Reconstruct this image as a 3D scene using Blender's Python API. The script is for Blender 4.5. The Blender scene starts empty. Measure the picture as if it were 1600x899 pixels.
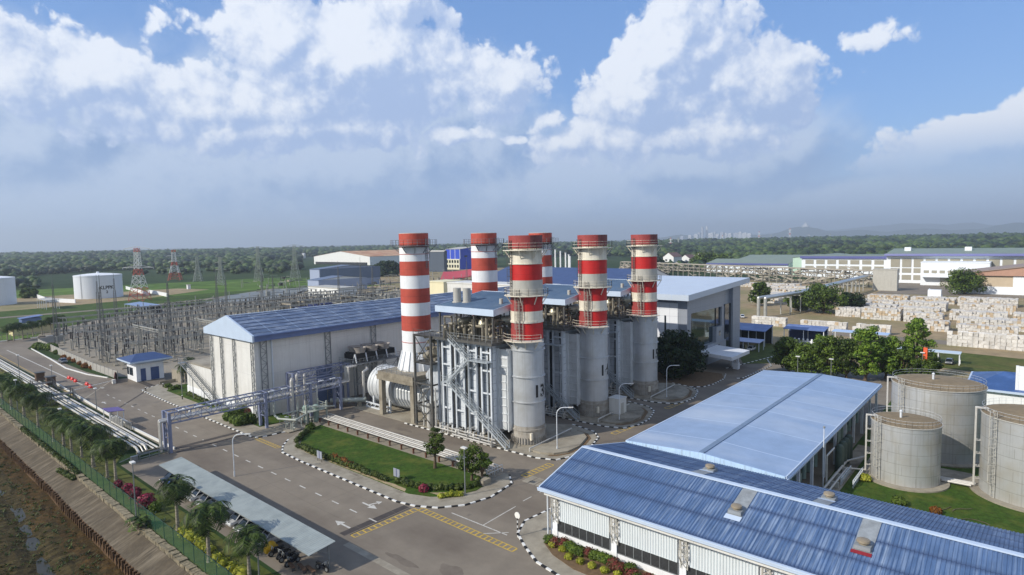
import bpy, math, random
import numpy as np
from mathutils import Vector, Matrix, noise as mnoise
random.seed(7)
SC = bpy.context.scene
COL = SC.collection
PI = math.pi
R = random.uniform

# ---------------------------------------------------------------- camera model (world X, Y run along the plant's two axes)
CAM_ROT = ((0.65379, 0.06976, -0.75345), (-0.75644, 0.03519, -0.65312), (-0.01905, 0.99694, 0.07578))
CAM_H, FPX = 35.0, 945.0
def P(px, py, z=0.0):
    """point on the level z seen at photo pixel (px, py); used to survey where things stand"""
    c = (px - 800.0, -(py - 449.5), -FPX)
    r = [sum(CAM_ROT[i][k]*c[k] for k in range(3)) for i in range(3)]
    t = (z - CAM_H)/r[2]
    return (r[0]*t, r[1]*t, z)
def PX(x, y, z):
    d = (x, y, z - CAM_H)
    c = [sum(CAM_ROT[i][k]*d[i] for i in range(3)) for k in range(3)]
    return (800 + FPX*c[0]/-c[2], 449.5 - FPX*c[1]/-c[2]) if c[2] < 0 else (-9999, -9999)

# ---------------------------------------------------------------- materials
def lin(c):
    return tuple(((v/255.0)/12.92 if v/255.0 <= .04045 else ((v/255.0+.055)/1.055)**2.4) for v in c)
MATS = {}
def mat(name, rgb, rough=.6, metal=0.0, var=.15, scale=1.2, streak=0.0, dirt=None, dirt_amt=0.0, dirt_scale=.35, bump=0.0, bump_scale=8, spec=.5, rnd=0.0, lines=None, world=False, stretch=None, patch=0.0):
    """procedural surface: base colour + fine noise, optional vertical streaks, dirt patches, bump, per-object variation and seams"""
    if name in MATS: return MATS[name]
    m = bpy.data.materials.new(name); m.use_nodes = True
    nt = m.node_tree; N = nt.nodes; L = nt.links
    b = N['Principled BSDF']
    b.inputs['Roughness'].default_value = rough; b.inputs['Metallic'].default_value = metal
    b.inputs['Specular IOR Level'].default_value = spec
    if world:
        tc = N.new('ShaderNodeNewGeometry'); co = tc.outputs['Position']
    else:
        tc = N.new('ShaderNodeTexCoord'); co = tc.outputs['Object']
    n1 = N.new('ShaderNodeTexNoise'); n1.inputs['Scale'].default_value = scale; n1.inputs['Detail'].default_value = 6; n1.inputs['Roughness'].default_value = .65
    L.new(co, n1.inputs['Vector'])
    base = lin(rgb)
    def mixc(fac, a, bb, mode='MIX'):
        x = N.new('ShaderNodeMix'); x.data_type = 'RGBA'; x.blend_type = mode
        for sock, val in (('Factor', fac),):
            if hasattr(val, 'links'): L.new(val, x.inputs[0])
            else: x.inputs[0].default_value = val
        for i, val in ((6, a), (7, bb)):
            if hasattr(val, 'links'): L.new(val, x.inputs[i])
            else: x.inputs[i].default_value = (*val[:3], 1)
        return x.outputs[2]
    def rng(sock, a, b_, c=0., d=1.):
        r = N.new('ShaderNodeMapRange'); r.inputs[1].default_value = a; r.inputs[2].default_value = b_; r.inputs[3].default_value = c; r.inputs[4].default_value = d
        L.new(sock, r.inputs[0]); return r.outputs[0]
    lo = tuple(v*(1-var) for v in base); hi = tuple(min(1, v*(1+var)) for v in base)
    col = mixc(rng(n1.outputs['Fac'], .3, .7), lo, hi)
    if streak:
        mp = N.new('ShaderNodeMapping'); mp.inputs['Scale'].default_value = (3.5, 3.5, .12); L.new(co, mp.inputs['Vector'])
        n2 = N.new('ShaderNodeTexNoise'); n2.inputs['Scale'].default_value = 1.0; n2.inputs['Detail'].default_value = 5; L.new(mp.outputs[0], n2.inputs['Vector'])
        col = mixc(rng(n2.outputs['Fac'], .52, .75, 0, streak), col, tuple(v*.45 for v in (base[0], base[1]*.92, base[2]*.8)))
    if dirt:
        n3 = N.new('ShaderNodeTexNoise'); n3.inputs['Scale'].default_value = dirt_scale; n3.inputs['Detail'].default_value = 8; n3.inputs['Roughness'].default_value = .6
        if stretch:
            ms = N.new('ShaderNodeMapping'); ms.inputs['Scale'].default_value = stretch; L.new(co, ms.inputs['Vector']); L.new(ms.outputs[0], n3.inputs['Vector'])
        else: L.new(co, n3.inputs['Vector'])
        df = rng(n3.outputs['Fac'], .45, .7, 0, dirt_amt)
        if patch:
            n5 = N.new('ShaderNodeTexNoise'); n5.inputs['Scale'].default_value = patch; n5.inputs['Detail'].default_value = 4; L.new(co, n5.inputs['Vector'])
            pm_ = N.new('ShaderNodeMath'); pm_.operation = 'MULTIPLY'; L.new(df, pm_.inputs[0]); L.new(rng(n5.outputs['Fac'], .38, .62, .12, 1), pm_.inputs[1]); df = pm_.outputs[0]
        col = mixc(df, col, lin(dirt))
    if lines:
        # seams between sheets: (axis, spacing, width, colour)
        for ax, sp, wd, lc, *off in lines:
            sx = N.new('ShaderNodeSeparateXYZ'); L.new(co, sx.inputs[0])
            mo = N.new('ShaderNodeMath'); mo.operation = 'PINGPONG'; mo.inputs[1].default_value = sp/2; ad = N.new('ShaderNodeMath'); ad.operation = 'ADD'; ad.inputs[1].default_value = off[0] if off else sp*.37; L.new(sx.outputs[ax], ad.inputs[0]); L.new(ad.outputs[0], mo.inputs[0])
            col = mixc(rng(mo.outputs[0], 0, wd, 1, 0), col, lin(lc))
    if rnd:
        oi = N.new('ShaderNodeObjectInfo')
        hs = N.new('ShaderNodeHueSaturation'); L.new(rng(oi.outputs['Random'], 0, 1, 1-rnd, 1+rnd), hs.inputs['Value']); L.new(col, hs.inputs['Color'])
        col = hs.outputs[0]
    L.new(col, b.inputs['Base Color'])
    if bump:
        n4 = N.new('ShaderNodeTexNoise'); n4.inputs['Scale'].default_value = bump_scale; n4.inputs['Detail'].default_value = 4; L.new(co, n4.inputs['Vector'])
        bp = N.new('ShaderNodeBump'); bp.inputs['Strength'].default_value = bump; bp.inputs['Distance'].default_value = .1
        L.new(n4.outputs['Fac'], bp.inputs['Height']); L.new(bp.outputs[0], b.inputs['Normal'])
    MATS[name] = m
    return m

def leaf_mat(name, a, b_, rnd=.25, scale=.6, trans=.25):
    if name in MATS: return MATS[name]
    m = bpy.data.materials.new(name); m.use_nodes = True
    nt = m.node_tree; N = nt.nodes; L = nt.links
    b = N['Principled BSDF']; b.inputs['Roughness'].default_value = .55; b.inputs['Specular IOR Level'].default_value = .3
    g = N.new('ShaderNodeNewGeometry')
    n1 = N.new('ShaderNodeTexNoise'); n1.inputs['Scale'].default_value = scale; n1.inputs['Detail'].default_value = 5; L.new(g.outputs['Position'], n1.inputs['Vector'])
    ad = N.new('ShaderNodeMath'); ad.operation = 'ADD'; L.new(n1.outputs['Fac'], ad.inputs[0])
    sc = N.new('ShaderNodeMath'); sc.operation = 'MULTIPLY_ADD'; L.new(g.outputs['Random Per Island'], sc.inputs[0]); sc.inputs[1].default_value = .5; sc.inputs[2].default_value = -.25
    L.new(sc.outputs[0], ad.inputs[1])
    cr = N.new('ShaderNodeValToRGB'); cr.color_ramp.elements[0].position = .25; cr.color_ramp.elements[1].position = .75
    cr.color_ramp.elements[0].color = (*lin(a), 1); cr.color_ramp.elements[1].color = (*lin(b_), 1)
    L.new(ad.outputs[0], cr.inputs[0])
    oi = N.new('ShaderNodeObjectInfo'); hs = N.new('ShaderNodeHueSaturation')
    mr = N.new('ShaderNodeMapRange'); mr.inputs[3].default_value = 1-rnd; mr.inputs[4].default_value = 1+rnd; L.new(oi.outputs['Random'], mr.inputs[0]); L.new(mr.outputs[0], hs.inputs['Value'])
    L.new(cr.outputs[0], hs.inputs['Color']); L.new(hs.outputs[0], b.inputs['Base Color'])
    if trans:
        tr = N.new('ShaderNodeBsdfTranslucent'); L.new(hs.outputs[0], tr.inputs['Color'])
        mx = N.new('ShaderNodeMixShader'); mx.inputs[0].default_value = trans
        L.new(b.outputs[0], mx.inputs[1]); L.new(tr.outputs[0], mx.inputs[2]); L.new(mx.outputs[0], N['Material Output'].inputs['Surface'])
    MATS[name] = m
    return m

# ---------------------------------------------------------------- mesh builder
def wloc(o):
    v = Vector((0, 0, 0))
    while o: v += o.location; o = o.parent
    return v
class MB:
    def __init__(s): s.v = []; s.f = []; s.mi = []
    def mark(s): s.__dict__.setdefault('cuts', []).append((len(s.v), len(s.f))); return s
    def build_each(s, name, mats, parent=None, **kw):
        """one object for each marked piece"""
        cuts = [c for c in s.cuts if c[1] < len(s.f)]+[(len(s.v), len(s.f))]; out = []
        for (v0, f0), (v1, f1) in zip(cuts, cuts[1:]):
            if f1 == f0: continue
            p = MB(); p.v = s.v[v0:v1]; p.f = [tuple(i-v0 for i in f) for f in s.f[f0:f1]]; p.mi = s.mi[f0:f1]
            out.append(p.build(name, mats, parent, **kw))
        return out
    def face(s, pts, m=0):
        k = len(s.v); s.v += [tuple(p) for p in pts]; s.f.append(tuple(range(k, k+len(pts)))); s.mi.append(m); return s
    def box(s, x0, y0, z0, x1, y1, z1, m=0):
        if x0 > x1: x0, x1 = x1, x0
        if y0 > y1: y0, y1 = y1, y0
        if z0 > z1: z0, z1 = z1, z0
        k = len(s.v)
        s.v += [(x0,y0,z0),(x1,y0,z0),(x1,y1,z0),(x0,y1,z0),(x0,y0,z1),(x1,y0,z1),(x1,y1,z1),(x0,y1,z1)]
        for q in ((0,3,2,1),(4,5,6,7),(0,1,5,4),(1,2,6,5),(2,3,7,6),(3,0,4,7)):
            s.f.append(tuple(k+i for i in q)); s.mi.append(m)
        return s
    def beam(s, p, q, w, h=None, m=0):
        h = h or w; p = Vector(p); q = Vector(q); d = (q-p)
        if d.length < 1e-6: return s
        d.normalize(); a = d.cross(Vector((0,0,1)))
        if a.length < .05: a = Vector((1,0,0))
        a.normalize(); b = a.cross(d); a = a*(w/2); b = b*(h/2); k = len(s.v)
        for e in (p, q):
            for sa, sb in ((-1,-1),(1,-1),(1,1),(-1,1)): s.v.append(tuple(e+a*sa+b*sb))
        for f in ((0,1,2,3),(7,6,5,4),(0,4,5,1),(1,5,6,2),(2,6,7,3),(3,7,4,0)):
            s.f.append(tuple(k+i for i in f)); s.mi.append(m)
        return s
    def cyl(s, p, q, r, r2=None, n=12, m=0, caps=True):
        r2 = r if r2 is None else r2; p = Vector(p); q = Vector(q); d = (q-p).normalized()
        a = d.orthogonal().normalized()
        if abs(d.z) > .999: a = Vector((1,0,0))
        b = d.cross(a); k = len(s.v)
        for e, rr in ((p, r), (q, r2)):
            for i in range(n):
                t = 2*PI*i/n; s.v.append(tuple(e + a*(rr*math.cos(t)) + b*(rr*math.sin(t))))
        for i in range(n):
            j = (i+1) % n; s.f.append((k+i, k+j, k+n+j, k+n+i)); s.mi.append(m)
        if caps:
            s.f.append(tuple(k+i for i in reversed(range(n)))); s.mi.append(m)
            s.f.append(tuple(k+n+i for i in range(n))); s.mi.append(m)
        return s
    def tube(s, pts, r, n=8, m=0):
        pts = [Vector(p) for p in pts]
        for a, b in zip(pts, pts[1:]): s.cyl(a, b, r, n=n, m=m)
        for p in pts[1:-1]: s.ball(p, r*1.02, m=m, n=n)
        return s
    def ball(s, c, r, m=0, n=8, sz=1.0, rings=4):
        c = Vector(c); k = len(s.v)
        s.v.append((c.x, c.y, c.z+r*sz))
        for i in range(1, rings):
            t = PI*i/rings
            for j in range(n):
                u = 2*PI*j/n; s.v.append((c.x+r*math.sin(t)*math.cos(u), c.y+r*math.sin(t)*math.sin(u), c.z+r*sz*math.cos(t)))
        s.v.append((c.x, c.y, c.z-r*sz)); e = len(s.v)-1
        for j in range(n):
            j2 = (j+1) % n
            s.f.append((k, k+1+j, k+1+j2)); s.mi.append(m)
            for i in range(rings-2):
                o = k+1+i*n; s.f.append((o+j, o+n+j, o+n+j2, o+j2)); s.mi.append(m)
            o = k+1+(rings-2)*n; s.f.append((o+j, e, o+j2)); s.mi.append(m)
        return s
    def lathe(s, x, y, prof, n=40, m=0, ms=None, cap=True, msf=None):
        k = len(s.v)
        for r, z in prof:
            for i in range(n):
                t = 2*PI*i/n; s.v.append((x+r*math.cos(t), y+r*math.sin(t), z))
        for q in range(len(prof)-1):
            for i in range(n):
                j = (i+1) % n; o = k+q*n
                s.f.append((o+i, o+j, o+n+j, o+n+i))
                s.mi.append(msf(q, 2*PI*(i+.5)/n) if msf else (ms[q] if ms else m))
        if cap:
            o = k+(len(prof)-1)*n; s.f.append(tuple(o+i for i in range(n))); s.mi.append(m if not ms else ms[-1])
        return s
    def ring(s, x, y, z, r0, r1, h, n=40, m=0):
        return s.lathe(x, y, [(r0, z), (r1, z), (r1, z+h), (r0, z+h)], n, m, cap=False)
    def prism(s, poly, z0, z1, m=0, ms=None):
        k = len(s.v); n = len(poly)
        a = sum(poly[i][0]*poly[(i+1) % n][1]-poly[(i+1) % n][0]*poly[i][1] for i in range(n))
        if a < 0: poly = poly[::-1]
        s.v += [(p[0], p[1], z0) for p in poly]+[(p[0], p[1], z1) for p in poly]
        s.f.append(tuple(k+n+i for i in range(n))); s.mi.append(m)
        for i in range(n):
            j = (i+1) % n; s.f.append((k+i, k+j, k+n+j, k+n+i)); s.mi.append(m if ms is None else ms)
        return s
    def sheet(s, poly, z, m=0):
        n = len(poly)
        a = sum(poly[i][0]*poly[(i+1) % n][1]-poly[(i+1) % n][0]*poly[i][1] for i in range(n))
        if a < 0: poly = poly[::-1]
        return s.face([(p[0], p[1], z) for p in poly], m)
    def extrude(s, prof, axis, a0, a1, m=0, mcap=None):
        """prof: outline in the plane across the axis ('x': (y,z); 'y': (x,z)) run from a0 to a1"""
        def pt(p, a): return (a, p[0], p[1]) if axis == 'x' else (p[0], a, p[1])
        n = len(prof); k = len(s.v)
        s.v += [pt(p, a0) for p in prof]+[pt(p, a1) for p in prof]
        for i in range(n):
            j = (i+1) % n; s.f.append((k+i, k+j, k+n+j, k+n+i)); s.mi.append(m)
        mc = m if mcap is None else mcap
        s.f.append(tuple(k+i for i in reversed(range(n)))); s.mi.append(mc)
        s.f.append(tuple(k+n+i for i in range(n))); s.mi.append(mc)
        return s
    def rail(s, pts, h=1.1, r=.03, m=0, post=1.6, closed=False):
        pts = [Vector(p) for p in pts]
        if closed: pts = pts+[pts[0]]
        for a, b in zip(pts, pts[1:]):
            L = (b-a).length; n = max(1, int(round(L/post)))
            for z in (h, h*.55): s.beam(a+Vector((0,0,z)), b+Vector((0,0,z)), r*2, m=m)
            for i in range(n+1):
                p = a.lerp(b, i/n); s.beam(p, p+Vector((0,0,h)), r*2, m=m)
        return s
    def build(s, name, mats, parent=None, origin=None, smooth=None, recalc=True):
        me = bpy.data.meshes.new(name)
        o0 = wloc(parent) if parent else Vector(origin or (0, 0, 0))
        me.from_pydata([(x-o0.x, y-o0.y, z-o0.z) for x, y, z in s.v], [], s.f)
        if not isinstance(mats, (list, tuple)): mats = [mats]
        for mm in mats: me.materials.append(mm)
        me.polygons.foreach_set('material_index', [min(i, len(mats)-1) for i in s.mi])
        if recalc:
            import bmesh
            bm = bmesh.new(); bm.from_mesh(me); bmesh.ops.recalc_face_normals(bm, faces=bm.faces); bm.to_mesh(me); bm.free()
        if smooth:
            me.polygons.foreach_set('use_smooth', [True]*len(me.polygons)); me.set_sharp_from_angle(angle=math.radians(smooth))
        o = bpy.data.objects.new(name, me); COL.objects.link(o)
        if parent: o.parent = parent
        else: o.location = o0
        return o
def tag(o, label=None, cat=None, group=None, kind=None):
    if label: o['label'] = label
    if cat: o['category'] = cat
    if group: o['group'] = group
    if kind: o['kind'] = kind
    return o
def thing(name, label, cat, loc, group=None):
    o = bpy.data.objects.new(name, None); COL.objects.link(o); o.location = loc; o.empty_display_size = .3
    return tag(o, label, cat, group)
def struct(o): o['kind'] = 'structure'; return o
def copy_tree(o, parent=None):
    c = o.copy(); COL.objects.link(c)
    if parent: c.parent = parent
    for ch in list(o.children): copy_tree(ch, c)
    return c
def place(src, used, loc, rz=0.0, scale=1.0, label=None, group=None, cat=None):
    """first call moves the source itself, later calls copy it with its parts"""
    o = src if not used else copy_tree(src)
    o.location = loc; o.rotation_euler = (0, 0, rz)
    o.scale = (scale,)*3 if not isinstance(scale, tuple) else scale
    return tag(o, label, cat, group)
def recolour(o, m):
    o.material_slots[0].link = 'OBJECT'; o.material_slots[0].material = m
def text_mesh(body, size, bold=.03):
    cu = bpy.data.curves.new('lettering', 'FONT'); cu.body = body; cu.size = size; cu.align_x = 'CENTER'; cu.align_y = 'CENTER'; cu.offset = bold*size
    o = bpy.data.objects.new('lettering', cu); COL.objects.link(o)
    dg = bpy.context.evaluated_depsgraph_get(); me = o.evaluated_get(dg).to_mesh()
    vs = [tuple(v.co) for v in me.vertices]; fs = [tuple(p.vertices) for p in me.polygons]
    o.evaluated_get(dg).to_mesh_clear(); bpy.data.objects.remove(o); bpy.data.curves.remove(cu)
    return vs, fs
def text_on_cyl(name, body, size, cx, cy, r, ang, z, m, parent, sx=1.0):
    vs, fs = text_mesh(body, size); b = MB()
    for x, y, _ in vs:
        t = ang + sx*x/r; b.v.append((cx+(r+.03)*math.cos(t), cy+(r+.03)*math.sin(t), z+y))
    b.f = fs; b.mi = [0]*len(fs)
    return b.build(name, m, parent, recalc=False)
def lattice(b, x, y, z0, z1, w0, w1, nseg, t=.15, ms=lambda i, n: 0, tb=None):
    tb = tb or t*.6
    def c(i, k):
        f = i/nseg; w = (w0+(w1-w0)*f)/2; z = z0+(z1-z0)*f
        sx, sy = ((-1,-1),(1,-1),(1,1),(-1,1))[k % 4]; return (x+sx*w, y+sy*w, z)
    for i in range(nseg):
        m = ms(i, nseg)
        for k in range(4):
            b.beam(c(i, k), c(i+1, k), t, m=m); b.beam(c(i, k), c(i+1, k+1), tb, m=m); b.beam(c(i, k+1), c(i+1, k), tb, m=m); b.beam(c(i+1, k), c(i+1, k+1), tb, m=m)
    return b
def lattice_col(b, p0, p1, du, w, step, t=.09, m=0):
    """flat latticed column: two chords apart by w along du, with a zigzag"""
    p0 = Vector(p0); p1 = Vector(p1); du = Vector(du)*w
    n = max(2, int((p1-p0).length/step))
    b.beam(p0, p1, t, m=m); b.beam(p0+du, p1+du, t, m=m)
    for i in range(n):
        a = p0.lerp(p1, i/n); c = p0.lerp(p1, (i+1)/n)
        b.beam(a, c+du, t*.6, m=m) if i % 2 == 0 else b.beam(a+du, c, t*.6, m=m)
        b.beam(c, c+du, t*.5, m=m)
    return b
# ================================================================ MATERIALS
m_asph = mat('asphalt', (124, 115, 102), .88, var=.12, scale=.35, dirt=(92, 82, 72), dirt_amt=.85, dirt_scale=.09, stretch=(1, .35, 1), bump=.15, bump_scale=14, world=True)
m_asph2 = mat('worn_asphalt', (124, 115, 102), .9, var=.10, scale=.5, dirt=(92, 84, 76), dirt_amt=.6, dirt_scale=.05, world=True)
m_conc = mat('concrete', (150, 143, 128), .85, var=.14, scale=.9, dirt=(105, 96, 82), dirt_amt=.6, dirt_scale=.3, world=True, streak=.2)
m_concd = mat('old_concrete', (146, 139, 124), .9, var=.2, scale=.8, dirt=(80, 70, 55), dirt_amt=.8, dirt_scale=.25, world=True, bump=.3)
m_grass = mat('mown_grass', (54, 78, 22), .9, var=.4, scale=1.6, dirt=(100, 102, 44), dirt_amt=.75, dirt_scale=.3, patch=.15, bump=.6, bump_scale=6, world=True, spec=.2)
m_grassd = mat('rough_grass', (74, 84, 34), .9, var=.4, scale=.5, dirt=(112, 100, 62), dirt_amt=.55, dirt_scale=.09, bump=.5, bump_scale=4, world=True, spec=.2)
m_field = mat('field', (88, 112, 50), .95, var=.35, scale=.05, dirt=(60, 88, 36), dirt_amt=.9, dirt_scale=.012, world=True, spec=.1)
m_far = mat('far_land', (44, 62, 34), .95, var=.4, scale=.05, dirt=(66, 80, 42), dirt_amt=.7, dirt_scale=.004, world=True, spec=.1)
m_gravel = mat('yard_gravel', (138, 130, 116), .95, var=.2, scale=2.0, dirt=(108, 102, 84), dirt_amt=.7, dirt_scale=.06, world=True)
m_dirt = mat('bare_earth', (146, 128, 98), .95, var=.25, scale=.3, dirt=(110, 110, 64), dirt_amt=.95, dirt_scale=.03, world=True)
m_mud = mat('canal_mud', (54, 46, 24), .8, var=.7, scale=1.3, dirt=(84, 74, 44), dirt_amt=.9, dirt_scale=1.0, stretch=(.45, 1.5, 1), bump=1.0, bump_scale=2.6, world=True, spec=.15)
m_mudo = mat('canal_orange_mud', (72, 55, 28), .8, var=.6, scale=1.0, dirt=(52, 46, 22), dirt_amt=.9, dirt_scale=.7, stretch=(.5, 1.4, 1), bump=1.0, bump_scale=2.6, world=True, spec=.15)
m_canalw = mat('canal_wall_stone', (86, 64, 40), .9, var=.4, scale=2.2, dirt=(66, 42, 20), dirt_amt=.8, dirt_scale=.9, bump=.8, bump_scale=4, world=True)
m_bank = mat('canal_bank_concrete', (80, 71, 57), .95, var=.3, scale=.8, dirt=(142, 132, 114), dirt_amt=.75, dirt_scale=.9, stretch=(.25, 1.6, .25), patch=.12, bump=.6, bump_scale=3, world=True)
m_stone = mat('rubble_stone', (136, 126, 104), .9, var=.45, scale=3.2, dirt=(74, 68, 52), dirt_amt=.8, dirt_scale=1.4, bump=1, bump_scale=5, world=True)
m_wht = mat('white_paint', (222, 222, 218), .5, var=.05, scale=.8, world=True)
m_mark = mat('road_white', (196, 194, 186), .7, var=.15, scale=2.5, dirt=(140, 134, 126), dirt_amt=.55, dirt_scale=1.5, world=True)
m_yel = mat('road_yellow', (196, 164, 62), .7, var=.15, scale=2.5, dirt=(120, 106, 76), dirt_amt=.5, dirt_scale=1.2, world=True)
m_blk = mat('black_paint', (26, 26, 27), .6, var=.3, scale=2, world=True)
m_water = mat('still_water', (92, 94, 86), .35, var=.1, scale=.1, world=True)
m_wallw = mat('white_cladding', (206, 212, 216), .5, var=.05, scale=.5, streak=.16, lines=((1, 1.0, .035, (150, 160, 170)),))
m_wallg = mat('grey_white_cladding', (214, 214, 210), .55, var=.06, scale=.4, streak=.22, dirt=(186, 184, 176), dirt_amt=.45, dirt_scale=.15, lines=((1, 5.2, .03, (160, 162, 162)), (0, 4.7, .03, (160, 162, 162)), (2, 5.4, .03, (172, 174, 174))))
m_pblue = mat('pale_blue_sheet', (186, 202, 222), .45, var=.05, scale=.4)
m_steel = mat('galvanised_steel', (132, 136, 138), .5, metal=.3, var=.2, scale=2)
m_steeld = mat('dark_steel', (84, 85, 84), .6, metal=.2, var=.3, scale=2, dirt=(92, 82, 70), dirt_amt=.5, dirt_scale=1)
m_steelw = mat('white_steel', (206, 212, 218), .5, var=.08, scale=1, streak=.25)
m_bsteel = mat('blue_grey_steel', (126, 134, 160), .5, var=.12, scale=1, streak=.2)
m_pipe = mat('pipe_cladding', (196, 194, 188), .45, metal=.2, var=.1, scale=1.5, dirt=(150, 146, 138), dirt_amt=.4, dirt_scale=.8)
m_pipeg = mat('pale_green_pipe', (164, 170, 162), .5, var=.12, scale=1.2, dirt=(120, 120, 104), dirt_amt=.4)
m_green = mat('green_grey_vessel', (132, 152, 142), .5, var=.12, scale=1)
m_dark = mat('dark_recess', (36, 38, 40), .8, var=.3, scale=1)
m_glass = mat('dark_glass', (22, 30, 36), .06, var=.1, scale=.3, spec=.8)
m_red = mat('red_paint', (188, 28, 26), .55, var=.12, scale=.8, streak=.3, lines=((2, 1.3, .02, (130, 24, 22)),))
m_redf = mat('faded_red_paint', (150, 62, 60), .7, var=.10, scale=.8, streak=.25)
m_redb = mat('brick_red_paint', (178, 74, 58), .65, var=.12, scale=.7, streak=.3, lines=((2, 2.7, .03, (120, 60, 50)),))
m_cream = mat('weathered_white_paint', (222, 216, 200), .6, var=.08, scale=.7, streak=.55, dirt=(176, 162, 136), dirt_amt=.4, dirt_scale=.5)
m_whs = mat('white_stack_paint', (230, 233, 236), .5, var=.04, scale=.7, streak=.2)
m_gry = mat('grey_stack_paint', (176, 174, 166), .6, var=.08, scale=.8, streak=.3)
m_silv = mat('silver_shell', (186, 190, 194), .42, metal=.35, var=.06, scale=.7, streak=.25, dirt=(150, 146, 136), dirt_amt=.4, dirt_scale=.25)
m_rust = mat('rusty_base', (160, 156, 148), .8, var=.2, scale=1.4, streak=.5, dirt=(116, 102, 84), dirt_amt=.6, dirt_scale=.6)
m_case = mat('boiler_casing', (214, 220, 226), .45, metal=.15, var=.06, scale=.8, streak=.3, lines=((2, 1.35, .05, (120, 128, 140)),))
m_duct = mat('duct_casing', (208, 212, 214), .45, metal=.2, var=.08, scale=.8, streak=.3)
m_timber = mat('brown_timber', (92, 70, 52), .8, var=.3, scale=2)

# ================================================================ GROUND
def S(name, polys, z, m):
    b = MB()
    for p in polys: b.sheet(p, z)
    return struct(b.build(name, m, recalc=False))
def rect(x0, y0, x1, y1): return [(x0, y0), (x1, y0), (x1, y1), (x0, y1)]
S('ground', [rect(24.6, -20000, 20000, 20000), rect(-20000, -20000, 8, 20000), rect(8, 900, 24.6, 20000), rect(8, -20000, 24.6, -900)], 0, m_far)
S('field', [[(24.7, 300), (300, 300), (420, 420), (330, 640), (24.7, 700)]], .012, m_field)
S('yard_gravel', [[(51.6, 192), (58, 180), (200, 180), (290, 330), (230, 420), (150, 392), (95, 360), (62, 320), (52, 290)]], .03, m_gravel)
S('bare_earth', [[(180, -160), (520, -160), (560, 60), (500, 200), (330, 260), (200, 180), (170, 62), (176, 20)], [(100, 141), (200, 141), (330, 260), (330, 420), (240, 420), (140, 180)], [(331, 262), (560, 300), (620, 600), (420, 560), (300, 440), (331, 420)]], .02, m_dirt)
b = MB(); rr = random.Random(17)
for k in range(26):
    x, y = rr.choice(((rr.uniform(39.5, 50), rr.uniform(60, 200)), (rr.uniform(52, 120), rr.uniform(47, 56)), (rr.uniform(40, 51), rr.uniform(30, 60)), (rr.uniform(67, 72), rr.uniform(60, 90)))); w = rr.uniform(.5, 2.4); h = rr.uniform(.6, 4); n = 9
    n = 36; b.sheet([(x+w*.7*math.cos(2*PI*i/n)*(1+.5*mnoise.noise((math.cos(2*PI*i/n)*1.3+k, math.sin(2*PI*i/n)*1.3, 0))), y+h*.7*math.sin(2*PI*i/n)*(1+.5*mnoise.noise((math.cos(2*PI*i/n)*1.3+k, math.sin(2*PI*i/n)*1.3, 0)))) for i in range(n)] if k % 3 else rect(x, y, x+w*.6, y+h*.5), .0385+k*.00005, 0 if k % 3 else 1)
for y in (72.5, 84.2, 99.5, 121, 139): b.sheet(rect(38.8, y, 50.4, y+.07), .0398, 0)
for x in (41.9, 47.4): b.sheet(rect(x, 61, x+.05, 160), .0397, 0)
struct(b.build('asphalt_patch', [mat('asphalt_stain', (108, 99, 88), .9, var=.2, scale=.6, world=True), mat('asphalt_repair', (113, 106, 96), .9, var=.12, scale=1.2, world=True)], recalc=False))
S('worn_yard', [[(420, -160), (540, -160), (560, 76), (415, 72)], [(225, -160), (234, -160), (242, 62), (233, 64)]], .05, m_asph2)
S('road', [[(39.4, -60), (180, -60), (180, 60), (176, 64), (124, 118), (66.2, 118.4), (66.2, 107), (52, 107), (50.6, 108), (50.8, 165), (56, 168), (64, 172), (64, 184), (51.2, 186), (49.2, 205), (48.2, 272), (52, 283), (110, 300), (110, 312), (30, 303), (24.8, 303), (24.8, 283), (38, 283), (38.6, 200), (38.2, 112), (30.4, 111), (30.4, -60)]], .035, m_asph)
S('asphalt_pad', [[(57, 92), (180, 92), (180, 118.3), (57, 118.3)]], .045, m_asph2)
# grass strips
S('grass', [[(25.3, -60), (29.9, -60), (29.9, 112), (33, 118), (36.6, 124), (37.2, 300), (25.6, 300)]], .05, m_grassd)
S('lawn', [[(84, -40), (150, -40), (150, 22), (84, 21.4)], [(57.6, 141), (100, 141), (100, 176), (66, 168), (57.2, 164)]], .06, m_grass)
S('green_verge', [[(176, 50), (200, 56), (204, 68), (183, 68), (166, 60)], [(186, -10), (214, -10), (224, 50), (196, 48)]], .07, m_grassd)
S('grass_bank', [[(24.8, 318), (70, 330), (110, 372), (200, 410), (290, 430), (300, 480), (24.8, 470)]], .03, m_grass)
b = MB(); b.sheet([(46, 452), (96, 458), (150, 470), (215, 520), (205, 560), (110, 575), (40, 560)], .05)
struct(b.build('tank_yard', m_dirt, recalc=False))
b = MB(); b.sheet([P(318, 474)[:2], P(400, 470)[:2], P(470, 460)[:2], P(490, 449)[:2], P(430, 452)[:2], P(360, 461)[:2]], .08)
struct(b.build('pond_water', m_water, recalc=False))
S('perimeter_track', [[(24.8, 404), (60, 408), (120, 404), (175, 420), (250, 470), (247, 476), (172, 427), (120, 412), (60, 416), (24.8, 412)]], .06, m_asph2)
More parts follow.
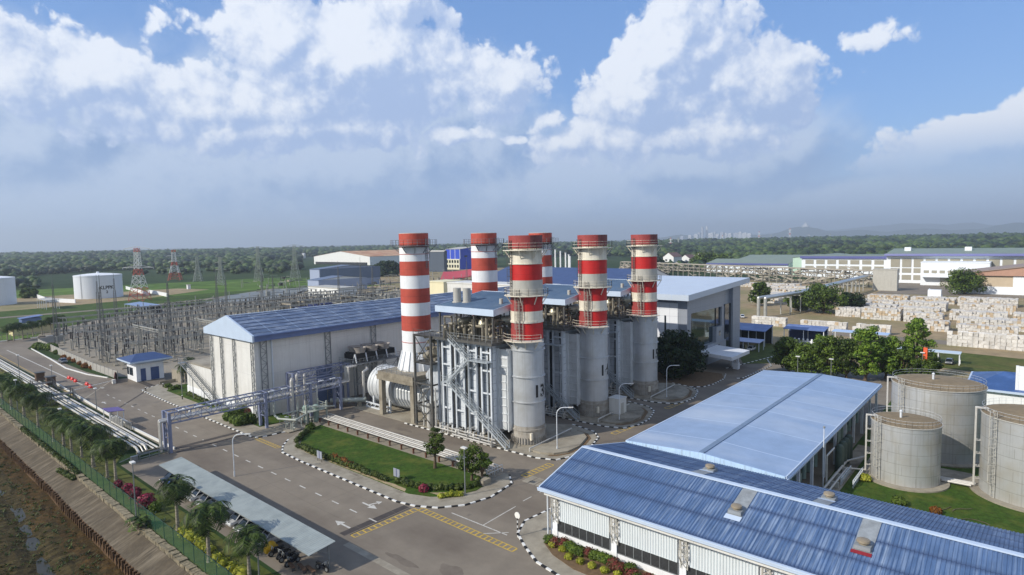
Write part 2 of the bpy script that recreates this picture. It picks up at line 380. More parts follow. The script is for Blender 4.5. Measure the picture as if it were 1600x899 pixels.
# canal: bank, toe wall, bed, far side
b = MB()
ys = [-120+5*i for i in range(120)]
def cj(y, k): return mnoise.noise((y*.11, k*3.1, 0))*.25
for y0, y1 in zip(ys, ys[1:]):
    b.face([(24.4, y0, -.35), (24.4, y1, -.35), (21.6+cj(y1, 1), y1, -1.5), (21.6+cj(y0, 1), y0, -1.5)], 0)
    b.face([(21.6+cj(y0, 1), y0, -1.5), (21.6+cj(y1, 1), y1, -1.5), (21.2+cj(y1, 2), y1, -3.0), (21.2+cj(y0, 2), y0, -3.0)], 1)
    for k in range(5): yk = y0+k+R(-.2, .2); b.box(21.2+cj(yk, 1), yk-.14, -3, 21.62+cj(yk, 1), yk+.14, -1.45+R(-.1, .08), 1)
    b.face([(8, y0, 0), (8, y1, 0), (11.5+2*cj(y1, 3), y1, -2.7), (11.5+2*cj(y0, 3), y0, -2.7)], 2)
struct(b.build('canal_bank', [m_bank, m_canalw, m_grassd], recalc=False))
b = MB(); nx, ny = 16, 240
def bedz(x, y): return -2.7 + .14*mnoise.noise((x*.6, y*.22, 0)) + .12*mnoise.noise((x*1.3+y*.4, y*.9, 5)) - .40*math.exp(-((x-16.3-1.8*mnoise.noise((y*.03, 0, 2)))/1.3)**2)
for i in range(nx):
    for j in range(ny):
        x0, x1 = 10.5+i*.7, 10.5+(i+1)*.7; y0, y1 = -100+j*2.0, -100+(j+1)*2.0
        b.face([(x, y, bedz(x, y)) for x, y in ((x0, y0), (x1, y0), (x1, y1), (x0, y1))], 1 if x0+2.4*mnoise.noise((y0*.2, x0*.5, 3)) > 18.3+1.6*mnoise.noise((y0*.045, 0, 8)) else 0)
struct(b.build('canal_bed', [m_mud, m_mudo], recalc=False))
b = MB(); b.sheet(rect(10.6, -100, 21.6, 370), -3.06); struct(b.build('canal_water', mat('muddy_water', (58, 54, 38), .3, var=.2, scale=.4, world=True, spec=.25), recalc=False))
b = MB()
yy = -60.0
while yy < 300:
    L_ = R(.5, .9); zt = R(.02, .22); b.box(24.42+R(-.08, .08), yy, -.6, 25.28+R(-.05, .05), yy+L_-.04, zt); yy += L_
tag(b.build('stone_wall', m_stone), 'low rubble stone wall along the top of the canal bank', 'wall')

# ================================================================ ROAD MARKINGS AND KERBS
def kerb(pts, name='kerb', w=.28, h=.17, seg=.85, mats=None, plain=False):
    b = MB(); pts = [Vector((p[0], p[1], 0)) for p in pts]; k = 0; carry = 0.0
    for a, c in zip(pts, pts[1:]):
        L_ = (c-a).length; n = max(1, int(round(L_/seg)))
        for i in range(n):
            p = a.lerp(c, i/n); q = a.lerp(c, (i+1)/n)
            b.beam(p+Vector((0, 0, h/2)), q+Vector((0, 0, h/2)), w, h, m=(0 if plain else k % 2)); k += 1
    return struct(b.build(name, [m_wht, m_blk]))
def arc(cx, cy, r, a0, a1, n=8, ry=None):
    ry = ry or r
    return [(cx+r*math.cos(math.radians(a0+(a1-a0)*i/n)), cy+ry*math.sin(math.radians(a0+(a1-a0)*i/n))) for i in range(n+1)]
# pavement + kerb in front of the hall
pv = [(50.7, 107.2), (50.9, 166), (55, 168.5), (64, 170), (64, 164.5), (57.2, 164), (54.6, 160), (54.4, 112.5), (57, 112), (62, 111.8), (62, 106.6), (56, 106.4), (52.4, 106.4)]
b = MB(); b.prism(pv, 0, .14); struct(b.build('pavement', m_conc))
kerb([(64, 170.2), (55, 168.7), (51, 166.2), (50.6, 150), (50.6, 108), (51.2, 106.6), (52.6, 106.1), (58, 105.6)])
b = MB(); b.prism([(54.6, 112.6), (54.6, 160), (57, 163.8), (57, 118.4), (62, 118.4), (62, 112.2)], 0, .17); struct(b.build('lawn', m_grass))
# lawn island between the two roads
isl = [(59.6, 104.8), (54, 101), (51.6, 98.5), (49.9, 95.6), (49.6, 89), (49.6, 64.5), (50.3, 61.4), (51.8, 58.6), (54.6, 56.4), (58.6, 55.4), (63.9, 56.2), (66.2, 58.6), (66.2, 104.8)]
b = MB(); b.prism(isl, 0, .14); struct(b.build('pavement', m_conc))
kerb(isl[1:-1])
b = MB(); b.prism([(53.4, 96), (52.3, 92), (52.2, 65.2), (53.4, 62), (55.4, 59.6), (58.8, 58.4), (62.4, 59), (62.9, 60.5), (62.4, 104), (58.6, 103.4)], 0, .2); struct(b.build('lawn', m_grass))
b = MB(); pts = [(52.3+.12*mnoise.noise((y*.9, 0, 0)), y) for y in np.arange(66, 93, .6)]+[(53.0+.55*mnoise.noise((y*.5, 3, 0)), y) for y in np.arange(93, 66, -.6)]; b.sheet(pts, .206); b.sheet([(54.6, 60.2), (56.6, 58.9), (57.4, 59.3), (55.6, 61.4), (54.2, 63)], .206); struct(b.build('bare_soil', mat('sandy_soil', (166, 148, 116), .95, var=.2, scale=1.5, dirt=(104, 96, 60), dirt_amt=.7, dirt_scale=.9, world=True), recalc=False))
b = MB(); b.prism([(62.9, 59.4), (66.1, 59.6), (66.1, 104.6), (62.6, 104.6)], 0, .17); struct(b.build('gravel_strip', m_gravel))
b = MB(); b.sheet([(51.5, 66), (52.1, 66), (52.1, 94), (51.5, 93.4)], .146); struct(b.build('drain', m_concd, recalc=False))
# warehouse corner pavement
wp = [(48.6, -60), (48.6, 36), (49.4, 40), (51.2, 43.2), (53, 45.8), (56, 47.2), (62, 46.6), (180, 46.6), (180, 43), (75, 43.2), (55.2, 42.6), (55.2, -60)]
b = MB(); b.prism(wp, 0, .14); struct(b.build('pavement', m_conc)); kerb(wp[:8], seg=.8)
b = MB(); b.prism([(50.6, -60), (50.6, 36), (51.6, 39.5), (53.2, 42), (55, 42.4), (55, -60)], 0, .18); struct(b.build('planting_bed', mat('bed_soil', (104, 84, 60), .95, var=.3, scale=2, world=True)))
# concrete islands before the stacks, kerb round them
for i, x in enumerate((80.6, 101.4, 122.4)):
    o = [(x-6.4, 66.5), (x-6.2, 60), (x-5.0, 57), (x-2, 55.8), (x+2.4, 55.8), (x+8, 57.6), (x+10.4, 60), (x+11.6, 65.5), (x+9, 70), (x+9, 110), (x-7, 110)]
    b = MB(); b.prism(o, 0, .13); struct(b.build('boiler_apron', m_conc if i == 0 else m_concd))
    kerb([(x-7.2, 92), (x-6.6, 66.5), (x-6.4, 60), (x-5.2, 56.8), (x-2, 55.6), (x+2.4, 55.6), (x+8.2, 57.4), (x+10.6, 59.8), (x+11.8, 65.5)], seg=.8)
    b = MB(); b.prism([(x-4.6, 60.4), (x-3.6, 58.4), (x-1.4, 57.2), (x+2, 57.2), (x+6.6, 58.8), (x+8.2, 60.6), (x+8.6, 62.6), (x-4.6, 62)], .1, .42)
    struct(b.build('raised_bed', m_conc if i == 0 else m_concd))
    b = MB(); ra = [(x-4.7, 58.9), (x-3.8, 57.6), (x-1.6, 56.6), (x+2.1, 56.5), (x+7.0, 58.1), (x+8.9, 60.1), (x+9.4, 62.8)]; rb = [(x-4.0, 59.0), (x-3.4, 58.2), (x-1.4, 57.1), (x+2, 57.1), (x+6.6, 58.7), (x+8.3, 60.5), (x+8.7, 62.7)]
    for q in range(6): b.face([(*ra[q], .135), (*ra[q+1], .135), (*rb[q+1], .135), (*rb[q], .135)])
    struct(b.build('drain', MATS['bed_soil'], recalc=False))
    b = MB(); b.tube([(x-4.9, 62.4, .15), (x-4.9, 62.4, .7), (x+8.2, 63.2, .7), (x+8.2, 63.2, .15)], .12, m=0)
    tag(b.build('guard_pipe', m_pipe), 'pale low pipe rail behind the raised bed '+('of the nearest boiler stack', 'of the middle boiler stack', 'of the farthest boiler stack')[i], 'pipe')
kerb([(133, 60.5), (135, 58), (139, 57.2), (146, 57.4), (151, 59)], seg=.8); kerb([(148, 55), (149, 54), (168, 53.2), (176, 56.8)], seg=.8); kerb([(158, 61.6), (180, 57.2), (200, 55)], seg=1)
b = MB(); b.prism([(133, 60.6), (135, 58.2), (139, 57.4), (146, 57.6), (151, 60), (151, 78), (133, 78)], 0, .12); struct(b.build('planting_bed', MATS['bed_soil']))
kerb([(38.9, 112), (38.4, 135), (39.6, 200)], plain=True, w=.2, h=.5)
kerb([(46.9, 216), (48, 240), (49, 270), (50, 273)], plain=True, w=.35, h=.25); kerb([(50.4, 190), (48.2, 200), (46.9, 216)], plain=True, w=.35, h=.25)
kerb([(26, 304), (50, 303), (80, 306), (110, 313)], seg=2.5, w=.5, h=.3)
b = MB()
def dash(x0, y0, x1, y1, L_=1.6, gap=2.6, w=.14, m=0, z=.042):
    a = Vector((x0, y0, 0)); c = Vector((x1, y1, 0)); d = (c-a); n = int(d.length/(L_+gap)); d.normalize(); s_ = Vector((-d.y, d.x, 0))*(w/2)
    for i in range(n):
        p = a+d*(i*(L_+gap)); q = p+d*L_
        b.face([(v.x, v.y, z) for v in (p-s_, q-s_, q+s_, p+s_)], m)
def line(x0, y0, x1, y1, w=.14, m=0, z=.042):
    a = Vector((x0, y0, 0)); c = Vector((x1, y1, 0)); d = (c-a).normalized(); s_ = Vector((-d.y, d.x, 0))*(w/2)
    b.face([(v.x, v.y, z) for v in (a-s_, c-s_, c+s_, a+s_)], m)
dash(44.3, 61.8, 44.3, 172, w=.2)
line(43.6, 186, 42.9, 275, .28); line(38.9, 170, 39.2, 290, .16, 1)
line(52.6, 46.9, 50.4, 49.2, .14); line(52.0, 46.6, 52.0, 56.2, .16)
line(52.0, 50.6, 58.6, 50.9, .14); dash(60.5, 51.2, 74, 51.2, 1.8, 1.8)
def arrow(x, y, ang, L_=3.2, z=.042):
    c, s = math.cos(ang), math.sin(ang)
    for poly in ([(-L_/2, -.14), (.2, -.14), (.2, .14), (-L_/2, .14)], [(.2, -.55), (L_/2, 0), (.2, .55)]):
        b.face([(x+c*u-s*v, y+s*u+c*v, z) for u, v in poly], 0)
arrow(41.2, 64.6, PI/2); arrow(46.6, 66.4, -PI/2); arrow(47.6, 66.4, -.35, 1.8)
arrow(45.8, 178, -PI/2, 2.5); arrow(41.4, 160, PI/2, 2.5)
def ladder_mark(x0, y0, x1, y1, w, step=.75, z=.042):
    a = Vector((x0, y0, 0)); c = Vector((x1, y1, 0)); d = (c-a); L_ = d.length; d.normalize(); s_ = Vector((-d.y, d.x, 0))*(w/2)
    line(*(a+s_)[:2], *(c+s_)[:2], .12, 1, z); line(*(a-s_)[:2], *(c-s_)[:2], .12, 1, z)
    n = int(L_/step)
    for i in range(n+1):
        p = a+d*(L_*i/n); line(*(p-s_*.9)[:2], *(p+s_*.9)[:2], .2, 1, z+.004)
ladder_mark(40.2, 60.9, 49.8, 60.6, .9); ladder_mark(50.2, 60.2, 49.9, 43.6, .9); ladder_mark(50.8, 106.6, 50.8, 98.4, .8)
ladder_mark(67.2, 56.6, 73.6, 56.4, 1.2)
for k in range(7): b.sheet([(65.6, 47.2+k*1.25), (68.2, 47.2+k*1.25), (68.2, 48.25+k*1.25), (65.6, 48.25+k*1.25)], .043, 3)
for x in (92.4, 113.2): ladder_mark(x, 56.6, x+6.4, 56.2, 1.1, 1.6)
b.sheet(rect(40.2, 61.45, 49.6, 61.6), .043, 2)
struct(b.build('road_marking', [m_mark, m_yel, m_blk, m_conc], recalc=False))
# trench covers and worn strips across the road
b = MB(); b.sheet([(38.6, 147), (50.6, 163), (50.6, 163.7), (38.6, 147.7)], .047); b.sheet([(38.6, 166), (50.8, 186.5), (50.8, 187.1), (38.6, 166.8)], .047, 1); b.sheet(rect(38.6, 112.2, 50.4, 113.4), .047); b.sheet(rect(38.6, 110, 50.4, 110.8), .047); b.sheet(rect(39.6, 61.8, 49.6, 62.9), .039); b.sheet(rect(38.2, 45, 39.1, 60), .047, 1); b.sheet([(53.6, 166.5), (55.2, 167.2), (55.2, 180), (53.6, 180)], .05)
struct(b.build('trench_cover', [mat('trench_iron', (66, 60, 56), .8, var=.3, scale=1, world=True), m_conc], recalc=False))
# ================================================================ STACKS
def platform(name, cx, cy, z, r0, r1, parent, m, a0=0, a1=360, rails=True, braces=8):
    b = MB(); n = max(6, int(48*(a1-a0)/360)); A = [math.radians(a0+(a1-a0)*i/n) for i in range(n+1)]
    for t0, t1 in zip(A, A[1:]):
        q = [(cx+r*math.cos(t), cy+r*math.sin(t)) for r, t in ((r0, t0), (r1, t0), (r1, t1), (r0, t1))]
        b.prism(q, z-.12, z)
    for i in range(braces):
        t = math.radians(a0+(a1-a0)*(i+.5)/braces)
        b.beam((cx+(r1-.1)*math.cos(t), cy+(r1-.1)*math.sin(t), z-.1), (cx+r0*math.cos(t), cy+r0*math.sin(t), z-1.5), .13)
    o = b.build(name, m, parent)
    if rails:
        b = MB(); pts = [(cx+(r1-.05)*math.cos(t), cy+(r1-.05)*math.sin(t), z) for t in A[::3]]
        b.rail(pts, h=1.15, r=.025, post=1.2)
        b.build('railing', m, o)
    return o
def ladder(cx, cy, r, ang, z0, z1, parent, m, cage=True):
    b = MB(); t = math.radians(ang); d = Vector((math.cos(t), math.sin(t), 0)); s = Vector((-d.y, d.x, 0)); c = Vector((cx, cy, 0))
    for k in (-.28, .28): b.beam(c+d*r+s*k+Vector((0, 0, z0)), c+d*r+s*k+Vector((0, 0, z1)), .07)
    z = z0
    while z < z1: b.beam(c+d*r+s*-.28+Vector((0, 0, z)), c+d*r+s*.28+Vector((0, 0, z)), .05); z += .5
    if cage:
        z = z0+2
        while z < z1:
            hoop = [c+d*(r+.75*math.sin(PI*i/6))+s*(.38*math.cos(PI*i/6))+Vector((0, 0, z)) for i in range(7)]
            for p, q in zip(hoop, hoop[1:]): b.beam(p, q, .04)
            z += 1.2
        for i in (1, 3, 5):
            p = c+d*(r+.75*math.sin(PI*i/6))+s*(.38*math.cos(PI*i/6)); b.beam(p+Vector((0, 0, z0+2)), p+Vector((0, 0, z1)), .04)
    return b.build('ladder', m, parent)

SX = (80.6, 101.4, 122.4); SY = 66.6
def hrsg_stack(x, y, num, label):
    t = thing('boiler_stack', label, 'chimney', (x, y, 0), 'red and white boiler stacks')
    b = MB()
    prof = [(3.0, 0), (3.0, .25), (2.96, .3), (2.96, 2.4), (3.12, 2.42), (3.12, 2.7), (2.93, 2.72), (2.93, 3.2)]
    b.lathe(x, y, prof, 48, cap=False)
    for i in range(40):
        a = 2*PI*i/40; d = (math.cos(a), math.sin(a)); b.beam((x+3.15*d[0], y+3.15*d[1], .2), (x+3.05*d[0], y+3.05*d[1], 1.25), .14, .16)
    b.build('base_ring', m_rust, t, smooth=40)
    b = MB(); b.lathe(x, y, [(2.9, 3.2), (2.9, 18.2)], 64, cap=False)
    for z in (7.3, 11.7, 16.3): b.ring(x, y, z, 2.88, 3.1, .16, 64)
    b.ring(x, y, 17.0, 2.88, 3.02, .1, 64)
    b.build('lower_shell', m_silv, t, smooth=40)
    b = MB()
    # colour bands: (top z, radius, paint, edge of faded strip)
    bands = [(18.2, 2.78), (21.3, 2.80), (21.5, 2.95), (23.1, 2.80), (25.8, 2.80), (28.4, 2.86), (31.1, 2.86), (33.8, 2.80), (36.0, 2.92)]
    pr = []; ms = []
    def sg(z0, z1, r, m):
        pr.append((r, z0)); pr.append((r, z1)); ms.append(m); ms.append(m)
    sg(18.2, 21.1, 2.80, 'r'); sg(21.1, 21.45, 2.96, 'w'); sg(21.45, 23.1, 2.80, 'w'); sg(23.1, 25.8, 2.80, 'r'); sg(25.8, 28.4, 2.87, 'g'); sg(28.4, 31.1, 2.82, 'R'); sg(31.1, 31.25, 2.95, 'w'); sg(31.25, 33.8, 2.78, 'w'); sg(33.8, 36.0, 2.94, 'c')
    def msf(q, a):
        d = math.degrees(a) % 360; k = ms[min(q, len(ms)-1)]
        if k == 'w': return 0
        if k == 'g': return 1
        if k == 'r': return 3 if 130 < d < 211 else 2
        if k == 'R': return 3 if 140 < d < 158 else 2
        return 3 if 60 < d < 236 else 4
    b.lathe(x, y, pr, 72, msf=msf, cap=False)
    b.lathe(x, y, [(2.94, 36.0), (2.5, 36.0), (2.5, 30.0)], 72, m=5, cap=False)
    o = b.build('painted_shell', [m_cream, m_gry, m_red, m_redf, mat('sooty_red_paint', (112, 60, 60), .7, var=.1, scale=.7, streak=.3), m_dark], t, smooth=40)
    platform('platform', x, y, 33.55, 2.8, 3.95, t, m_cream)
    platform('platform', x, y, 25.8, 2.85, 3.85, t, m_cream)
    platform('platform', x, y, 18.1, 2.85, 4.2, t, m_cream, 135, 262, braces=4)
    ladder(x, y, 3.0, 188, 18.2, 27, t, m_rust); ladder(x, y, 3.0, 160, 25.9, 35.2, t, m_steeld); ladder(x, y, 3.0, 201, 18.2, 25, t, m_rust, cage=False)
    text_on_cyl('number', str(num), 2.9, x, y, 2.9, math.radians(265), 9.2, m_blk, t, sx=.95)
    b = MB(); b.box(x-2.4, y-2.55, 1.0, x-1.9, y-2.2, 2.2); b.build('junction_box', m_cream, t)
    return t
for x, n in zip(SX, (13, 14, 15)):
    hrsg_stack(x, SY, n, 'red and white banded boiler stack with the black number %d on its silver shell' % n)

def bypass_stack(x, y, label):
    t = thing('bypass_stack', label, 'chimney', (x, y, 9.2), 'brick red and white bypass stacks')
    b = MB(); r = 2.98; pr = []; ms = []
    def sg(z0, z1, r_, m): pr.append((r_, z0)); pr.append((r_, z1)); ms.append(m); ms.append(m)
    sg(9.2, 9.5, 3.9, 0); pr.append((r, 13.0)); ms.append(0)
    ms[-2] = 0
    sg(13.0, 17.3, r, 0); sg(17.3, 20.4, r, 1); sg(20.4, 23.0, r, 0); sg(23.0, 24.3, r+.02, 1); sg(24.3, 25.9, r, 1); sg(25.9, 28.6, r, 0); sg(28.6, 31.4, r, 1); sg(31.4, 34.2, r, 0); sg(34.2, 34.8, r+.04, 2); sg(34.8, 37.0, r, 1)
    b.lathe(x, y, pr, 64, msf=lambda q, a: ms[min(q, len(ms)-1)], cap=False)
    b.lathe(x, y, [(r, 37.0), (r-.1, 37.1), (r-.5, 37.05), (r-.5, 32)], 64, m=3, cap=False)
    for z in (17.35, 24.3, 28.55, 32.8, 14.9): b.ring(x, y, z, r-.03, r+.06, .1, 64, m=4)
    b.build('shell', [m_whs, m_redb, mat('dark_brick_red', (112, 36, 30), .6, var=.1), m_gry, m_redb], t, smooth=40)
    b = MB()
    for i in range(16):
        a = 2*PI*i/16; d = Vector((math.cos(a), math.sin(a), 0)); c = Vector((x, y, 0)); s = Vector((-d.y, d.x, 0))*.05
        q = [c+d*4.2+Vector((0, 0, 9.3)), c+d*3.2+Vector((0, 0, 9.3)), c+d*3.02+Vector((0, 0, 13.1)), c+d*3.12+Vector((0, 0, 13.1))]
        b.face([p+s for p in q]); b.face([p-s for p in q[::-1]]); b.face([q[0]+s, q[3]+s, q[3]-s, q[0]-s])
    b.build('gusset', m_whs, t, recalc=False)
    for a in (70, 250): platform('platform', x, y, 34.55, r, r+1.75, t, m_steel, a-68, a+68, braces=4)
    ladder(x, y, r+.1, 285, 30, 36, t, m_steel)
    return t
BY = 96.2
for x, w in zip(SX, ('nearest one, in front of the grey hall wall', 'rising behind the blue canopy of boiler 13', 'farthest one, half hidden behind stack 13')):
    bypass_stack(x, BY, 'brick red and white bypass stack, '+w)

# ================================================================ BOILERS
def stair(b, p, q, w, axis_n, m=0, mt=1):
    """straight flight from p to q (centre lines), width w across axis_n"""
    p = Vector(p); q = Vector(q); n = Vector(axis_n)*(w/2); L_ = abs(q.z-p.z); k = max(3, int(L_/.3))
    for s in (-1, 1):
        b.beam(p+n*s, q+n*s, .1, .3, m)
        for h in (.55, 1.1): b.beam(p+n*s+Vector((0, 0, h)), q+n*s+Vector((0, 0, h)), .06, m=m)
        for i in range(0, k+1, 4):
            c = p.lerp(q, i/k)+n*s; b.beam(c, c+Vector((0, 0, 1.1)), .06, m=m)
    for i in range(k+1):
        c = p.lerp(q, i/k); d = (q-p); d.z = 0; d.normalize(); d *= .14
        b.face([c-n-d, c+n-d, c+n+d, c-n+d], mt); 
def boiler(label):
    t = thing('boiler', label, 'boiler', (0, 0, 0), 'heat recovery boilers')
    x0, x1, y0, y1 = 0.9, 12.2, 4.2, 17.4      # local frame: stack centre line at x = 6, stack centre at y = 0
    b = MB(); b.box(x0+.6, y0, 1.2, x1-.6, y1, 17.0)
    b.build('casing', m_case, t)
    # buckstay columns on both long faces
    for side in (0, 1):
        b = MB()
        xo = x0 if side == 0 else x1
        for y in (4.0, 6.2, 7.4, 9.4, 10.6, 12.8, 14.0, 16.2, 17.4):
            b.box(xo-.16, y-.17, .2, xo-.11, y+.17, 17.6); b.box(xo+.11, y-.17, .2, xo+.16, y+.17, 17.6); b.box(xo-.11, y-.03, .2, xo+.11, y+.03, 17.6)
        for z in (4.4, 8.6, 12.6, 15.8):
            for ya, yb in ((4.0, 6.2), (7.4, 9.4), (10.6, 12.8), (14.0, 16.2)): b.box(xo-.08, ya, z-.14, xo+.08, yb, z+.14)
        b.build('buckstay', m_steelw, t)
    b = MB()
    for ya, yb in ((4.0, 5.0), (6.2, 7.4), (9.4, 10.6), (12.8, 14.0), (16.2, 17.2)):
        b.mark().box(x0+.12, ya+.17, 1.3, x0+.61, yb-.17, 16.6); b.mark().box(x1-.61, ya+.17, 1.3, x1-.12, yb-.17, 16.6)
    b.build_each('buckstay_shade', m_dark, t)  # shade between the buckstay columns, built in as near-black strips
    # outlet duct to the stack
    b = MB(); b.box(2.6, 1.4, 2.2, 9.4, 4.25, 16.4)
    for z in (3.6, 5.0, 6.4, 7.8, 9.2, 10.6, 12.0, 13.4, 14.8): b.box(2.45, 1.5, z, 9.55, 4.3, z+.12)
    b.box(2.4, 3.6, 2.0, 2.7, 4.4, 16.6); b.box(2.45, 1.5, 2.0, 2.65, 1.7, 16.6)
    b.build('outlet_duct', m_duct, t)
    # inlet transition: from the low round duct up to the full casing height
    b = MB()
    A = [(x0+.6, y1, 1.2), (x1-.6, y1, 1.2), (x1-.6, y1, 17.0), (x0+.6, y1, 17.0)]
    Bq = [(2.6, 21.2, 1.4), (9.4, 21.2, 1.4), (9.4, 21.2, 11.2), (2.6, 21.2, 11.2)]
    C_ = [(3.2, 25.2, 1.6), (8.8, 25.2, 1.6), (8.8, 25.2, 7.6), (3.2, 25.2, 7.6)]
    for p, q in ((A, Bq), (Bq, C_)):
        for i in range(4): j = (i+1) % 4; b.face([p[i], p[j], q[j], q[i]])
    b.face(C_)
    b.build('inlet_duct', m_duct, t)
    b = MB()
    for k in range(7):
        f = (k+.5)/7
        for p, q in ((A, Bq), (Bq, C_)):
            w = [Vector(p[i]).lerp(Vector(q[i]), f) for i in range(4)]
            c = sum(w, Vector())/4; w = [c+(v-c)*1.02 for v in w]
            for i in range(4): b.beam(w[i], w[(i+1) % 4], .16, .22)
    b.build('duct_rib', m_steelw, t)
    # top deck
    b = MB(); b.box(x0-1.2, 2.6, 17.55, x1+.6, 18.6, 17.75)
    b.box(x0-1.2, 2.6, 17.3, x0-1.0, 18.6, 17.55); b.box(x0-1.2, 2.6, 17.3, x1+.6, 2.8, 17.55)
    d = b.build('top_deck', m_steeld, t)
    b = MB(); b.rail([(x0-1.1, 18.5, 17.75), (x0-1.1, 2.7, 17.75), (x1+.5, 2.7, 17.75), (x1+.5, 18.5, 17.75)], 1.1, .03, post=1.5); b.build('railing', m_steel, d)
    # drums, valves and pipework on the deck, under the roof
    b = MB()
    for y, r_ in ((7.0, .85), (12.6, .7)):
        b.mark(); b.cyl((2.2, y, 20.6), (11.2, y, 20.6), r_, n=18); b.ball((2.2, y, 20.6), r_, n=14); b.ball((11.2, y, 20.6), r_, n=14)
        for x in (3.4, 9.6): b.box(x-.15, y-.5, 17.75, x+.15, y+.5, 20.2)
    b.build_each('steam_drum', mat('drum_lagging', (196, 190, 168), .45, metal=.3, var=.12, scale=1, dirt=(140, 130, 108), dirt_amt=.5), t, smooth=40)
    rr = random.Random(3); b = MB()
    for k in range(40):
        b.mark(); x = rr.uniform(.2, 6.5); y = rr.uniform(3.4, 17.4); h = rr.uniform(1, 4.2); r_ = rr.choice((.09, .12, .18, .26))
        pts = [(x, y, 17.75), (x, y, 17.75+h), (x+rr.uniform(-1.5, 2.5), y, 17.75+h)]
        if rr.random() < .6: pts.append((pts[-1][0], y+rr.uniform(-3, 3), 17.75+h))
        if rr.random() < .4: pts.append((pts[-1][0], pts[-1][1], 17.75))
        b.tube(pts, r_, n=7)
    for k in range(14):
        b.mark(); x = rr.uniform(0.2, 3.5); y = rr.uniform(3.6, 17); z = 17.75+rr.uniform(.4, 2.4); b.ball((x, y, z), rr.uniform(.25, .5), n=8); b.cyl((x, y, z), (x, y, z+.9), .1, n=6); b.cyl((x, y, z+.85), (x, y, z+.95), .3, n=10)
    b.build_each('deck_pipework', mat('deck_pipe', (138, 132, 118), .5, metal=.3, var=.25, scale=1, dirt=(96, 88, 72), dirt_amt=.7), t, smooth=40)
    b = MB()
    for k in range(16):
        b.mark(); x = rr.uniform(4, 11.5); y = rr.uniform(3.4, 17.4); b.beam((x, y, 17.75), (x, y, 22.4), .16)
        b.beam((x, y, rr.uniform(19, 22)), (x, y+rr.uniform(-3, 3), rr.uniform(19, 22)), .14)
    b.build_each('deck_steelwork', m_steeld, t)
    # roof over the deck: monopitch, rising towards +x
    b = MB(); z0, z1 = 22.4, 24.2; ya, yb = 3.0, 17.6; xa, xb = .7, 13.4
    rf = [(xa, ya, z0+.95), (xb, ya, z1+.95), (xb, yb, z1+.95), (xa, yb, z0+.95)]
    b.face(rf); b.face([(x, y, z-.2) for x, y, z in rf][::-1])
    # ribs of the sheet
    for k in range(30):
        y = ya+.25+k*(yb-ya-.5)/29; b.beam((xa+.05, y, z0+.97), (xb-.05, y, z1+.97), .06, .05)
    r = b.build('canopy_roof', mat('canopy_blue_sheet', (92, 116, 142), .55, var=.12, scale=.5, dirt=(122, 140, 158), dirt_amt=.5, dirt_scale=.3), t, recalc=False)
    b = MB()
    b.box(xa-.08, ya-.08, z0-.1, xa, yb+.08, z0+1.05)
    for y in (ya-.08, yb):
        b.face([(xa, y, z0-.1), (xb, y, z1-.3), (xb, y, z1+1.05), (xa, y, z0+1.05)]); b.face([(xa, y+.08, z0-.1), (xb, y+.08, z1-.3), (xb, y+.08, z1+1.05), (xa, y+.08, z0+1.05)]); b.face([(xa, y, z0+1.05), (xb, y, z1+1.05), (xb, y+.08, z1+1.05), (xa, y+.08, z0+1.05)])
    b.box(xb, ya-.08, z1-.3, xb+.08, yb+.08, z1+1.05)
    b.build('fascia', m_pblue, r)
    b = MB()
    for y in (3.6, 8.1, 12.6, 17.0):
        for x in (1.2, 6.6, 12.8): b.mark().box(x-.14, y-.14, 17.75, x+.14, y+.14, 22.6+(x-.7)*.14)
    b.build_each('canopy_column', m_steeld, t); b = MB()
    for y in (3.6, 8.1, 12.6, 17.0): b.mark().beam((.8, y, 22.35), (13.2, y, 24.1), .16, .25)
    b.build_each('canopy_beam', m_bsteel, t)
    b = MB()
    for x, y in ((4.4, 15.6), (4.8, 13.4)): b.mark(); b.cyl((x, y, 23.6), (x, y, 26.5), .75, n=18); b.cyl((x, y, 23.6), (x, y, 23.95), .95, n=18)
    b.mark(); b.cyl((5.2, 5.2, 23.8), (5.2, 5.2, 24.9), .35, n=12)
    b.build_each('silencer', m_gry, t, smooth=40)
    # zigzag stair up the -x face
    b = MB(); xs = .15
    stair(b, (xs-.4, -.5, .3), (xs-.4, 13.5, 9.7), 1.0, (1, 0, 0)); stair(b, (xs-.4, 13.7, 9.7), (xs-.4, 8.2, 14.4), 1.0, (1, 0, 0)); stair(b, (xs-.4, 8.2, 14.4), (xs-.4, 13.0, 17.7), 1.0, (1, 0, 0))
    b.box(xs-.95, 13.5, 9.6, xs+.7, 15.0, 9.72); b.rail([(xs-.9, 13.5, 9.7), (xs-.9, 15, 9.7), (xs+.7, 15, 9.7)], 1.1)
    b.box(xs-.95, 3.4, 14.3, xs+.7, 8.2, 14.42); b.rail([(xs-.9, 8.2, 14.4), (xs-.9, 3.4, 14.4)], 1.1)
    for y, z in ((13.6, 9.6), (15, 9.6), (3.4, 14.3), (8, 14.3)): b.beam((xs-.8, y, z), (xs-.8, y, .2), .14)
    b.build('stairway', [mat('stair_steel', (176, 184, 190), .5, metal=.3, var=.1, scale=2), m_steel], t, recalc=False)
    # steel tower at the hot end, with cross bracing
    b = MB(); lattice_y = (17.9, 22.6)
    for x in (-.5, 4.4):
        for y in lattice_y: b.box(x-.18, y-.18, 0, x+.18, y+.18, 17.8)
    for z in (4.2, 8.4, 12.4, 17.6):
        for x in (-.5, 4.4): b.beam((x, lattice_y[0], z), (x, lattice_y[1], z), .2, .3)
        for y in lattice_y: b.beam((-.5, y, z), (4.4, y, z), .2, .3)
    for za, zb in ((.2, 4.2), (4.2, 8.4), (12.4, 17.6)):
        b.beam((-.5, lattice_y[0], za), (-.5, lattice_y[1], zb), .13); b.beam((-.5, lattice_y[1], za), (-.5, lattice_y[0], zb), .13)
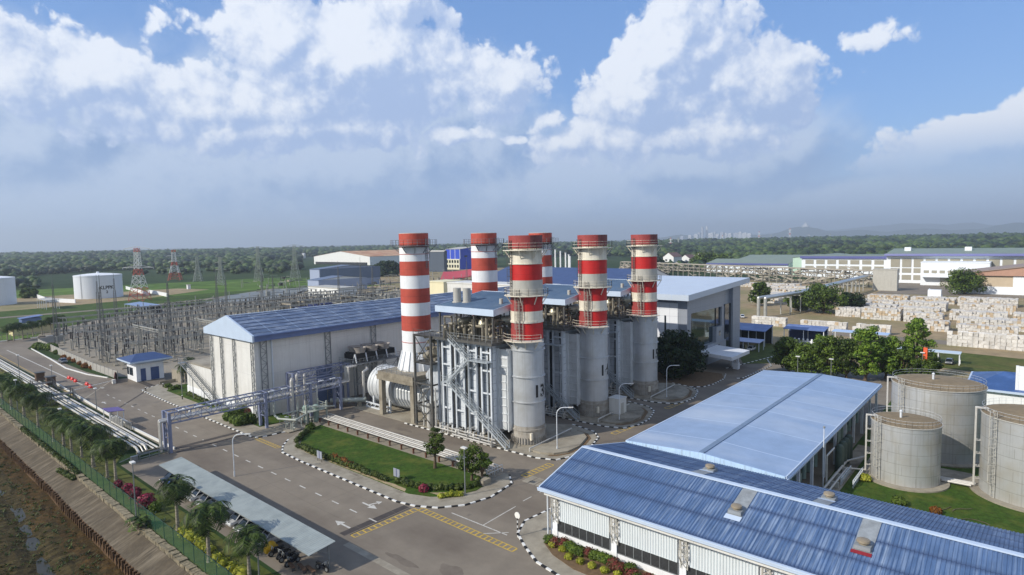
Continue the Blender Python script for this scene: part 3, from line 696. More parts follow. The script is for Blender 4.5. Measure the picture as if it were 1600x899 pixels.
    b.box(-.6, 17.8, 17.55, 4.6, 22.8, 17.68); b.box(-.6, 17.8, 12.3, 4.5, 22.7, 12.42)
    b.rail([(-.6, 22.7, 17.68), (-.6, 17.9, 17.68)], 1.1); b.rail([(-.6, 22.7, 12.42), (-.6, 17.9, 12.42)], 1.1)
    b.build('steel_tower', m_steeld, t)
    # pipes and small plant at the foot
    b = MB()
    for k in range(15):
        y = 3.2+k*.95; x = -.4+rr.uniform(-.4, .6); h = rr.uniform(.8, 2.6)
        b.tube([(x, y, .1), (x, y, h), (x+1.0, y, h)], rr.choice((.09, .13, .2)), n=7)
        if rr.random() < .6: b.ball((x, y, h*.7), .3, n=8)
    b.tube([(-.9, 1.6, .9), (-.9, 17, .9)], .12, n=7); b.tube([(-.6, 2, 1.3), (-.6, 16, 1.3)], .1, n=7); b.tube([(-1.1, 2.6, .5), (-1.1, 12, .5)], .16, n=7)
    for y in (2.4, 5.2, 8.2, 11): b.box(-1.25, y-.06, .1, -.4, y+.06, 1.2)
    b.cyl((.1, 19.5, .1), (.1, 19.5, 4.6), .55, n=14); b.tube([(.1, 18.2, .2), (.1, 18.2, 5.2), (.9, 18.2, 5.2)], .22); b.tube([(-.2, 20.8, .2), (-.2, 20.8, 7.2), (1.2, 20.8, 7.2)], .16); b.tube([(-.3, 17.2, .2), (-.3, 17.2, 8)], .18)
    b.build('foot_pipework', m_pipe, t, smooth=40)
    b = MB()
    for k in range(14):
        y = 17.6+rr.uniform(0, 5); z = rr.uniform(13, 17.2); x = rr.uniform(.2, 4)
        b.tube([(x, y, z), (x+rr.uniform(0, 2), y, z), (x+2, y-rr.uniform(1, 3), z+rr.uniform(-.5, 1.2))], rr.choice((.12, .2, .35)), n=7)
    b.cyl((1.6, 18.6, 14.6), (1.6, 21.6, 13.2), .9, n=16); b.cyl((3.2, 18.4, 15.2), (3.2, 21, 14.4), .7, n=16)
    b.build('tower_pipework', mat('deck_pipe', (0, 0, 0)), t, smooth=40)
    return t
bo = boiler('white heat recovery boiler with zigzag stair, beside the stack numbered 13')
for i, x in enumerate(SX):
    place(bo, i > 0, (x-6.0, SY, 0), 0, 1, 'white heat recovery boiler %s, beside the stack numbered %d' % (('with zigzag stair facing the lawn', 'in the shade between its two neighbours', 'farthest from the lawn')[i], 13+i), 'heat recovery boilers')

# gas turbine exhaust ducts and the concrete tables the bypass stacks stand on
def exhaust(label):
    t = thing('exhaust_duct', label, 'duct', (0, 0, 0), 'gas turbine exhaust ducts')
    b = MB(); b.cyl((5.6, 41.2, 4.6), (5.6, 33.2, 4.6), 4.0, n=40)
    for y in (40.6, 39.6, 38.2, 36.6, 35.2, 33.8): b.cyl((5.6, y, 4.6), (5.6, y-.16, 4.6), 4.1, n=40)
    b.cyl((5.6, 41.2, 4.6), (5.6, 42.2, 4.6), 4.0, 2.6, n=40)
    b.build('diffuser', m_duct, t, smooth=40)
    b = MB(); b.cyl((5.6, 33.0, 4.2), (5.6, 25.0, 4.2), 3.5, 3.0, n=12)
    for k in range(9):
        y = 32.6-k*.9; b.cyl((5.6, y, 4.2), (5.6, y-.2, 4.2), 3.75-.06*k, n=12)
    b.build('elbow_duct', m_duct, t)
    b = MB()
    for y in (40, 34.5):
        for x in (2.4, 8.8): b.box(x-.2, y-.2, 0, x+.2, y+.2, 3)
    b.beam((1.4, 41.5, 1.2), (1.4, 33, 1.2), .2, .3); b.beam((1.4, 41.5, .3), (1.4, 33, .3), .2, .3)
    for k in range(6): b.beam((1.4, 41.5-1.4*k, .3), (1.4, 40.8-1.4*k, 1.2), .12)
    b.build('cradle', m_steelw, t)
    b = MB(); b.cyl((5.6, 29.6, 6.5), (5.6, 29.6, 9.2), 2.4, 2.9, n=24); b.build('bypass_neck', m_duct, t, smooth=40)
    return t
ex = exhaust('x')
tb = thing('concrete_table', 'x', 'platform', (0, 0, 0), 'concrete tables under the bypass stacks')
b = MB()
for x in (.1, 11.2):
    for y in (24.0, 33.9): b.mark().box(x-.5, y-.5, 0, x+.5, y+.5, 8.1)
b.build_each('pillar', m_concd, tb)
b = MB(); b.box(-.7, 23.2, 8.1, 12.0, 34.8, 8.5); b.box(-.5, 23.5, 8.5, 11.8, 34.5, 9.2)
for x in (-.65, 11.35): b.box(x, 23.3, 7.5, x+.6, 34.7, 8.1)
dk = b.build('deck', m_concd, tb)
b = MB(); b.rail([(-.6, 23.4, 9.2), (-.6, 34.6, 9.2), (11.9, 34.6, 9.2)], 1.1, .03); b.build('railing', m_steel, dk)
for i, x in enumerate(SX):
    w = ('beside the lawn', 'in the middle', 'farthest away')[i]
    place(ex, i > 0, (x-6.0, SY, 0), 0, 1, 'large ribbed white gas turbine exhaust duct of the boiler with stack %d' % (13+i), 'gas turbine exhaust ducts')
    place(tb, i > 0, (x-6.0, SY, 0), 0, 1, 'weathered concrete table carrying the bypass stack of boiler %d' % (13+i), 'concrete tables under the bypass stacks')
# equipment box by stack 14, access stairs of 14, 15 stand with the boilers
t = thing('equipment_cabinet', 'pale grey equipment cabinet standing right of stack 14', 'cabinet', (103.6, 62.4, .13)); b = MB()
b.box(102.4, 61.2, .13, 105.0, 63.6, 3.4); b.box(102.3, 61.1, 3.4, 105.1, 63.7, 3.55); b.build('body', m_wallg, t)
b = MB(); b.box(102.9, 61.15, .3, 103.9, 61.2, 2.6); b.build('door', m_gry, t)
# ================================================================ TURBINE HALL
hall = thing('turbine_hall', 'long grey turbine hall with blue metal roof and white gable end', 'building', (57, 118.5, 0))
b = MB(); HX0, HX1, HY0, HY1 = 57, 168, 118.5, 139.5
b.extrude([(HY0, 0), (HY1, 0), (HY1, 16.6), (129, 19.6), (HY0, 16.6)], 'x', HX0, HX1)
b.build('wall', m_wallg, hall)
b = MB(); b.box(HX0-.03, 128.9, 1, HX0+.05, 129.0, 17); b.box(HX0-.06, HY0-.04, 0, HX0+.1, HY1+.04, 1.9)
b.build('gable_trim', m_whs, hall)
m_hroof = mat('hall_blue_roof', (84, 100, 128), .5, metal=.0, var=.14, scale=.35, dirt=(142, 154, 174), dirt_amt=.9, dirt_scale=.6, stretch=(.5, 2, 1), lines=((0, 6.2, .12, (150, 170, 195)),))
b = MB(); ov = .9
def roofslab(b, pts, th=.16, m=0):
    b.face(pts, m); b.face([(x, y, z-th) for x, y, z in pts][::-1], m)
    for i in range(len(pts)):
        p, q = pts[i], pts[(i+1) % len(pts)]; b.face([p, (p[0], p[1], p[2]-th), (q[0], q[1], q[2]-th), q], m)
rz = 20.4; ez = 17.15
roofslab(b, [(HX0-.6, HY0-ov, ez), (HX1+.5, HY0-ov, ez), (HX1+.5, 129, rz), (HX0-.6, 129, rz)])
roofslab(b, [(HX0-.6, 129, rz), (HX1+.5, 129, rz), (HX1+.5, HY1+ov, ez), (HX0-.6, HY1+ov, ez)])
for k in range(6):
    y = HY0-ov+1.2+k*1.75; z = ez+(y-HY0+ov)*(rz-ez)/(129-HY0+ov)
    b.beam((HX0, y, z+.05), (HX1, y, z+.05), .12, .1)
for k in range(90):
    x = HX0-.3+k*1.24; b.beam((x, HY0-ov, ez+.03), (x, 129, rz+.03), .07, .06)
rf = b.build('roof', m_hroof, hall, recalc=False)
b = MB(); b.beam((HX0-.6, 129, rz+.06), (HX1, 129, rz+.06), .5, .16); b.build('ridge_cap', m_pblue, rf)
b = MB()
b.extrude([(HY0-1.0, 15.9), (HY1+1.0, 15.9), (HY1+1.0, 17.2), (129, 20.6), (HY0-1.0, 17.2)], 'x', HX0-.75, HX0-.35)
b.build('gable_fascia', m_pblue, hall)
b = MB(); b.box(HX0-.35, HY0-1.0, 15.9, HX1+.4, HY0-.7, 16.95); b.box(HX0-.35, HY1+.7, 15.9, HX1+.4, HY1+1.0, 16.95); b.box(HX0-.3, HY0-1.3, 16.95, HX1+.3, HY0-.95, 17.2)
b.build('eaves_fascia', mat('eaves_blue', (92, 112, 156), .5, var=.1), hall)
b = MB()
for y in (138.6, 133.6, 127.6, 119.6): b.mark(); lattice_col(b, (HX0-.22, y, .2), (HX0-.22, y, 15.9), (0, -1, 0), 1.0, 1.1, .13)
for x in (58.2, 73.0, 85.3, 101.5, 116): b.mark(); lattice_col(b, (x, HY0-.22, .2), (x, HY0-.22, 15.9), (1, 0, 0), 1.3, 1.2, .14)
b.build_each('lattice_column', m_steel, hall)
b = MB()
for x in (60.6, 108.5): b.mark().cyl((x, HY0-.25, .3), (x, HY0-.25, 16.2), .16, n=8)
b.build_each('downpipe', m_steelw, hall)
b = MB(); b.mark().box(70.6, HY0-.05, 0, 74.6, HY0+.05, 8.2); b.mark().box(75.4, HY0-.08, 0, 77.4, HY0+.02, 3); b.build_each('door', mat('blue_grey_door', (86, 104, 138), .5, var=.05), hall)
b = MB(); b.tube([(97, HY0+3, 18.4), (97, HY0+3, 19.6), (97.8, HY0+2.4, 20.0)], .12); b.build('vent_pipe', m_steeld, rf)
# low annex on the gable side, with a stair up its wall
an = thing('hall_annex', 'low grey annex with white plinth at the end of the turbine hall', 'building', (57, 139.6, 0))
b = MB(); b.box(57.05, 139.6, 2.0, 75, 153.4, 7.6); b.build('wall', m_wallg, an)
b = MB(); b.box(56.98, 139.62, 0, 75.05, 153.5, 2.0); b.build('plinth', m_whs, an)
b = MB(); b.box(56.9, 139.7, 7.6, 75.2, 153.6, 7.9); b.box(57.5, 140.2, 7.9, 74.6, 153, 7.95); b.build('roof', m_conc, an)
for k in range(9): pass
b = MB(); stair(b, (55.9, 133.6, .3), (55.9, 152.6, 7.7), 1.2, (1, 0, 0)); b.box(55.2, 152.4, 7.6, 57, 154, 7.72); b.rail([(55.3, 152.4, 7.72), (55.3, 154, 7.72), (57, 154, 7.72)])
for y in (140, 146, 152.6): b.beam((55.4, y, 0), (55.4, y, .3+(y-133.6)*.39), .12)
tag(b.build('outside_stair', [m_steel, m_steeld], recalc=False, origin=(55.9, 143, 0)), 'long straight steel stair rising along the annex wall', 'stair')
# second hall roofline farther along and low plant houses behind, seen over the roof
def shed(name, label, cat, x0, y0, x1, y1, h, ridge, wall, roof, axis='x', group=None, ov=.5, fascia=None, parts=None):
    t = thing(name, label, cat, (x0, y0, 0), group); b = MB()
    if axis == 'x':
        ym = (y0+y1)/2; b.extrude([(y0, 0), (y1, 0), (y1, h), (ym, h+ridge), (y0, h)], 'x', x0, x1)
    else:
        xm = (x0+x1)/2; b.extrude([(x0, 0), (x1, 0), (x1, h), (xm, h+ridge), (x0, h)], 'y', y0, y1)
    b.build('wall', wall, t); b = MB(); z0 = h+.12; z1 = h+ridge+.3
    if axis == 'x':
        roofslab(b, [(x0-ov, y0-ov, z0), (x1+ov, y0-ov, z0), (x1+ov, ym, z1), (x0-ov, ym, z1)]); roofslab(b, [(x0-ov, ym, z1), (x1+ov, ym, z1), (x1+ov, y1+ov, z0), (x0-ov, y1+ov, z0)])
    else:
        roofslab(b, [(x0-ov, y0-ov, z0), (xm, y0-ov, z1), (xm, y1+ov, z1), (x0-ov, y1+ov, z0)]); roofslab(b, [(xm, y0-ov, z1), (x1+ov, y0-ov, z0), (x1+ov, y1+ov, z0), (xm, y1+ov, z1)])
    b.build('roof', roof, t, recalc=False)
    return t
def flat_block(name, label, cat, x0, y0, x1, y1, h, wall, roof=None, group=None, par=.5, z0=0):
    t = thing(name, label, cat, (x0, y0, z0), group); b = MB(); b.box(x0, y0, z0, x1, y1, h); b.build('wall', wall, t)
    b = MB(); b.box(x0-.25, y0-.25, h, x1+.25, y1+.25, h+par); b.box(x0+.3, y0+.3, h+par, x1-.3, y1-.3, h+par+.05); b.build('roof', roof or wall, t); return t
def windows(t, face, a0, a1, nz, zs, n, w, hgt, off, mg=None, frame=None, name='window'):
    """a row of windows on a wall: face = ('x', X) or ('y', Y), from a0 to a1"""
    for z in zs:
        for i in range(n):
            c = a0+(a1-a0)*(i+.5)/n; b = MB()
            if face[0] == 'x': b.box(face[1]+off, c-w/2, z, face[1]-off*.5, c+w/2, z+hgt)
            else: b.box(c-w/2, face[1]+off, z, c+w/2, face[1]-off*.5, z+hgt)
            b.build(name, mg or m_glass, t)
# ================================================================ AIR COOLER ON ITS RACK
ac = thing('air_cooler', 'bank of six round cooling fans on a steel rack before the hall', 'cooler', (82, 115, 0))
b = MB(); b.box(75.6, 111.6, 8.6, 88.4, 117.4, 8.8)
for x in (76, 80, 84, 88):
    for y in (112, 117): b.box(x-.15, y-.15, 0, x+.15, y+.15, 8.6)
for x in (76, 80, 84): b.beam((x, 112, 4.4), (x+4, 112, 8.5), .14); b.beam((x+4, 112, 4.4), (x, 112, 8.5), .14)
b.beam((76, 112, 4.4), (88, 112, 4.4), .2); b.build('rack', m_steel, ac)
b = MB(); b.rail([(75.7, 117.3, 8.8), (75.7, 111.7, 8.8), (88.3, 111.7, 8.8)], 1.1, .03); b.build('railing', m_steel, ac)
b = MB(); b.box(76.6, 112.6, 9.6, 87.6, 116.6, 10.7); b.box(77, 112.4, 10.7, 87.4, 116.8, 10.95)
b.build('coil', m_dark, ac)
b = MB()
for x in (76.6, 79.4, 82.2, 85, 87.6):
    b.mark().beam((x, 112.5, 10.9), (x, 111.9, 9.0), .2); b.beam((x, 112.5, 10.9), (x, 113.4, 8.9), .14)
b.build_each('strut', m_steelw, ac)
for i in range(3):
    for y in (113.6, 115.7):
        b = MB(); x = 78.7+i*3.3; b.lathe(x, y, [(1.15, 10.95), (1.2, 11.5), (1.45, 12.1), (1.3, 12.1), (1.1, 11.5)], 24, cap=False); b.cyl((x, y, 11.2), (x, y, 11.5), .3, n=10)
        for k in range(5):
            a = k*2*PI/5; b.beam((x, y, 11.4), (x+1.05*math.cos(a), y+1.05*math.sin(a), 11.45), .25, .05)
        b.build('fan', mat('fan_cowl', (150, 144, 138), .6, var=.15, scale=1), ac, smooth=40)
# ================================================================ PIPE BRIDGE OVER THE ROAD
pb = thing('pipe_bridge', 'blue grey lattice pipe bridge spanning the road beside the hall', 'pipe bridge', (38, 112, 0))
def truss(b, x0, x1, y, zb, zt, step=1.7, t=.18):
    n = int((x1-x0)/step)
    b.beam((x0, y, zb), (x1, y, zb), t, t*1.3); b.beam((x0, y, zt), (x1, y, zt), t, t*1.3)
    for i in range(n):
        a = x0+(x1-x0)*i/n; c = x0+(x1-x0)*(i+1)/n
        b.beam((a, y, zb), (a, y, zt), t*.55); b.beam((a, y, zb), (c, y, zt), t*.55) if i % 2 == 0 else b.beam((a, y, zt), (c, y, zb), t*.55)
b = MB()
for y in (110.8, 113.2): truss(b, 37.9, 71.5, y, 5.1, 6.9)
for i in range(20): x = 38+i*1.75; b.beam((x, 110.8, 5.1), (x, 113.2, 5.1), .12); b.beam((x, 110.8, 6.9), (x, 113.2, 6.9), .12)
b.build('truss', m_bsteel, pb)
b = MB()
for x in (37.9, 55.0, 64.5, 71.5):
    for y in (110.8, 113.2): b.mark().box(x-.24, y-.24, 0, x+.24, y+.24, 7.0)
for x in (37.9, 55.0, 64.5, 71.5):
    b.mark(); b.beam((x, 110.8, 2.4), (x, 113.2, 4.9), .14); b.beam((x, 113.2, 2.4), (x, 110.8, 4.9), .14); b.beam((x, 110.8, 2.4), (x, 113.2, 2.4), .14)
for o in b.build_each('leg', m_bsteel, pb)[8:]: o.name = 'leg_brace'
b = MB()
for i in range(12): x = 39.5+i*2.7; b.box(x-.15, 110.4, 7.02, x+.95, 110.75, 7.2)
b.build('cable_tray', m_steelw, pb)
# pipes carried by the bridge
b = MB()
for y, r_ in ((111.3, .2), (111.9, .15), (112.5, .22)):
    b.tube([(36.6+(.3 if y > 112 else 0), y-.1, .5), (36.6+(.3 if y > 112 else 0), y-.1, 5.6), (38, y, 5.6), (74, y, 5.6), (74, y, 8.6), (76, y, 8.6)], r_, n=10)
tag(b.build('bridge_pipe', m_pipe, smooth=40, origin=(37, 112, 0)), 'pale insulated pipes running through the blue grey bridge', 'pipes')
# second bridge span up to the boilers
pb2 = thing('pipe_bridge', 'higher grey blue pipe bridge between the hall wall and the air cooler', 'pipe bridge', (64, 114.6, 0)); b = MB()
for y in (113.8, 116.2): truss(b, 62.5, 76, y, 7.3, 8.9)
for i in range(8): x = 62.5+i*1.9; b.beam((x, 113.8, 8.9), (x, 116.2, 8.9), .12)
b.build('truss', m_bsteel, pb2); b = MB()
for x in (62.5, 75.4):
    for y in (113.8, 116.2): b.mark().box(x-.2, y-.2, 0, x+.2, y+.2, 8.9)
b.build_each('leg', m_bsteel, pb2)
b = MB()
for x, y, r_, zt in ((60.6, 111.0, .42, 8.2), (62.0, 111.5, .28, 8.9), (64.2, 112.4, .3, 8.4), (65.6, 110.2, .2, 6.0)):
    b.tube([(x, y, .4), (x, y, zt), (x+.9, y+1.4, zt)], r_*.8, n=12)
b.tube([(60.6, 111, .5), (60.2, 107.5, .9)], .3)
tag(b.build('riser_pipe', m_pipe, smooth=40, origin=(62, 111, 0)), 'tall insulated pipe risers beside the valve skid', 'pipes')
t = thing('horizontal_vessel', 'pale grey horizontal vessel on the ground before the hall', 'vessel', (74.6, 111, 0)); b = MB()
b.cyl((71.2, 114.2, 1.5), (76.2, 108.6, 1.5), .5, n=18); b.cyl((76.2, 108.6, 1.5), (76.28, 108.5, 1.5), .65, n=18); b.build('shell', m_pipeg, t, smooth=40)
b = MB(); b.mark().box(71.9, 112.6, 0, 72.5, 113.4, 1.1); b.mark().box(75, 109.2, 0, 75.6, 109.9, 1.1); b.build_each('saddle', m_conc, t)
b = MB(); b.tube([(76.4, 109.4, 1.8), (76.4, 109.4, 7.4), (78.4, 110.6, 7.6), (79, 113, 8.4)], .28, n=10); tag(b.build('vent_riser', m_pipe, smooth=40, origin=(76.4, 109.4, 0)), 'white insulated riser pipe beside the horizontal vessel', 'pipe')
# valve skid at the corner of the lawn island
vs = thing('valve_skid', 'pale green gas valve skid with filters at the lawn corner', 'pipework', (60, 107.4, 0)); rr = random.Random(11)
b = MB(); b.tube([(56.0, 109.6, 2.6), (55.6, 107.2, 2.4), (57.2, 103.8, 2.4), (61.5, 106.6, 2.4)], .2, n=12); b.tube([(57.6, 109.4, 2.5), (61, 109.0, 2.5)], .16, n=10); b.tube([(61.5, 106.4, 3.6), (64.6, 104.9, 3.2), (67.2, 106.6, 2.4)], .18, n=10); b.tube([(56, 109.6, 2.6), (56, 109.6, 5)], .18)
for k in range(22):
    x = rr.uniform(56.6, 64.5); y = rr.uniform(104.6, 109.4); h = rr.uniform(.6, 2.3); b.tube([(x, y, .1), (x, y, h), (x+rr.uniform(-1, 1), y+rr.uniform(-1, 1), h)], rr.choice((.05, .08, .12)), n=7)
    if k % 2: b.ball((x, y, h), .18, n=8); b.cyl((x, y, h), (x, y, h+.5), .06, n=6); b.cyl((x, y, h+.5), (x, y, h+.56), .25, n=10)
b.build('pipework', m_pipeg, vs, smooth=40)
b = MB()
for x, y in ((61.6, 107.8), (63.2, 106.8)):
    b.mark(); b.cyl((x, y, .2), (x, y, 3.0), .55, n=16); b.cyl((x, y, 3.0), (x, y, 3.35), .7, n=16); b.ball((x, y, 3.35), .6, n=12, sz=.5)
b.build_each('filter', m_green, vs, smooth=40)
b = MB(); b.box(60.4, 105.6, 2.55, 65, 109, 2.65)
for x in (60.5, 64.9):
    for y in (105.7, 108.9): b.box(x-.14, y-.14, 0, x+.14, y+.14, 4.2)
b.rail([(60.4, 105.6, 2.65), (65, 105.6, 2.65), (65, 109, 2.65)], 1, .03); b.build('platform', m_pipeg, vs)
b = MB(); b.prism([(56, 104.4), (65.4, 104.4), (65.4, 110), (56, 110)], .15, .24); b.build('base_slab', m_conc, vs)
# pipe run along the lawn
pr_ = thing('pipe_run', 'row of parallel white pipes on low sleepers along the lawn', 'pipes', (64.6, 82, 0)); b = MB()
for i, r_ in enumerate((.13, .09, .15, .09, .13)):
    x = 63.4+i*.6; b.mark(); b.tube([(x, 60.6, .2), (x, 60.6, 1.2), (x, 106.4, 1.2)], r_, n=8)
b.build_each('pipe', m_pipe, pr_, smooth=40); b = MB()
for i in range(15): y = 61.4+i*3.15; b.mark(); b.box(63.0, y-.1, .82, 66.2, y+.1, 1.0); b.box(63.05, y-.1, .15, 63.3, y+.1, .82); b.box(65.9, y-.1, .15, 66.15, y+.1, .82)
b.build_each('sleeper', mat('rusty_steel', (98, 62, 44), .8, var=.3, scale=2), pr_)
b = MB(); b.rail([(62.9, 60.2, .17), (66.4, 60.2, .17)], 1.1); b.build('railing', m_steelw, pr_)
b = MB(); b.box(60.5, 58.6, .15, 62.1, 60.2, .9); tag(b.build('concrete_block', m_conc, origin=(61, 59, .15)), 'grey concrete block at the end of the pipe run', 'block')
# main pipe rack along the road, west side
pk = thing('pipe_rack', 'long rack of white insulated pipes beside the main road', 'pipes', (36, 180, 0)); b = MB()
for i, (x, r_) in enumerate(((33.9, .2), (34.6, .13), (35.25, .22), (35.95, .13), (36.6, .17))):
    b.mark(); b.tube([(x+.4*(i > 2), 113.4+.4*i, .5), (x, 115, 1.15), (x, 300, 1.15)] if i < 3 else [(x, 112.8, .9), (x, 300, .9)], r_, n=9)
b.build_each('pipe', m_pipe, pk, smooth=40); b = MB()
for i in range(38): y = 114+i*4.9; b.mark(); b.box(33.6, y-.12, .4, 37, y+.12, .6); b.box(33.7, y-.12, 0, 34, y+.12, .4); b.box(36.6, y-.12, 0, 36.9, y+.12, .4)
b.build_each('sleeper', m_concd, pk)
def crossover(x, y, label):
    t = thing('pipe_stile', label, 'steps', (x, y, 0), 'steel step-overs across the pipe rack'); b = MB()
    b.box(x-2.0, y-1, 2.0, x+2.0, y+1, 2.12)
    for sx in (-2, 2):
        for sy in (-1, 1): b.box(x+sx-.08, y+sy-.08, 0, x+sx+.08, y+sy+.08, 3.1)
    for sy in (-1, 1): b.beam((x-2, y+sy, 3.1), (x+2, y+sy, 3.1), .08); b.beam((x-2, y+sy, 2.6), (x+2, y+sy, 2.6), .06)
    b.build('deck', m_steeld, t); b = MB(); stair(b, (x-3.4, y, .1), (x-2, y, 2.1), 1.4, (0, 1, 0)); stair(b, (x+3.2, y, .1), (x+2, y, 2.1), 1.4, (0, 1, 0)); b.build('steps', m_steel, t, recalc=False)
crossover(35.2, 186, 'grey steel step-over across the pipes near the gate'); crossover(35.2, 168, 'steel step-over across the pipes, opposite the guard booth')
t = thing('pump_station', 'pipes and valves under a small purple canopy beside the road', 'pump station', (37, 138, 0)); b = MB(); rr = random.Random(5)
for k in range(9): y = 131+k*.9; b.mark(); b.tube([(36.6, y, .6), (36.6, y, R(1.6, 2.6)), (38.0, y, 1.4), (38, y, .2)], .16, n=8)
b.mark(); b.cyl((37.4, 131, 1.7), (37.4, 136, 1.7), .35, n=12); b.build_each('pipework', m_pipe, t, smooth=40); b = MB()
roofslab(b, [(36.2, 137.4, 3.0), (39.0, 137.4, 2.7), (39.0, 141.6, 2.7), (36.2, 141.6, 3.0)], .08); b.build('canopy', mat('purple_sheet', (98, 84, 140), .6, var=.08), t, recalc=False); b = MB()
for x in (36.4, 38.8):
    for y in (137.6, 141.4): b.mark().box(x-.06, y-.06, 0, x+.06, y+.06, 2.75)
b.build_each('post', m_steelw, t)
b = MB(); b.tube([(30.4, 111.5, .4), (33.4, 111.8, .9), (38, 111.4, .9)], .08); b.rail([(33, 110.4, 0), (37.4, 110.6, 0)], 1.1, .05); b.box(31.8, 110.4, 0, 32.8, 111, 1.1)
tag(b.build('safety_rail', m_steel, origin=(35, 110.5, 0)), 'grey steel rail at the foot of the pipe bridge', 'railing')
# ================================================================ BLUE ROOFED WAREHOUSE (near) AND PALE ROOFED WORKSHOP
WX0, WX1, WY0, WY1 = 55.2, 73.2, -46.0, 42.4
wh = thing('warehouse', 'near warehouse with weathered blue corrugated roof and white ribbed wall', 'building', (WX0, 0, 0))
b = MB(); b.extrude([(WX0, 0), (WX1, 0), (WX1, 5.9), (64, 7.7), (WX0, 5.9)], 'y', WY0, WY1); b.build('wall', m_whs, wh)
m_wroof = mat('weathered_blue_roof', (78, 103, 140), .55, metal=.0, var=.2, scale=.5, dirt=(150, 167, 190), dirt_amt=.85, dirt_scale=1.0, stretch=(.16, 3.2, .16), patch=.06, lines=((0, 3.0, .5, (68, 86, 118)), (0, 3.0, .06, (50, 66, 98))), spec=.35)
def corr(b, xa, za, xb, zb, y0, y1, pitch=.32, h=.055, th=.1):
    n = int((y1-y0)/pitch); k = 0
    for i in range(n):
        y = y0+(y1-y0)*i/n; d = (y1-y0)/n
        seg = ((0, 0), (.35, 0), (.5, h), (.85, h), (1, 0))
        for (a, ha), (c, hc) in zip(seg, seg[1:]):
            b.face([(xa, y+d*a, za+ha), (xb, y+d*a, zb+ha), (xb, y+d*c, zb+hc), (xa, y+d*c, za+hc)])
    b.face([(xa, y0, za-th), (xb, y0, zb-th), (xb, y1, zb-th), (xa, y1, za-th)])
b = MB(); ex0, ex1, ez, rx, rz_ = 53.9, 73.7, 6.25, 63.0, 8.55
corr(b, ex0, ez, rx, rz_, WY0, WY1+.6); corr(b, rx, rz_, ex1, ez, WY0, WY1+.6)
rf = b.build('roof', m_wroof, wh, recalc=False)
b = MB(); b.beam((rx, WY0, rz_+.08), (rx, WY1+.6, rz_+.08), .55, .14); b.build('ridge_cap', m_pblue, rf)
b = MB(); b.extrude([(ex0, ez-.35), (rx, rz_-.3), (ex1, ez-.35), (ex1, ez+.1), (rx, rz_+.14), (ex0, ez+.1)], 'y', WY1+.6, WY1+.75); b.build('gable_trim', m_pblue, wh)
b = MB(); b.box(ex0-.35, WY0, ez-.3, ex0+.02, WY1+.7, ez+.02); b.box(ex0-.42, WY0, ez-.06, ex0-.3, WY1+.7, ez+.1); b.build('gutter', m_pblue, wh)
b = MB(); b.box(ex0, WY0, ez-.75, ex0+.25, WY1, ez-.3); b.box(WX0-.35, WY0, ez-.9, WX0-.1, WY1, ez-.55); b.build('eaves_beam', m_wallg, wh)
# cladding panels (ribbed), window band, plinth, lattice columns, every bay
m_panel = mat('ribbed_white_panel', (214, 221, 224), .5, var=.04, scale=.5, streak=.12)
bay = 8.0; by = WY1-.3
bays = []
while by-bay > WY0: bays.append((by-bay, by)); by -= bay
for (y0, y1) in bays:
    b = MB(); n = 22; yy0, yy1 = y0+.2, y1-1.15
    for i in range(n):
        a = yy0+(yy1-yy0)*i/n; d = (yy1-yy0)/n
        b.face([(WX0-.22, a, 2.35), (WX0-.22, a+d*.55, 2.35), (WX0-.22, a+d*.55, 5.5), (WX0-.22, a, 5.5)])
        b.face([(WX0-.22, a+d*.55, 2.35), (WX0-.11, a+d*.7, 2.35), (WX0-.11, a+d*.7, 5.5), (WX0-.22, a+d*.55, 5.5)])
        b.face([(WX0-.11, a+d*.7, 2.35), (WX0-.22, a+d, 2.35), (WX0-.22, a+d, 5.5), (WX0-.11, a+d*.7, 5.5)])
    b.face([(WX0-.22, yy0, 5.5), (WX0-.22, yy1, 5.5), (WX0, yy1, 5.5), (WX0, yy0, 5.5)]); b.face([(WX0-.22, yy0, 2.35), (WX0-.22, yy1, 2.35), (WX0, yy1, 2.35), (WX0, yy0, 2.35)])
    b.build('wall_panel', m_panel, wh, recalc=False)
    b = MB(); lattice_col(b, (WX0-.3, y1-.95, 2.0), (WX0-.3, y1-.95, 5.6), (0, 1, 0), .72, .55, .1)
    lattice_col(b, (WX0-.75, y1-.95, 3.4), (WX0-.45, y1-.95, 5.7), (0, 1, 0), .72, .6, .08); b.beam((WX0-.75, y1-.95, 3.4), (WX0-.1, y1-.95, 2.2), .08); b.beam((WX0-.75, y1-.23, 3.4), (WX0-.1, y1-.23, 2.2), .08)
    b.build('lattice_column', m_gry, wh)
    b = MB(); b.box(WX0-.04, y0+.15, .95, WX0+.1, y1-.75, 2.3)
    w = b.build('window', mat('louvre_dark', (58, 60, 62), .5, var=.3, scale=3, lines=((2, .16, .03, (26, 28, 30)),)), wh)
    b = MB()
    for i in range(8): a = y0+.15+(y1-.9-y0)*i/7; b.box(WX0-.1, a-.04, .95, WX0-.02, a+.04, 2.3)
    b.box(WX0-.1, y0+.15, .9, WX0-.02, y1-.75, .98); b.build('mullion', m_steel, w)
    b = MB(); b.box(WX0-.2, y1-.75, 0.1, WX0+.02, y1-.3, 2.4); b.build('pilaster', m_whs, wh)
b = MB(); b.box(WX0-.08, WY0, 0.1, WX0+.02, WY1+.02, .92); b.build('plinth', m_whs, wh)
b = MB(); b.cyl((WX0-.5, WY1+.1, .2), (WX0-.5, WY1+.1, 5.9), .1, n=8); b.build('downpipe', m_steelw, wh)
b = MB(); b.tube([(WX0-.25, 13.8, 3.7), (WX0-.6, 13.8, 3.8), (WX0-.7, 13.8, 3.6)], .12); b.build('wall_lamp', m_steel, wh)
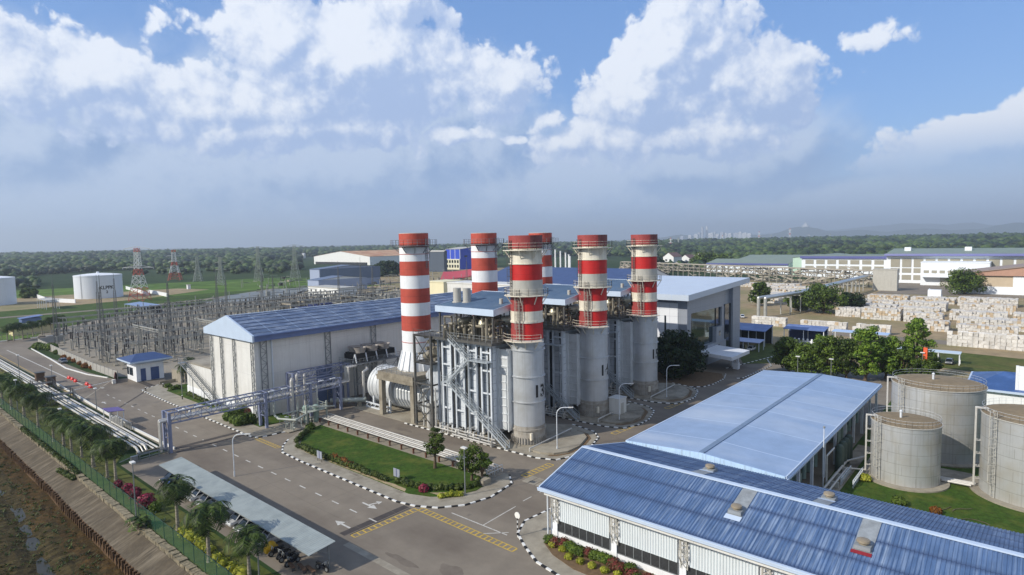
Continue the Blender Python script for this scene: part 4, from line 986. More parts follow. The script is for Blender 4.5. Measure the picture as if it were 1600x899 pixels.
# translucent strips with turbine ventilators
m_strip = mat('grey_roof_strip', (140, 146, 150), .7, var=.2, scale=1.5, dirt=(110, 112, 112), dirt_amt=.6, dirt_scale=1.0)
def vent(y, near, red=False):
    xs = (58.2, 62.7) if near else (63.4, 68.2); f = (lambda x: ez+(x-ex0)/(rx-ex0)*(rz_-ez)+.075) if near else (lambda x: rz_-(x-rx)/(ex1-rx)*(rz_-ez)+.075)
    b = MB(); b.face([(xs[0], y-.75, f(xs[0])), (xs[1], y-.75, f(xs[1])), (xs[1], y+.75, f(xs[1])), (xs[0], y+.75, f(xs[0]))])
    s = b.build('roof_strip', m_strip, rf, recalc=False)
    t = thing('roof_ventilator', '', 'ventilator', (xs[0], y, f(xs[0])), 'ventilators on the blue warehouse roof')
    x = 58.9 if near else 67.6; z = f(x)
    b = MB(); b.box(x-.65, y-.65, z-.1, x+.65, y+.65, z+.25); b.build('curb', m_strip, t)
    b = MB(); b.lathe(x, y, [(.38, z+.25), (.38, z+.42), (.56, z+.46), (.52, z+.62), (.25, z+.72)], 20); b.build('cowl', mat('vent_cowl', (140, 128, 108), .5, var=.2, scale=2), t, smooth=40)
    b = MB(); w_ = 1.15 if red else 1.4; b.face([(x-w_, y-.8, f(x-w_)+.02), (x-.7, y-.8, f(x-.7)+.02), (x-.7, y+.8, f(x-.7)+.02), (x-w_, y+.8, f(x-w_)+.02)]); b.build('flashing', m_red if red else m_pblue, t, recalc=False) if not red else b.build('flashing', mat('red_flashing', (134, 30, 40), .6, var=.2, scale=3), t, recalc=False)
    return t
for y, nr, rd, lb in ((21.8, True, False, 'roof ventilator on the near slope of the blue roof with plain pale flashing'), (10.6, True, True, 'roof ventilator with dark red flashing on the near slope of the blue roof'), (28.2, False, False, 'roof ventilator on the far slope of the blue roof, nearer the gable'), (15.4, False, False, 'roof ventilator on the far slope of the blue roof, nearer the tanks')):
    vent(y, nr, rd)['label'] = lb
# pale workshop
ws = thing('workshop', 'wide low workshop with pale blue roof behind the blue warehouse', 'building', (74.4, 22, 0))
LX0, LX1, LY0, LY1 = 74.2, 132.6, 21.7, 43.2
b = MB(); b.box(LX0+.5, LY0+5.5, 0, LX1-1, LY1-.6, 6.0); b.build('wall', m_wallg, ws)
m_lroof = mat('pale_blue_roof', (138, 160, 190), .5, metal=.0, var=.09, scale=.4, dirt=(178, 190, 206), dirt_amt=.95, dirt_scale=.12, stretch=(1, .25, 1), patch=.05, lines=((0, 9.4, .10, (204, 220, 240)),), spec=.6)
b = MB(); roofslab(b, [(LX0, LY0, 6.35), (LX1, LY0, 6.35), (LX1, 32.2, 6.95), (LX0, 32.2, 6.95)], .15); roofslab(b, [(LX0, 32.2, 6.95), (LX1, 32.2, 6.95), (LX1, LY1, 6.35), (LX0, LY1, 6.35)], .15)
rfl = b.build('roof', m_lroof, ws, recalc=False)
b = MB(); b.box(LX0+.2, 31.85, 6.94, LX1-.2, 32.55, 7.04); b.build('ridge_strip', mat('ridge_grey', (112, 132, 156), .6, var=.15, scale=1), rfl)
b = MB(); b.extrude([(LY0, 5.5), (LY1, 5.5), (LY1, 6.42), (32.2, 7.03), (LY0, 6.42)], 'x', LX0-.16, LX0-.02); b.build('end_fascia', mat('drip_stained_fascia', (178, 206, 234), .5, var=.08, scale=1, streak=.55), ws)
b = MB(); b.box(LX0, LY0-.16, 5.9, LX1, LY0, 6.4); b.box(LX0, LY0-.34, 5.85, LX1, LY0-.16, 6.1); b.box(LX0, LY1, 5.9, LX1, LY1+.2, 6.4); b.build('eaves_fascia', m_pblue, ws)
b = MB()
for i in range(10): x = LX0+.8+i*6.3; b.mark().box(x-.18, LY0+.3, 0, x+.18, LY0+.66, 6.2)
b.build_each('column', m_steelw, ws); b = MB()
for x0_ in (78, 90.4, 105, 118): b.mark().box(x0_, LY0+5.3, .5, x0_+5, LY0+5.55, 4.2)
b.build_each('bay_door', m_dark, ws)
rr = random.Random(9); b = MB()
for k in range(9):
    x = 77+k*5.6+rr.uniform(-1, 1); 
    if 96 < x < 108: continue
    b.mark().box(x, LY0+2.4, .1, x+rr.uniform(1, 2.4), LY0+4.6, rr.uniform(1.2, 3.4)); b.mark().cyl((x+3.2, LY0+2.6, .1), (x+3.2, LY0+2.6, rr.uniform(2, 4)), .4, n=12)
b.build_each('machinery', m_green, ws, smooth=40)
b = MB(); b.tube([(76, LY0-1.2, 1.0), (100, LY0-1.2, 1.0), (104, LY0-3, 1.0)], .16, n=8); b.tube([(76, LY0-1.9, 1.0), (97, LY0-1.9, 1.0), (99, LY0-4, .6)], .13, n=8); b.tube([(90, LY0-.8, .2), (90, LY0-.8, 4.6), (94, LY0-.8, 4.6)], .12)
for i in range(7): b.box(77+i*3.4, LY0-2.2, 0, 77.25+i*3.4, LY0-.9, .9)
tag(b.build('service_pipes', m_pipe, smooth=40, origin=(88, 20, 0)), 'pale service pipes on low stands along the pale workshop', 'pipes')
b = MB(); b.rail([(92, 19.5, 0), (98, 19.5, 0)], 1.1, .05, post=.8); b.rail([(92, 18, 0), (98, 18, 0)], 1.1, .05, post=.8); tag(b.build('pipe_stand', m_steelw, origin=(95, 18.8, 0)), 'small white pipe railings at the foot of the smallest tank', 'railing')
b = MB(); b.box(LX0, 19.2, 0, 112, 21.3, .12); struct(b.build('pavement', m_concd))
m_cyl = mat('green_cylinders', (70, 84, 74), .6, var=.2, scale=1)
for k in range(4):
    b = MB(); x = 97.8+k*1.9; b.lathe(x, 21.0, [(.55, .12), (.6, .3), (.6, 3.6), (.4, 4.0), (.15, 4.1)], 16)
    tag(b.build('gas_vessel', m_cyl, smooth=40, origin=(x, 21, .12)), 'dark green upright vessel in the row under the workshop eave', 'vessel', 'dark green vessels under the workshop eave')
# poles
def mast_lamp(x, y, h, label):
    t = thing('floodlight_pole', label, 'pole', (x, y, 0)); b = MB(); b.cyl((x, y, 0), (x, y, h), .09, .06, n=8); b.build('pole', m_steelw, t); b = MB(); b.ball((x, y, h+.1), .18, n=10); b.build('lamp', m_steel, t, smooth=40)
mast_lamp(89.5, 21.2, 8.6, 'thin white pole with round top at the edge of the pale roof')

# ================================================================ STORAGE TANKS
m_tank = mat('tank_steel', (184, 186, 185), .42, metal=.35, var=.08, scale=.6, streak=.5, dirt=(150, 140, 118), dirt_amt=.6, dirt_scale=.3, lines=((2, 1.5, .035, (126, 124, 118), -.25),))
m_ttop = mat('tank_top', (134, 118, 92), .9, var=.14, scale=1.2, dirt=(104, 92, 72), dirt_amt=.6, dirt_scale=.4)
def tank(cx, cy, r, h, label, pipe_ang, seed):
    rr = random.Random(seed)
    t = thing('storage_tank', label, 'tank', (cx, cy, 0), 'grey steel tanks on the right')
    b = MB(); b.cyl((cx, cy, 0), (cx, cy, .25), r+1.1, n=64); b.build('plinth', m_conc, t, smooth=40)
    b = MB(); b.lathe(cx, cy, [(r, .25), (r, h)], 96, cap=False); nb = int(h/1.5)
    for k in range(nb):
        for i in range(7):
            a = 2*PI*(i+.5*(k % 2)+rr.uniform(-.1, .1))/7; b.beam((cx+(r+.004)*math.cos(a), cy+(r+.004)*math.sin(a), .25+k*1.5), (cx+(r+.004)*math.cos(a), cy+(r+.004)*math.sin(a), min(h, 1.5*(k+1))), .03, m=1)
    b.build('shell', [m_tank, mat('tank_seam', (138, 136, 130), .6, var=.2)], t, smooth=40); b = MB()
    b.ring(cx, cy, h-.12, r-.02, r+.12, .12, 96); b.build('top_ring', m_gry, t)
    b = MB(); b.lathe(cx, cy, [(r+.02, h), (r*.6, h+r*.05), (.3, h+r*.075)], 64); top = b.build('roof', m_ttop, t, smooth=30)
    b = MB(); b.rail([(cx+(r-.05)*math.cos(2*PI*i/40), cy+(r-.05)*math.sin(2*PI*i/40), h) for i in range(40)], .9, .011, post=1.8, closed=True); b.build('railing', m_steelw, top)
    b = MB(); b.cyl((cx, cy+.6, h), (cx, cy+.6, h+r*.05+.9), .16, n=10); b.ball((cx, cy+.6, h+r*.05+1.0), .22, n=8); b.build('vent', m_steelw, top, smooth=40)
    a = math.radians(pipe_ang); b = MB()
    for off, q in ((0, .10), (.06, .07)):
        c = Vector((math.cos(a+off*1.6), math.sin(a+off*1.6), 0)); o = Vector((cx, cy, 0))
        b.tube([o+c*(r+.6)+Vector((0, 0, .6)), o+c*(r+.6)+Vector((0, 0, h+.35)), o+c*(r-.7)+Vector((0, 0, h+.35)), o+c*(r-.7)+Vector((0, 0, h-.02))], q, n=9)
        for z in (1.5, 3.2, 5, 6.8): 
            if z < h: b.beam(o+c*r+Vector((0, 0, z)), o+c*(r+.6)+Vector((0, 0, z)), .08)
    b.build('riser_pipe', m_pipe, t, smooth=40)
    ladder(cx, cy, r+.2, pipe_ang+38, .3, h+1, t, m_gry)
    return t
tank(100.5, 13.2, 4.25, 8.5, 'smallest grey steel tank, standing alone on the lawn', 105, 1)
tank(116.0, 11.1, 6.2, 11.3, 'wide grey steel tank behind the smallest one, by the pale roof', 103, 2)
tank(103.6, -1.0, 5.9, 10.9, 'large grey steel tank at the right edge of the photo', 98, 3)
b = MB(); b.tube([(101.5, 8.9, .5), (101.6, 5.6, .5)], .16); b.tube([(102.1, 9.2, .5), (102.3, 5.2, .5)], .13); b.tube([(102.7, 9.6, .4), (103, 5.2, .4)], .2)
tag(b.build('link_pipe', m_pipe, smooth=40, origin=(102, 7.4, 0)), 'short pale pipes between the smallest tank and the right edge tank', 'pipes')
b = MB(); b.prism([(112, 4), (122, 4), (122, 6), (112, 6)], 0, .1); b.sheet(rect(104, 5.6, 108, 18.6), .1); struct(b.build('pavement', m_concd))
b = MB(); rr = random.Random(2)
for (x, y) in ((90.4, 8.6), (91.6, 6.8), (88.6, 5.2), (89.8, 3.0)):
    p = [(x, y, .12)]; a = rr.uniform(0, 6)
    for k in range(7): p.append((p[-1][0]+math.cos(a)*.45, p[-1][1]+math.sin(a)*.45, .1+rr.uniform(0, .1))); a += rr.uniform(-.5, .5)
    b.mark(); b.tube(p, .045, n=5)
for o, lb in zip(b.build_each('fallen_branch', m_bank, origin=(90, 6, 0)), ('the one nearest the smallest tank', 'the second from the smallest tank', 'the one nearest the blue roof', 'the one farthest right')): tag(o, 'dry fallen branch on the tank lawn, '+lb, 'branch')

# ================================================================ OFFICE BUILDING WITH GLASS FRONT
of = thing('office_building', 'grey panelled office block with tall glass front and slanted white roof', 'building', (148, 68, 0))
m_pan = mat('grey_panel', (150, 157, 168), .45, metal=.2, var=.05, scale=.3, lines=((2, 1.9, .05, (124, 130, 142)), (0, 3.0, .05, (124, 130, 142)), (1, 3.0, .05, (124, 130, 142))))
m_panw = mat('white_panel', (222, 226, 232), .45, var=.04, scale=.3, lines=((2, 1.9, .05, (160, 166, 176)), (1, 3.0, .05, (160, 166, 176))))
b = MB(); b.box(149, 70, 0, 182.5, 100, 19.6); b.build('core', m_pan, of)
b = MB(); b.box(147.8, 68, 15.2, 172, 71, 19.8); b.box(147.8, 68, 0, 150.2, 70.5, 15.2); b.box(177.6, 67.4, 0, 183.4, 70.6, 20.6); b.box(171.2, 68.2, 0, 173.2, 70.5, 15.2); b.box(171.2, 68.4, 15.2, 177.6, 70.5, 20.4); b.build('frame', m_pan, of)
b = MB(); b.box(147.7, 70.6, 7.4, 149.1, 77.4, 18.0); b.box(147.9, 74.4, 0, 149.2, 77.2, 7.4); b.box(147.75, 77.4, 15.6, 149.1, 100, 18); b.build('white_cladding', m_panw, of)
b = MB(); b.box(147.95, 77.4, .5, 149.1, 92, 15.6); b.box(147.66, 73.9, 4, 147.8, 74.4, 14.6); g1 = b.build('window', m_glass, of)
m_mirror = mat('mirror_glass', (84, 100, 104), .05, metal=.85, var=.12, scale=.12, lines=((0, 2.6, .05, (36, 44, 48)), (2, 2.4, .05, (36, 44, 48))))
b = MB(); b.box(152.0, 68.9, 3.2, 168.2, 69.2, 15.2); b.build('glass_wall', m_mirror, of)
b = MB(); b.mark().box(150.2, 68.6, .2, 152.0, 69, 15.2); b.mark().box(168.2, 68.7, 6.5, 171.2, 69.1, 15.2); b.mark().box(173.2, 68.0, 0.4, 177.6, 68.5, 15.6); b.build_each('dark_window', m_glass, of)
b = MB(); b.box(160, 67.6, 0, 173, 69, 5.4); b.box(166.4, 67.8, 5.4, 171.4, 69, 9.6); lw = b.build('porch_wall', m_pan, of)
for i in range(5): 
    b = MB(); x = 160.6+i*1.7; b.box(x, 67.53, 3.2, x+.7, 67.65, 4.6); b.build('window', m_glass, lw)
b = MB(); b.box(168.4, 67.74, 7.0, 169.2, 67.85, 8.4); b.build('window', m_glass, lw)
b = MB(); roofslab(b, [(144.2, 66.0, 20.6), (187.4, 66.0, 22.6), (187.4, 101, 22.6), (144.2, 101, 20.6)], 1.5); b.build('roof', mat('office_roof', (190, 202, 216), .4, metal=.1, var=.04, scale=.2, lines=((1, 4.2, .08, (176, 196, 224)),)), of, recalc=False)
for i in range(9):
    pass
b = MB(); roofslab(b, [(151, 57.4, 4.6), (163.4, 57.4, 4.6), (166.5, 67.6, 4.6), (154, 67.6, 4.6)], .9); b.box(159.6, 59, 0, 160.2, 59.6, 3.8); b.box(162, 61.5, 0, 162.6, 62.1, 3.8); b.box(158.4, 58.6, 0, 159.6, 60, 1.8); b.build('entrance_canopy', m_panw, of, recalc=False)
# ================================================================ SHEDS AND PARKING BEYOND THE OFFICE
m_bluer = mat('blue_sheet_roof', (92, 110, 156), .45, var=.10, scale=.4, dirt=(140, 160, 206), dirt_amt=.4, dirt_scale=.2)
def open_shed(label, x0, y0, x1, y1, h, slope, roof, post, walls=None, cat='shed', name='open_shed'):
    """roof on posts; runs along y"""
    t = thing(name, label, cat, (x0, y0, 0)); b = MB(); roofslab(b, [(x0, y0, h), (x1, y0, h+slope), (x1, y1, h+slope), (x0, y1, h)], .14); b.build('roof', roof, t, recalc=False)
    b = MB(); n = max(2, int((y1-y0)/4.5))
    for i in range(n+1):
        y = y0+.3+(y1-y0-.6)*i/n
        for x, z in ((x0+.4, h), (x1-.4, h+slope)): b.mark().box(x-.1, y-.1, 0, x+.1, y+.1, z-.1)
    b.build_each('post', post, t)
    if walls:
        b = MB(); b.box(x1-.3, y0+.2, 0, x1-.15, y1-.2, h+slope-.2); b.build('back_wall', walls, t)
    return t
open_shed('long blue roofed bike shed right of the glass office', 196, 64, 204, 90, 5.0, 1.2, m_bluer, m_steelw, m_dark)
open_shed('low pale blue car shelter in front of the bike shed', 186, 62.4, 191, 82, 2.9, .4, mat('lilac_sheet', (160, 168, 196), .45, var=.05, scale=.4), m_steelw, cat='car shelter')
open_shed('blue roofed gatehouse shed with open white posts', 209, 50, 215, 62.6, 4.6, .8, m_bluer, m_whs, mat('navy_wall', (40, 56, 96), .6, var=.1))
b = MB(); b.box(205.6, 50, 0, 206.0, 61, 1.6)
for k in range(9): b.box(205.4, 50+k*1.3, 0, 206.2, 50.4+k*1.3, 2.2)
tag(b.build('fence', m_whs, origin=(206, 55, 0)), 'short white fence in front of the open gatehouse shed', 'fence')
open_shed('pale blue walkway roof among the right hand trees', 218, 34, 222, 50, 3.6, .2, mat('pale_walkway', (170, 192, 222), .45, var=.05), m_whs, cat='walkway')
open_shed('long narrow pale grey car park roof behind the tanks', 196, 14, 199, 33, 3.2, .2, mat('pale_grey_sheet', (190, 204, 214), .45, var=.06), m_whs, cat='car shelter')
nb = thing('pump_house', 'white building with blue hip roof behind the right hand tanks', 'building', (150, 5, 0)); b = MB(); b.box(150, -22, 0, 166, 9, 4.2); b.build('wall', m_whs, nb)
b = MB(); z0, z1 = 4.3, 6.6
for f in ([(149.4, -22.6, z0), (149.4, 9.6, z0), (158, 4, z1), (158, -18, z1)], [(149.4, 9.6, z0), (166.6, 9.6, z0), (158, 4, z1)], [(166.6, 9.6, z0), (166.6, -22.6, z0), (158, -18, z1), (158, 4, z1)], [(166.6, -22.6, z0), (149.4, -22.6, z0), (158, -18, z1)]): b.face(f)
r_ = b.build('roof', mat('strong_blue_roof', (58, 86, 134), .45, var=.15, scale=.4, dirt=(96, 130, 190), dirt_amt=.5, dirt_scale=.3), nb); b = MB()
b.box(149.1, -22.9, 3.9, 166.9, 9.9, 4.3); b.build('eaves', m_pblue, nb)
ww = thing('screen_wall', 'tall white wall with open steel frame at the right edge', 'wall', (152, -2, 0)); b = MB(); b.box(150.4, -24, 4.4, 150.8, 1.6, 9.2); b.box(150.38, 1.62, 0, 150.92, 2.1, 9.25); b.build('panel', m_whs, ww)
b = MB()
for y in (-1, -5, -9): b.box(147.8, y-.2, 0, 148.2, y+.2, 6.2); b.beam((148, y, 6.1), (148, y-4, 3.8), .2)
b.beam((148, 0, 6.1), (148, -13, 6.1), .3); b.beam((148, 0, 3.6), (148, -13, 3.6), .2); b.build('steel_frame', m_gry, ww)

# ================================================================ PAPER MILL AND ITS BALES
m_mill = mat('mill_white', (226, 232, 238), .55, var=.03, scale=.2, streak=.06); m_taupe = mat('taupe_panel', (150, 146, 132), .7, var=.06, scale=.3)
m_olive = mat('olive_sheet_roof', (124, 136, 122), .55, var=.10, scale=.1); m_navy = mat('violet_fascia', (84, 90, 148), .5, var=.08, scale=.3)
ml = thing('paper_mill', 'long white paper mill with taupe window panels and violet eaves', 'building', (520, 40, 0)); MX = 512
b = MB(); b.box(MX, -160, 0, MX+70, 82, 19.8); b.build('wall', m_mill, ml); b = MB(); roofslab(b, [(MX-3.2, -162, 20.4), (MX+36, -162, 24.0), (MX+36, 83, 24.0), (MX-3.2, 83, 20.4)], .5); b.build('roof', m_olive, ml, recalc=False)
b = MB(); roofslab(b, [(MX-3.6, -162, 19.7), (MX-3.2, -162, 21.0), (MX-3.2, 83, 21.0), (MX-3.6, 83, 19.7)], .3); b.build('fascia', m_navy, ml, recalc=False)
for k in range(24):
    y = 80-k*7.0; b = MB(); b.mark().box(MX-.3, y-6.2, 11.4, MX+.2, y-.6, 17.4)
    if k < 3: b.mark().box(MX-.3, y-6.2, 7.4, MX+.2, y-.6, 10.6); b.mark().box(MX-.3, y-6.2, 2.4, MX+.2, y-.6, 5.8)
    b.build_each('window_panel', m_taupe, ml)
for k in range(5):
    b = MB(); b.box(MX+20, 70-k*36, 22.2, MX+24, 74-k*36, 25.2); b.build('roof_vent', m_mill, ml)
an2 = flat_block('mill_annex', 'lower white annex with a row of small windows before the mill', 'building', 494, 22, MX, 59, 15.4, m_mill, m_mill); windows(an2, ('x', 494), 27, 58, 0, (8.2,), 7, 3.0, 2.0, -.15, m_taupe)
b = MB(); b.box(493.7, 28, 0, 494.1, 48, 5.4); b.build('loading_door', m_gry, an2); b = MB(); b.box(489, 26, 5.8, 494.2, 58, 6.4); b.build('loading_canopy', m_mill, an2)
m2 = flat_block('mill_hall', 'white mill hall with two rows of taupe panels, left of the long mill', 'building', 556, 84, 600, 152, 17.6, m_mill, m_olive); windows(m2, ('x', 556), 90, 150, 0, (6.2, 11.2), 7, 6.4, 3.4, -.3, m_taupe, name='window_panel')
b = MB(); b.box(554.6, 83, 15.8, 556, 153, 17.8); b.build('fascia', m_navy, m2)
shed('green_shed', 'pale green windowless mill shed between two white halls', 'building', 580, 120, 640, 166, 15.6, 2.4, mat('pale_green_sheet', (176, 202, 184), .6, var=.05, scale=.2), m_olive)
s3 = shed('mill_warehouse', 'low white warehouse with olive roof, farthest left of the mill', 'building', 588, 172, 640, 250, 9.4, 3.6, m_mill, m_olive, axis='y')
b = MB(); b.box(586.8, 172, 8.4, 588, 250, 9.8); b.build('fascia', m_navy, s3)
shed('mill_warehouse', 'olive roofed warehouse behind the low white one', 'building', 650, 120, 720, 240, 12, 3, m_wallg, m_olive, axis='y')
br = thing('brown_warehouse', 'brown gabled warehouse with white base right of the mill yard', 'building', (440, 0, 0)); b = MB(); b.extrude([(36, 4.4), (-70, 4.4), (-70, 11), (-17, 18.4), (36, 11)], 'x', 436, 480); b.build('wall', mat('beige_wall', (188, 172, 148), .7, var=.06, scale=.3), br); b = MB(); b.box(435.8, -70, 0, 480, 36, 4.4); b.box(435.7, -70, 0, 436, 9, 10.4); b.build('white_base', m_mill, br)
b = MB(); b.extrude([(38, 10.6), (-72, 10.6), (-17, 18.6)], 'x', 434.6, 435.6); b.build('gable', mat('brown_sheet', (176, 138, 118), .7, var=.08, scale=.3, streak=.35), br)
b = MB(); roofslab(b, [(434, 38.4, 10.9), (481, 38.4, 10.9), (481, -17, 19.2), (434, -17, 19.2)], .4); roofslab(b, [(434, -17, 19.2), (481, -17, 19.2), (481, -72, 10.9), (434, -72, 10.9)], .4); b.build('roof', mat('dull_brown_roof', (150, 132, 118), .6, var=.08), br, recalc=False)
flat_block('yard_block', 'plain pale grey block standing in the mill yard beside the pipe rack', 'building', 436, 64, 442, 77, 13, m_gry, m_gry)
b = MB(); b.box(398, 38, 0, 402, 44, 4.4); b.extrude([(38, 0), (44, 0), (44, 4.6), (38, 1.2)], 'x', 402, 405); tag(b.build('yard_kiosk', m_mill, origin=(400, 41, 0)), 'small white kiosk beside the round tree in the mill yard', 'kiosk')
# pipe rack across the back
fr = thing('pipe_rack', 'long weathered steel pipe rack in front of the paper mill', 'pipe rack', (455, 170, 0)); b = MB(); rr = random.Random(4)
pA = Vector((452, 78, 0)); pB = Vector((560, 330, 0)); n = 40
dv = (pB-pA).normalized(); nv = Vector((-dv.y, dv.x, 0))
for i in range(n+1):
    c = pA.lerp(pB, i/n)
    for s in (-3, 3): b.beam(c+nv*s, c+nv*s+Vector((0, 0, 11)), .5)
    for z in (5, 8, 11): b.beam(c-nv*3+Vector((0, 0, z)), c+nv*3+Vector((0, 0, z)), .4)
    if i < n:
        d2 = pA.lerp(pB, (i+1)/n)
        for s in (-3, 3): b.beam(c+nv*s+Vector((0, 0, 5 if i % 2 else 11)), d2+nv*s+Vector((0, 0, 11 if i % 2 else 5)), .3)
b.build('frame', mat('rack_steel', (138, 134, 124), .7, var=.25, scale=.3), fr)
b = MB()
for z, s in ((5.4, -2), (5.4, 0), (8.4, -2.2), (8.4, 1), (11.5, -2), (11.5, .5), (11.5, 2.4)): b.beam(pA+nv*s+Vector((0, 0, z)), pB+nv*s+Vector((0, 0, z)), .7)
rr = random.Random(44)
for k in range(170):
    f = rr.random(); c = pA.lerp(pB, f)+nv*rr.uniform(-3, 3)+Vector((0, 0, rr.uniform(1, 11))); b.beam(c, c+dv*rr.uniform(2, 14)+Vector((0, 0, rr.choice((0, 0, 3, -3)))), rr.uniform(.3, 1.2))
b.build('pipe', mat('rack_pipe', (160, 154, 142), .6, var=.3, scale=.2), fr)
b = MB(); b.tube([(268, 90.5, 0), (268, 90.5, 8.5), (300, 84, 8.8), (436, 82, 8.8)], .7, n=10); b.tube([(268, 87.6, 0), (268, 87.6, 8.5), (300, 81.6, 8.8), (436, 80, 8.8)], .7, n=10)
for i in range(14):
    x = 284+i*11; yc = 86-.12*(x-268)*(x < 300) if x < 300 else 82.6; b.box(x-.2, yc-2.2, 0, x+.2, yc-1.8, 8.2); b.box(x-.2, yc+1.8, 0, x+.2, yc+2.2, 8.2); b.box(x-.2, yc-2.4, 7.7, x+.2, yc+2.4, 8.1)
tag(b.build('pipeline', mat('silver_pipeline', (190, 192, 188), .35, metal=.5, var=.15, scale=.4), smooth=40, origin=(268, 89, 0)), 'two bent silver pipes rising from the ground and running to the mill', 'pipeline')
# waste paper bales
m_bw = mat('white_bale', (204, 202, 198), .85, var=.14, scale=2.2, dirt=(150, 140, 124), dirt_amt=.6, dirt_scale=1.2, rnd=.16); m_bb = mat('brown_bale', (184, 164, 136), .9, var=.2, scale=2.2, dirt=(200, 190, 174), dirt_amt=.5, dirt_scale=1.5, rnd=.2)
def bale_mesh(seed, m):
    rr = random.Random(seed); b = MB(); k = len(b.v); n = 3
    b.box(-.64, -.62, 0, .64, .62, 1.12)
    b.v = [(x+rr.uniform(-.07, .07), y+rr.uniform(-.07, .07), z+rr.uniform(-.05, .03)) for x, y, z in b.v]
    for q in (-.3, .3): b.box(q-.03, -.66, -.01, q+.03, .66, 1.15)
    o = b.build('paper_bale', [m], None); return o
protos = [bale_mesh(i, m_bw) for i in range(3)]+[bale_mesh(7, m_bb)]
usedp = [False]*4; bale_ct = 0
def bale(x, y, z, kind, label, group):
    global bale_ct
    if bale_ct >= 296: return False
    i = 3 if kind else random.randrange(3)
    o = place(protos[i], usedp[i], (x+R(-.06, .06), y+R(-.06, .06), z), R(-.08, .08)+(PI if random.random() < .5 else 0), (1.0, R(.95, 1.03), R(.95, 1.03)), label, group, 'bale'); usedp[i] = True
    bale_ct += 1; return True
big = MB()
def stuff_bale(x, y, z, kind, s=1.0):
    k = len(big.v); big.box(x-.62*s, y-.62*s, z, x+.62*s, y+.62*s, z+1.12*s, 1 if kind else 0)
    big.v[k:] = [(a+R(-.12, .12)*s, c+R(-.12, .12)*s, d+R(-.07, .05)*s) for a, c, d in big.v[k:]]
def bale_row(x0, y0, nx, ny, nz, tone, label, indiv=True, s=1.0, skip_inner=True):
    for k in range(nz):
        for i in range(nx):
            for j in range(ny):
                if skip_inner and i > 0 and k < nz-1 and 0 < j < ny-1: continue
                if k == nz-1 and random.random() < (.14 if indiv else .3): continue
                if not indiv and k == nz-2 and random.random() < .08: continue
                x = x0+i*1.32*s; y = y0+j*1.3*s; kd = random.random() < tone
                if not (indiv and bale(x, y, k*1.13, kd, label, 'waste paper bales in the stack '+label.split(' stack ')[-1])): stuff_bale(x+R(-.15, .15), y+R(-.1, .1), k*1.13*s, kd, s)
bale_row(231, -4.0, 2, 19, 4, .06, 'wired bale of white waste paper in the long stack nearest the grey car park roof')
bale_row(242.8, 37.8, 2, 9, 3, .05, 'wired bale of white waste paper in the short stack behind the tall bright tree')
bale_row(243, 51.4, 2, 12, 3, .03, 'wired bale of white waste paper in the stack behind the gatehouse shed')
bale_row(245, 72.8, 2, 10, 3, .03, 'wired bale of white waste paper in the stack behind the bike shed')
rr = random.Random(21)
for (x0, y0, nx, ny, nz, tone) in ((256, 4, 5, 13, 4, .35), (256, -30, 6, 20, 4, .4), (262, 23, 6, 9, 4, .4), (285, 27, 6, 10, 4, .15), (286, 41, 6, 11, 5, .65), (290, 56, 6, 8, 4, .1), (306, 30, 6, 12, 4, .1), (310, 46, 7, 10, 4, .2), (318, 58, 7, 10, 4, .6), (276, -6, 8, 13, 4, .3), (276, 8, 7, 11, 4, .15), (300, 8, 7, 14, 4, .2), (300, -14, 8, 16, 4, .6), (330, 30, 8, 14, 4, .15), (336, 48, 8, 12, 3, .5), (340, 64, 8, 10, 3, .3), (332, 6, 8, 15, 4, .5), (330, -16, 8, 15, 4, .2), (362, 6, 9, 18, 4, .2), (366, 30, 9, 14, 3, .4), (370, 50, 8, 14, 3, .7), (370, -22, 9, 18, 4, .4), (356, 92, 9, 26, 3, .25), (385, 96, 9, 30, 3, .3), (330, 96, 8, 16, 3, .2), (410, 100, 9, 34, 3, .35), (430, 120, 8, 34, 3, .4)):
    bale_row(x0, y0, int(nx*1.22), int(ny*1.22), nz, tone*.5, '', indiv=False, s=.82)
tag(big.build('paper_bales', [m_bw, m_bb], recalc=False), 'mass of white and brown paper bales stacked across the mill yard', 'bales', kind='stuff')
print('bales', bale_ct)
# ================================================================ SWITCHYARD
m_porc = mat('porcelain', (50, 46, 44), .35, var=.2, scale=3); m_porg = mat('grey_porcelain', (126, 126, 124), .35, var=.15, scale=3); m_galv = mat('yard_steel', (150, 150, 144), .6, metal=.2, var=.2, scale=.6)
def post_mesh(kind):
    b = MB(); b.box(-.55, -.45, 0, .55, .45, .28, 2)
    if kind == 0:
        b.box(-.22, -.06, .28, -.12, .06, 2.9, 0); b.box(.12, -.06, .28, .22, .06, 2.9, 0); b.beam((-.17, 0, .6), (.17, 0, 2.6), .06, m=0); b.box(-.35, -.35, 2.9, .35, .35, 3.05, 0); zt = 3.05
    elif kind == 1:
        b.box(-.14, -.14, .28, .14, .14, 3.0, 0); b.box(-.5, -.4, 3.0, .5, .4, 3.3, 0); zt = 3.3
    else:
        b.box(-1.1, -.12, .28, -.86, .12, 3.2, 0); b.box(.86, -.12, .28, 1.1, .12, 3.2, 0); b.box(-1.3, -.2, 3.2, 1.3, .2, 3.45, 0); zt = 3.45
    xs = (0,) if kind < 2 else (-.95, .95)
    for x in xs:
        pr = []; z = zt
        for i in range(9): pr += [(.13, z), (.27, z+.1), (.13, z+.24)]; z += .26
        b.lathe(x, 0, pr, 8, 1); b.cyl((x, 0, z), (x, 0, z+.25), .2, n=8, m=0)
        if kind == 1: b.cyl((x, 0, z+.25), (x+1.1, 0, z+.35), .12, n=6, m=0)
    if kind == 2: b.beam((-.95, 0, z+.2), (.95, 0, z+.2), .12, m=0)
    return b
pm = []
